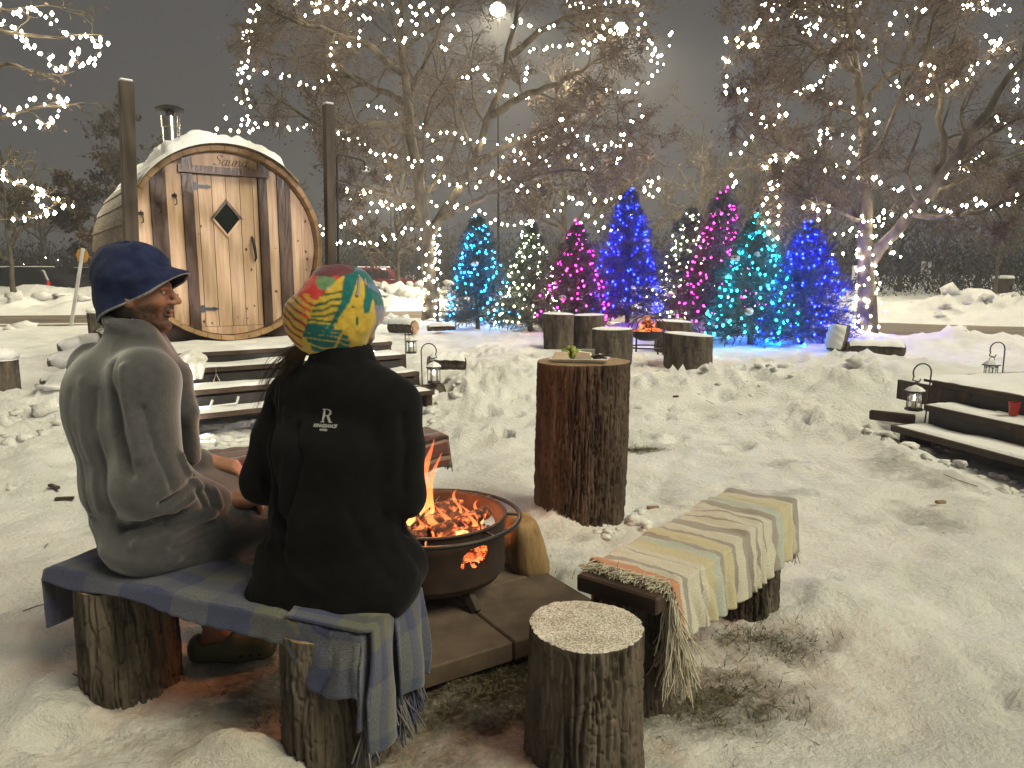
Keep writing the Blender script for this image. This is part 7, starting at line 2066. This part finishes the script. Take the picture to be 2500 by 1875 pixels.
for b, z in ((.32, .22), (.62, .37)):
    q = MB(); q.box(Lr(1.5, b, z), (2.9, .02, .10), M2); q.build('riser', M_BLACK, d2)
q = MB(); q.box(Lr(-.42, .70, .30), (.045, 1.3, .26), np.stack([v3(1, 0, 0), v3(0, 1, 0), EZ], 1) @ np.eye(3)); 
q = MB(); q.box(Lr(-.25, .625, .33), (.78, .04, .17), M2, bevel=.004); q.build('side_board', M_POST, d2)
q = MB(); q.box(Lr(1.02, .305, .20), (.45, .03, .20), M2); q.build('kick_panel', M_POST, d2)
for i, (z, b) in enumerate(TR2): snow_slab(-.0 if i < 2 else -.48, 3.0, b + .012, b + (.30 if i < 2 else 1.3), z + .001, .010, 40 + i, d2, Lf=Lr, nu=70)
q = MB(); p = at(2178, 1012, 5.95); q.box((p[0], p[1], p[2] - .02), (.05, .34, .08), rotz(R(50)) , bevel=.01); o = q.build('loose_plank', M_STAIN, base=(p[0], p[1], 0)); tag(o, 'short dark plank end poking out of the snow left of the right-hand steps', 'plank')
M_RED = mat('red_plastic', (.33, .015, .02), (.42, .03, .03), rough=.35, scale=20)
cp = thing('plastic_cup', tuple(Lr(.62, .50, .32)), 'red plastic cup on the right-hand steps', 'cup')
q = MB(); q.lathe([(.028, 0), (.037, .09), (.040, .092), (.039, .094), (.036, .092), (.026, .006)], Lr(.62, .50, .334), 20, cap=False); q.build('cup_wall', M_RED, cp, smooth=True)
q = MB(); q.lathe([(.001, .003), (.028, .003), (.028, .007), (.001, .007)], Lr(.62, .50, .334), 20); q.build('cup_base', M_RED, cp)

# ------------------------------------------------------------------ crooks and lanterns
M_CANDLE = emat('candle_glow', (1.0, .93, .78), 7.0)
M_LGLASS = bpy.data.materials.new('lantern_glass'); M_LGLASS.use_nodes = True
_b = M_LGLASS.node_tree.nodes['Principled BSDF']; _b.inputs['Base Color'].default_value = (.9, .9, .9, 1); _b.inputs['Roughness'].default_value = .1; _b.inputs['Alpha'].default_value = .18
def crook(x, y, ztop, dirx, label, rad=.075, lab2='', lit=True, lean=0.0, s_=1.0, hoff=.07):
    z0 = gz(x, y) - .12
    t = thing('shepherd_hook', (x, y, z0), label, 'hook', 'lantern hooks')
    pts = [(x - lean, y, z0), (x - lean * .4, y, (z0 + ztop) / 2), (x, y, ztop - rad)]
    for a in np.linspace(0, math.pi * 1.15, 12)[1:]: pts.append((x + dirx * (rad - rad * math.cos(a)), y, ztop - rad + rad * math.sin(a)))
    e = pts[-1]
    pts += [(e[0] + dirx * -.01 + dirx * .02, y, e[2] - .03), (e[0] + dirx * -.045, y, e[2] - .045), (e[0] - dirx * .06, y, e[2] - .02)]
    q = MB(); q.tube(pts, .0062, 6); q.build('rod', M_BLACK, t, smooth='all')
    lx, ly = e[0] - dirx * .02, y; zt = e[2] - .045
    ln_ = thing('lantern', (lx, ly, zt - .24 * s_), lab2, 'lantern', 'hanging lanterns')
    q = MB(); q.tube([(lx + .03 * s_ * math.cos(a), ly, zt - .035 * s_ + .035 * s_ * math.sin(a)) for a in np.linspace(0, math.pi, 10)], .003, 5); q.build('bail', M_BLACK, ln_)
    c = (lx, ly, zt - .24 * s_)
    q = MB(); q.lathe([(.085 * s_, .155 * s_), (.08 * s_, .165 * s_), (.045 * s_, .19 * s_), (.03 * s_, .205 * s_), (.005, .21 * s_)], c, 6); q.build('roof', M_BLACK, ln_)
    q = MB(); q.lathe([(.068 * s_, 0), (.072 * s_, .008 * s_), (.068 * s_, .02 * s_), (.05 * s_, .024 * s_)], c, 6); q.build('base', M_BLACK, ln_)
    for k in range(6):
        a = k * math.pi / 3 + .2
        q = MB(); q.tube([(c[0] + .06 * s_ * math.cos(a), c[1] + .06 * s_ * math.sin(a), c[2] + zz * s_) for zz in (.02, .157)], .004, 5)
        a2 = a + math.pi / 3
        q.tube([(c[0] + .06 * s_ * math.cos(a + (a2 - a) * w_), c[1] + .06 * s_ * math.sin(a + (a2 - a) * w_), c[2] + (.125 + .025 * math.sin(math.pi * w_)) * s_) for w_ in (0, .25, .5, .75, 1)], .003, 4); q.build('mullion', M_BLACK, ln_)
    q = MB(); q.lathe([(.052 * s_, .024 * s_), (.052 * s_, .155 * s_)], c, 6, cap=False); q.build('glass', M_LGLASS, ln_)
    q = MB(); q.lathe([(.022 * s_, .02 * s_), (.022 * s_, .085 * s_), (.004, .088 * s_)], c, 12); cd = q.build('candle', mat('candle_wax', (.7, .66, .55), rough=.5), ln_)
    if lit:
        q = MB(); q.lathe([(.001, .09 * s_), (.010 * s_, .10 * s_), (.008 * s_, .115 * s_), (.001, .135 * s_)], c, 10); q.build('candle_flame', M_CANDLE, cd)
    q = MB(); q.lathe([(.08 * s_, .168 * s_), (.05 * s_, .196 * s_), (.005, .216 * s_)], c, 6); q.build('snow_cap', M_SNOW, ln_)
crook(3.49, 6.10, .61, -1, 'black crook staked beside the right-hand steps', lab2='black lantern hanging left of the right-hand deck', lit=True, lean=.03)
crook(5.02, 7.5, .66, -1, 'black crook behind the right-hand deck', lab2='snow-capped lantern behind the right-hand deck', lit=False)
crook(-.895, 7.25, .67, 1, 'black crook at the right end of the sauna steps', lab2='lit lantern hanging at the right end of the sauna steps', lean=-.01)
crook(-1.36, 9.4, .70, 1, 'black crook behind the right end of the sauna deck', lab2='lit lantern beyond the sauna deck by the cut log', rad=.05)

# ------------------------------------------------------------------ towel, tools on the sauna steps
tc = L(-.70, -1.34, .56)
V, Fi = blob((0, 0, 0), (.125, .10, .075), np.random.RandomState(5), 4, .10)
V = V + normals(np.asarray(V), np.column_stack([Fi, Fi[:, 2]])) * (.030 * (np.abs(fbm3(V[:, 0] * 16, V[:, 1] * 16, V[:, 2] * 16, 2, 6)) - .3))[:, None]
V[:, 2] = np.maximum(V[:, 2], -.03)
tw = thing('towel', tuple(tc), 'crumpled white towel dropped on the sauna steps', 'towel')
M_TOW = mat('white_terry', (.68, .67, .63), (.78, .77, .74), rough=.95, scale=30, bump=.4, bump_scale=150, sheen=.4)
mobj('bundle', V @ ML.T + tc + (0, 0, .035), Fi, M_TOW, tw, smooth=True)
out = []
for j in range(16):
    for i in range(12):
        s_, t_ = i / 11, j / 15; out.append(L(-.70 + (s_ - .35) * .17 * (1 - .55 * t_), -1.44 - .075 * min(1, t_ * 3) - .012 * math.sin(s_ * 9) * t_, .59 - max(0, t_ - .25) * .20))
V, F = thick_sheet(np.array(out), 12, 16, .008); mobj('corner', V, F, M_TOW, tw, smooth=True)
br = thing('boot_brush', tuple(L(-.52, -1.47, .39)), 'small grey metal bracket standing on the middle sauna step', 'bracket')
q = MB(); q.tube([L(-.57, -1.53, .395), L(-.535, -1.53, .48), L(-.50, -1.53, .395)], .009, 6); q.build('frame', M_STEEL, br); q = MB(); q.tube([L(-.535, -1.53, .48), L(-.535, -1.53, .53)], .005, 6); q.build('pin', M_STEEL, br)
tr = thing('boot_tray', tuple(L(-.60, -1.84, .24)), 'small white frame on the lowest sauna step by the light', 'frame')
for (a0, z0, a1, z1) in ((-.68, .245, -.47, .25), (-.68, .245, -.66, .30), (-.47, .25, -.45, .31)):
    q = MB(); q.tube([L(a0, -1.9, z0 + .01), L(a1, -1.9, z1 + .01)], .010, 6); q.build('bar', mat('white_plastic', (.6, .6, .58), rough=.4), tr)

# ------------------------------------------------------------------ logs lying about, snow-capped stumps
def lying_log(p, d, ln, r, label, seed, snow=True, m=None):
    p = np.array(p, float); d = np.array(d, float); d /= np.linalg.norm(d)
    V, F, rt, u = bark_cyl((0, 0, 0), r, r * .97, ln, seed, 60, 24, .008, 16)
    Mx = frame_from(d, (0, 0, 1) if abs(d[2]) < .9 else (1, 0, 0))
    t = thing('cut_log', tuple(p), label, 'log', 'cut logs lying in the snow')
    mobj('bark', V @ Mx.T + p, F, M_BARK, t, smooth=True)
    for z_, nm in ((0, 0), (ln, -60)):
        ring = (V[:60] if nm == 0 else V[-60:]) @ Mx.T + p; cen = ring.mean(0)
        mobj('cut_end', np.concatenate([cen[None], ring]), np.stack([np.zeros(60, int), 1 + np.arange(60), 1 + (np.arange(60) + 1) % 60], 1), mat('pale_cut_wood', (.34, .20, .09), (.52, .33, .16), rough=.7, scale=14), t)
    if snow:
        side = np.cross(d, EZ); side /= np.linalg.norm(side); upv = np.cross(side, d); out = []
        for j in range(14):
            for i in range(12):
                a = (i / 11 - .5) * 2.3; s_ = .02 + (ln - .04) * j / 13; th = .045 * math.cos(a * .62) * (math.sin(math.pi * min(1, max(.0, j / 13))) ** .25 + .1) * (1 + .3 * math.sin(j * 1.7 + i))
                out.append(p + d * s_ + (side * math.sin(a) + upv * math.cos(a)) * (r + .006 + th))
        mobj('snow_cap', np.array(out), grid_faces(12, 14), M_SNOW, t, smooth=True)
g_ = gz(-2.1, 15.2)
lying_log((-1.95, 14.9, g_ + .15), (-.85, .5, -.02), .62, .13, 'short log with a pale cut end lying beyond the sauna deck', 61)
lying_log((-1.75, 15.3, g_ + .10), (.9, .35, 0), .6, .06, 'thin snow-dusted log lying beside the pale-ended one', 62)
lying_log((5.10, 11.6, gz(5.1, 11.6) + .0), (.22, .1, .9), .42, .14, 'snow-plastered log standing tilted before the right-hand tree', 63)
lying_log((5.22, 11.5, gz(5.3, 11.5) + .08), (.98, -.12, -.02), .85, .10, 'snow-covered log lying in front of the right-hand tree', 64)
lying_log((-.92, 8.0, gz(-.9, 8.0) + .22), (.95, .25, -.05), .42, .07, 'dark snow-topped log just behind the lantern by the sauna steps', 65)
lying_log((-.98, 7.15, gz(-1, 7.15) + .10), (.75, .65, 0), .35, .09, 'short round log at the foot of the lantern by the sauna steps', 66, snow=False)
for i, (u, v, Y) in enumerate(((118, 885, 8.3), (100, 935, 7.7), (142, 848, 8.9))):
    p = at(u, v, Y); lying_log((p[0], p[1], p[2]), (1, .25, .05), .7, .05, ['small log end poking from the middle of the snowy pile at the left', 'lowest small log end in the snowy pile at the left', 'topmost small log end in the snowy pile at the left'][i], 67 + i)
    V, Fi = blob((p[0] + .42, p[1] + .1, p[2] + .02), (.42, .26, .15), np.random.RandomState(i), 3, .12); o = mobj('snow_heap', V, Fi, M_SNOW, smooth=True, base=tuple(p)); tag(o, 'rounded snow lying over the log pile at the left', None, None, 'structure')
def domed_stump(x, y, r, h, label, seed, dome):
    z0 = gz(x, y) - .08
    t = stump('log_stump', (x, y, z0), r, r, h, label, 'snow-capped stumps at the left', seed, M_BARK, M_SNOW, 90, 40, amp=.010, freq=18, snow_h=.03)
    V, Fi = blob((x, y, z0 + h + dome * .55), (r * 1.04, r * 1.04, dome), np.random.RandomState(seed), 3, .08); mobj('snow_dome', V, Fi, M_SNOW, t, smooth=True)
domed_stump(-5.42, 7.8, .155, .42, 'snow-capped stump cut off by the left edge', 71, .085)
domed_stump(-6.75, 12.0, .125, .72, 'pale log post with a snow cap behind the man in the robe', 72, .06)

# ------------------------------------------------------------------ signs and bin
def sign_post(p0, p1, label, plate, w=.05, dark=False):
    t = thing('sign_post', tuple(p0), label, 'sign'); p0 = np.array(p0); p1 = np.array(p1)
    ax = p1 - p0; ln = np.linalg.norm(ax)
    q = MB(); q.box((p0 + p1) / 2, (w, w * .4, ln), frame_from(ax, (1, 0, 0)) if False else np.stack([np.cross([0, 1, 0], ax / ln), [0, 1, 0], ax / ln], 1), bevel=.004); q.build('post', mat('pale_post', (.42, .42, .42), (.52, .52, .50), rough=.6, scale=6), t)
    plate(t, p1)
    return t
def disc_plate(t, p):
    q = MB(); q.lathe([(.17, -.004), (.17, .004)], p + v3(-.06, .05, -.16), 8, axis=(.25, 1, 0)); q.build('plate', mat('orange_sign', (.50, .24, .02), (.56, .28, .03), rough=.4, scale=8), t)
b0 = at(171, 806, 17); sign_post((b0[0], 17, gz(b0[0], 17) - .1), at(203, 606, 17), 'leaning pale post with a round orange sign at the left', disc_plate, .075)
def walk_plate(t, p):
    c = p + v3(0, -.06, -.38)
    q = MB(); q.box(c, (.60, .02, .76), bevel=.004); pl_ = q.build('plate', mat('white_sign', (.62, .62, .62), rough=.4), t)
    k = .55
    for poly_ in ([(-.06, .22), (.06, .22), (.07, .14), (-.07, .14)], [(-.10, .12), (.10, .12), (.13, -.16), (.07, -.16), (.05, -.05), (-.05, -.05), (-.07, -.16), (-.13, -.16)], [(-.2, -.22), (.2, -.22), (.2, -.27), (-.2, -.27)]):
        q = MB(); q.prism([(x * 1.1, y * 1.1) for x, y in poly_], .004, np.stack([[1, 0, 0], [0, 0, 1], [0, -1, 0]], 1).astype(float), c + v3(0, -.012, 0)); q.build('symbol', M_BLACK, pl_)
b0 = at(2250, 722, 45); sign_post((b0[0], 45, 0), at(2261, 638, 45), 'white sign with a black figure on a thin post, right of the forked tree', walk_plate, .09)
b0 = at(2091, 715, 40); sign_post((b0[0], 40, 0), at(2094, 648, 40), 'white sign half hidden by the trunk of the forked tree', walk_plate, .08)
p = at(2445, 735, 38); bn = thing('litter_bin', (p[0], 38, 0), 'squat brown litter bin with a snowy lid far right', 'bin')
q = MB(); q.lathe([(.42, 0), (.46, .72), (.44, .74)], (p[0], 38, .35), 12); q.build('drum', M_POST, bn); q = MB(); q.lathe([(.52, 1.10), (.52, 1.16), (.40, 1.24), (.05, 1.27)], (p[0], 38, 0), 16); q.build('lid', M_SNOW, bn)

# ------------------------------------------------------------------ parked cars
M_TYRE = mat('tyre_rubber', (.012, .012, .012), rough=.8); M_RIM = mat('alloy_rim', (.55, .55, .55), rough=.3, metal=.9); M_CGL = mat('car_glass', (.010, .012, .014), rough=.08, spec=.6)
M_TAIL = mat('tail_light', (.30, .01, .01), rough=.2, emit=(1, .02, .01), estr=.12); M_HEADL = mat('head_light', (.6, .6, .6), rough=.15)
def car(x, y, rz, paint, label, kind='suv'):
    t = thing('parked_car', (x, y, 0), label, 'car', 'cars parked beyond the snow bank')
    Mr = rotz(rz); C0 = v3(x, y, gz(x, y) * 0)
    def W(p): return np.array(p, float).reshape(-1, 3) @ Mr.T + C0
    if kind == 'suv':
        Lh = 2.35; low = [(-2.35, .45, .80, .80), (-2.30, .32, .98, .88), (-1.6, .28, 1.00, .92), (0, .26, 1.02, .93), (1.2, .28, 1.02, .92), (1.9, .32, .98, .88), (2.28, .38, .86, .80), (2.36, .48, .70, .70)]
        cab = [(-2.28, .98, .82, 1.02), (-2.05, 1.0, .80, 1.60), (-1.2, 1.0, .82, 1.70), (0, 1.02, .82, 1.71), (.55, 1.02, .80, 1.62), (1.35, 1.01, .84, 1.04)]
        ax_ = (-1.45, 1.45)
    else:
        low = [(-2.9, .55, .95, .92), (-2.85, .42, 1.30, .96), (-1.2, .40, 1.32, .97), (-1.0, .38, 1.22, .97), (.9, .38, 1.22, .97), (1.2, .38, 1.20, .97), (2.5, .42, 1.14, .94), (2.88, .5, .9, .86)]
        cab = [(-.95, 1.22, .86, 1.26), (-.75, 1.22, .80, 1.88), (0, 1.22, .80, 1.92), (.6, 1.22, .80, 1.86), (1.25, 1.2, .86, 1.24)]
        ax_ = (-1.75, 1.85)
    V, F = [], []
    for (xx, z0, z1, hw) in low:
        for (yy, zz) in ((-hw * .93, z0), (-hw, z0 + .15), (-hw, (z0 + z1) / 2 + .1), (-hw * .96, z1 - .04), (-hw * .86, z1), (hw * .86, z1), (hw * .96, z1 - .04), (hw, (z0 + z1) / 2 + .1), (hw, z0 + .15), (hw * .93, z0)): V.append((xx, yy, zz))
    for i in range(len(low) - 1):
        for k in range(10): F.append((i * 10 + k, i * 10 + (k + 1) % 10, (i + 1) * 10 + (k + 1) % 10, (i + 1) * 10 + k)[::-1])
    F += [tuple(range(10)), tuple((len(low) - 1) * 10 + k for k in range(10))[::-1]]
    q = MB(); q.add(W(V), F); q.build('body', paint, t, smooth=True)
    V, F = [], []
    for (xx, z0, hw, z1) in cab:
        for (yy, zz) in ((-hw, z0 - .03), (-hw * .82, z1 - .07), (-hw * .70, z1), (hw * .70, z1), (hw * .82, z1 - .07), (hw, z0 - .03)): V.append((xx, yy, zz))
    n_ = len(cab)
    for i in range(n_ - 1):
        for k in range(5): F.append((i * 6 + k, i * 6 + k + 1, (i + 1) * 6 + k + 1, (i + 1) * 6 + k)[::-1])
    q = MB(); q.add(W(V), F); q.build('cabin', paint, t, smooth=True)
    # side windows, screen panes
    def pane(i, f0, f1, sg):
        a, b = cab[i], cab[i + 1]; P = []
        for s_, tt in ((f0, .12), (f1, .12), (f1, .86), (f0, .86)):
            xx = a[0] + (b[0] - a[0]) * s_; z0 = a[1] + (b[1] - a[1]) * s_ - .03; z1 = a[3] + (b[3] - a[3]) * s_ - .07; hw = a[2] + (b[2] - a[2]) * s_
            P.append((xx, sg * (hw * (1 - .18 * tt) + .012), z0 + (z1 - z0) * tt))
        q = MB(); q.add(W(P), [(0, 1, 2, 3)]); q.build('window', M_CGL, t)
    for sg in (-1, 1):
        for i in range(1, n_ - 2): pane(i, .06, .94, sg)
        pane(n_ - 2, .04, .62, sg)
        pane(0, .55, .95, sg)
    for i, (s0, s1) in ((n_ - 2, (.08, .9)), (0, (.1, .9))):
        a, b = cab[i], cab[i + 1]; P = []
        for s_, hs in ((s0, -1), (s0, 1), (s1, 1), (s1, -1)):
            P.append((a[0] + (b[0] - a[0]) * s_ + (.01 if i else -.01), hs * .62 * (a[2] + (b[2] - a[2]) * s_), a[3] + (b[3] - a[3]) * s_ + .012))
        q = MB(); q.add(W(P), [(0, 1, 2, 3)]); q.build('windscreen', M_CGL, t)
    for xx in ax_:
        for sg in (-1, 1):
            c = W((xx, sg * .80, .37))[0]; axv = Mr @ v3(0, sg, 0); R_ = .37 if kind == 'suv' else .42
            q = MB(); q.lathe([(R_ * .62, .0), (R_ * .95, .0), (R_, .04), (R_, .17), (R_ * .95, .2), (R_ * .62, .2)], c, 28, axis=axv, cap=False); wh = q.build('tyre', M_TYRE, t, smooth=True)
            q = MB(); q.lathe([(R_ * .66, .19), (R_ * .60, .205), (R_ * .58, .16), (.02, .16)], c, 24, axis=axv); q.lathe([(.001, .21), (.06, .21), (.06, .16)], c, 12, axis=axv, cap=False)
            e1_ = np.cross(axv, EZ); 
            for k in range(7):
                a = k * 2 * math.pi / 7; dv_ = e1_ * math.cos(a) + EZ * math.sin(a); q.tube([c + axv * .19 + dv_ * .05, c + axv * .19 + dv_ * R_ * .6], .028, 5)
            q.build('rim', M_RIM, wh)
            q = MB(); q.lathe([(R_ * 1.02, .10), (R_ * 1.12, .125), (R_ * 1.12, .16), (R_ * 1.02, .14)], c, 28, axis=axv, cap=False); q.build('wheel_arch', M_TYRE, t)
    xe, xf = low[0][0], low[-1][0]
    for sg in (-1, 1):
        q = MB(); q.box(W((xe + .05, sg * (low[1][3] - .10), low[1][2] - .22))[0], (.10, .2, .34), Mr, bevel=.02); q.build('tail_light', M_TAIL, t)
        q = MB(); q.box(W((xf - .14, sg * .66, low[-2][2] - .16))[0], (.22, .26, .14), Mr, bevel=.03); q.build('head_light', M_HEADL, t)
        q = MB(); q.box(W((cab[-2][0] + .35, sg * (cab[-1][2] + .12), 1.1 if kind == 'suv' else 1.3))[0], (.12, .2, .14), Mr, bevel=.03); q.build('mirror', paint, t)
    q = MB(); q.box(W((xe - .02, 0, .52))[0], (.14, 1.6, .2), Mr, bevel=.04); q.build('bumper', M_RIM if kind != 'suv' else paint, t); q = MB(); q.box(W((xf - .02, 0, .50))[0], (.14, 1.4, .2), Mr, bevel=.04); q.build('bumper', paint, t)
    # snow on the roof
    zz = max(c[3] for c in cab); q = MB(); q.box(W(((cab[1][0] + cab[-2][0]) / 2, 0, zz + .012))[0], (abs(cab[-2][0] - cab[1][0]) * .92, 1.05, .05), Mr, bevel=.02); q.build('roof_snow', M_SNOW, t)
    return t
M_PDK = mat('dark_car_paint', (.012, .013, .015), rough=.2, spec=.6); M_PGR = mat('grey_car_paint', (.030, .028, .034), rough=.22, spec=.6); M_PRD = mat('red_car_paint', (.085, .008, .014), rough=.22, spec=.6)
car(-27.6, 41.5, math.pi, M_PDK, 'dark car parked at the far left behind the snow bank')
car(-26.5, 46.5, math.pi, M_PDK, 'second dark car behind, left of the grey pickup')
car(-22.6, 42.0, 0, M_PGR, 'grey pickup truck with bright wheel behind the leaning sign', 'pickup')
car(-7.75, 44.5, 0, M_PRD, 'dark red car parked behind the snow heap right of the sauna')

# ------------------------------------------------------------------ lamp behind the photographer that lights the sauna, and the tree before it
fl = thing('floodlight', (14.0, -14.0, 0), 'floodlight on a pole behind the viewpoint, aimed at the sauna', 'floodlight')
b = MB(); b.tube([(14, -14, -.1), (14, -14, 7.6)], [.08, .05], 8); b.build('pole', M_BLACK, fl)
aim = L(0, 0, 1.75) - v3(14, -14, 7.8); aim /= np.linalg.norm(aim)
b = MB(); b.lathe([(.05, -.25), (.16, -.10), (.18, .05)], (14, -14, 7.8), 16, axis=aim, cap=False); b.build('housing', M_BLACK, fl)
l = bpy.data.lights.new('flood_light', 'SPOT'); l.energy = 4200; l.color = (1, .90, .82); l.spot_size = R(11.5); l.spot_blend = .6; l.shadow_soft_size = .08
lo = bpy.data.objects.new('flood_light', l); COL.objects.link(lo); lo.parent = fl; lo.location = v3(0, 0, 7.8) + aim * .06; lo.rotation_euler = Vector(-aim).to_track_quat('Z', 'Y').to_euler()
far_tree(6.1, -3.6, 7.5, 2.2, 91, 'bare tree standing behind the viewpoint', None, leaves=0, lv=((6, .15, .5, (30, 65), .08), (4, .15, .5, (30, 70), .03)))

# ------------------------------------------------------------------ small litter: chips, twigs, chunks of snow, grass
rsl = np.random.RandomState(21)
for i, (u, v, Y, ln_, rz, lb) in enumerate([(1596, 1184, 4.16, .07, 5, 'small brown wood chip on the snow right of the tall log'), (125, 1118, 4.3, .11, -35, 'dark wood scrap on the snow left of the robe, upper of two'), (150, 1138, 4.2, .10, 10, 'dark wood scrap on the snow left of the robe, lower of two'), (2300, 1184, 4.2, .06, 8, 'thin brown wood chip on the snow before the right-hand steps'), (1650, 966, 7.5, .06, 20, 'tiny wood chip on the trodden snow behind the tall log')]):
    p = at(u, v, Y); z = gz(p[0], p[1]); q = MB(); q.box((p[0], p[1], z + .008), (ln_, .025, .018), rotz(R(rz)), bevel=.003); o = q.build('wood_chip', M_CUT if i in (0, 3) else M_STAIN, base=(p[0], p[1], z)); tag(o, lb, 'wood chip', 'wood chips on the snow')
P = []
for i in range(16):
    x, y = rsl.uniform(-2.6, 3.4), rsl.uniform(1.9, 7.5); a = rsl.uniform(0, 6.28); l = rsl.uniform(.04, .22)
    P.append(poly([(x, y, gz(x, y) + .008), (x + l * .5 * math.cos(a) + .01, y + l * .5 * math.sin(a), gz(x + l * .5 * math.cos(a), y + l * .5 * math.sin(a)) + .010), (x + l * math.cos(a + .4), y + l * math.sin(a + .4), gz(x + l * math.cos(a + .4), y + l * math.sin(a + .4)) + .008)], 5))
P = np.array(P); V, F = tubes(P, np.full(P.shape[:2], .0022), 4); tag(mobj('fallen_twigs', V, F, M_STAIN), 'thin twigs and scraps lying on the trodden snow', 'twigs', None, 'stuff')
# lumps of thrown snow along the steps and heaps
CH = []
def lumps(n, fx, s0, s1):
    for _ in range(n):
        x, y = fx(); s_ = rsl.uniform(s0, s1) * rsl.rand() ** .5; CH.append((x, y, s_))
def along(Lf, a0, a1, b0, b1):
    def g():
        p = Lf(rsl.uniform(a0, a1), rsl.uniform(b0, b1), 0); return p[0], p[1]
    return g
lumps(110, along(L, -1.1, 1.3, -2.5, -2.05), .03, .075); lumps(60, along(Lr, -.1, 3, -.25, .05), .03, .08); lumps(40, along(L, 1.3, 1.8, -2.2, -.8), .04, .12)
lumps(22, lambda: (rsl.normal() * .5 + 2.6, rsl.normal() * .35 + 8.0), .03, .10); lumps(50, lambda: (rsl.normal() * .5 - 3.7, rsl.normal() * .7 + 5.6), .03, .12); lumps(30, lambda: (rsl.normal() * .12 + .62, rsl.normal() * .14 + 4.0), .02, .06)
for _ in range(150):
    t_ = rsl.uniform(1.2, 8.6); k = int(t_); f = t_ - k; c = ROAD[k] * (1 - f) + ROAD[k + 1] * f; dd = ROAD[k + 1] - ROAD[k]; nn = np.array([-dd[1], dd[0]]) / np.linalg.norm(dd)
    o_ = rsl.choice([-4.6, 4.9, 5.6, 6.2]) + rsl.normal() * .4; CH.append((c[0] + nn[0] * o_, c[1] + nn[1] * o_, rsl.uniform(.08, .26)))
for _ in range(90): CH.append((rsl.uniform(-9, -2.5), 33.3 + rsl.normal() * 1.2, rsl.uniform(.15, .45)))
V0, F0 = [], []; off = 0
arr = np.array(CH); zs = ground_h(arr[:, 0], arr[:, 1])
for (x, y, s_), z in zip(CH, zs):
    V, Fi = blob((x, y, z + s_ * .25), (s_ * rsl.uniform(.8, 1.3), s_ * rsl.uniform(.8, 1.3), s_ * rsl.uniform(.6, 1.0)), rsl, 2 if s_ > .04 else 1, .75)
    V = (V - (x, y, z)) * (1, 1, .8) + (x, y, z - s_ * .12)
    V0.append(V); F0.append(Fi + off); off += len(V)
tag(mobj('snow_chunks', np.concatenate(V0), np.concatenate(F0), mat('old_snow', (.58, .58, .56), (.74, .74, .73), rough=.8, scale=6, bump=.6, bump_scale=60, bump_dist=.02), smooth=True), 'lumps of thrown snow along the steps and the road', 'snow', None, 'stuff')
# dead grass showing through
GD = [d for d in DIRT if d[4] >= .8 and not (d[0] < -.6 and d[1] < 2.3)]; n = 4500; gxs, gys = [], []
while len(gxs) < n:
    mx, my, rx, ry, st_ = GD[rsl.randint(len(GD))]; x, y = mx + rsl.normal() * rx * .38, my + rsl.normal() * ry * .38
    gxs.append(x); gys.append(y)
gxs, gys = np.array(gxs), np.array(gys); z = ground_h(gxs, gys); a = rsl.uniform(0, 6.28, n); h = rsl.uniform(.012, .045, n); w = .0022
ln_ = rsl.normal(size=(n, 2)) * .028
V = np.stack([np.stack([gxs - w * np.cos(a), gys - w * np.sin(a), z - .004], 1), np.stack([gxs + w * np.cos(a), gys + w * np.sin(a), z - .004], 1), np.stack([gxs + ln_[:, 0], gys + ln_[:, 1], z + h * .6], 1)], 1).reshape(-1, 3)
tag(mobj('dead_grass', V, np.arange(3 * n).reshape(-1, 3), mat('dead_grass', (.055, .048, .022), (.14, .125, .06), rough=.8, scale=3)), 'matted dead grass showing through the snow round the fire', 'grass', None, 'stuff')

# ------------------------------------------------------------------ damp night air
q = MB(); q.box((0, 40, 6.2), (240, 160, 16.0))
hz_ = q.build('haze', None); hm = bpy.data.materials.new('damp_air'); hm.use_nodes = True; nt = hm.node_tree; nt.nodes.clear()
o_ = nt.nodes.new('ShaderNodeOutputMaterial'); pv = nt.nodes.new('ShaderNodeVolumePrincipled'); pv.inputs['Color'].default_value = (.86, .88, .92, 1); pv.inputs['Density'].default_value = .0030; pv.inputs['Anisotropy'].default_value = .3
nt.links.new(pv.outputs[0], o_.inputs['Volume']); hz_.data.materials.clear(); hz_.data.materials.append(hm)
tag(hz_, 'thin damp night air over the whole yard', 'haze', None, 'stuff')
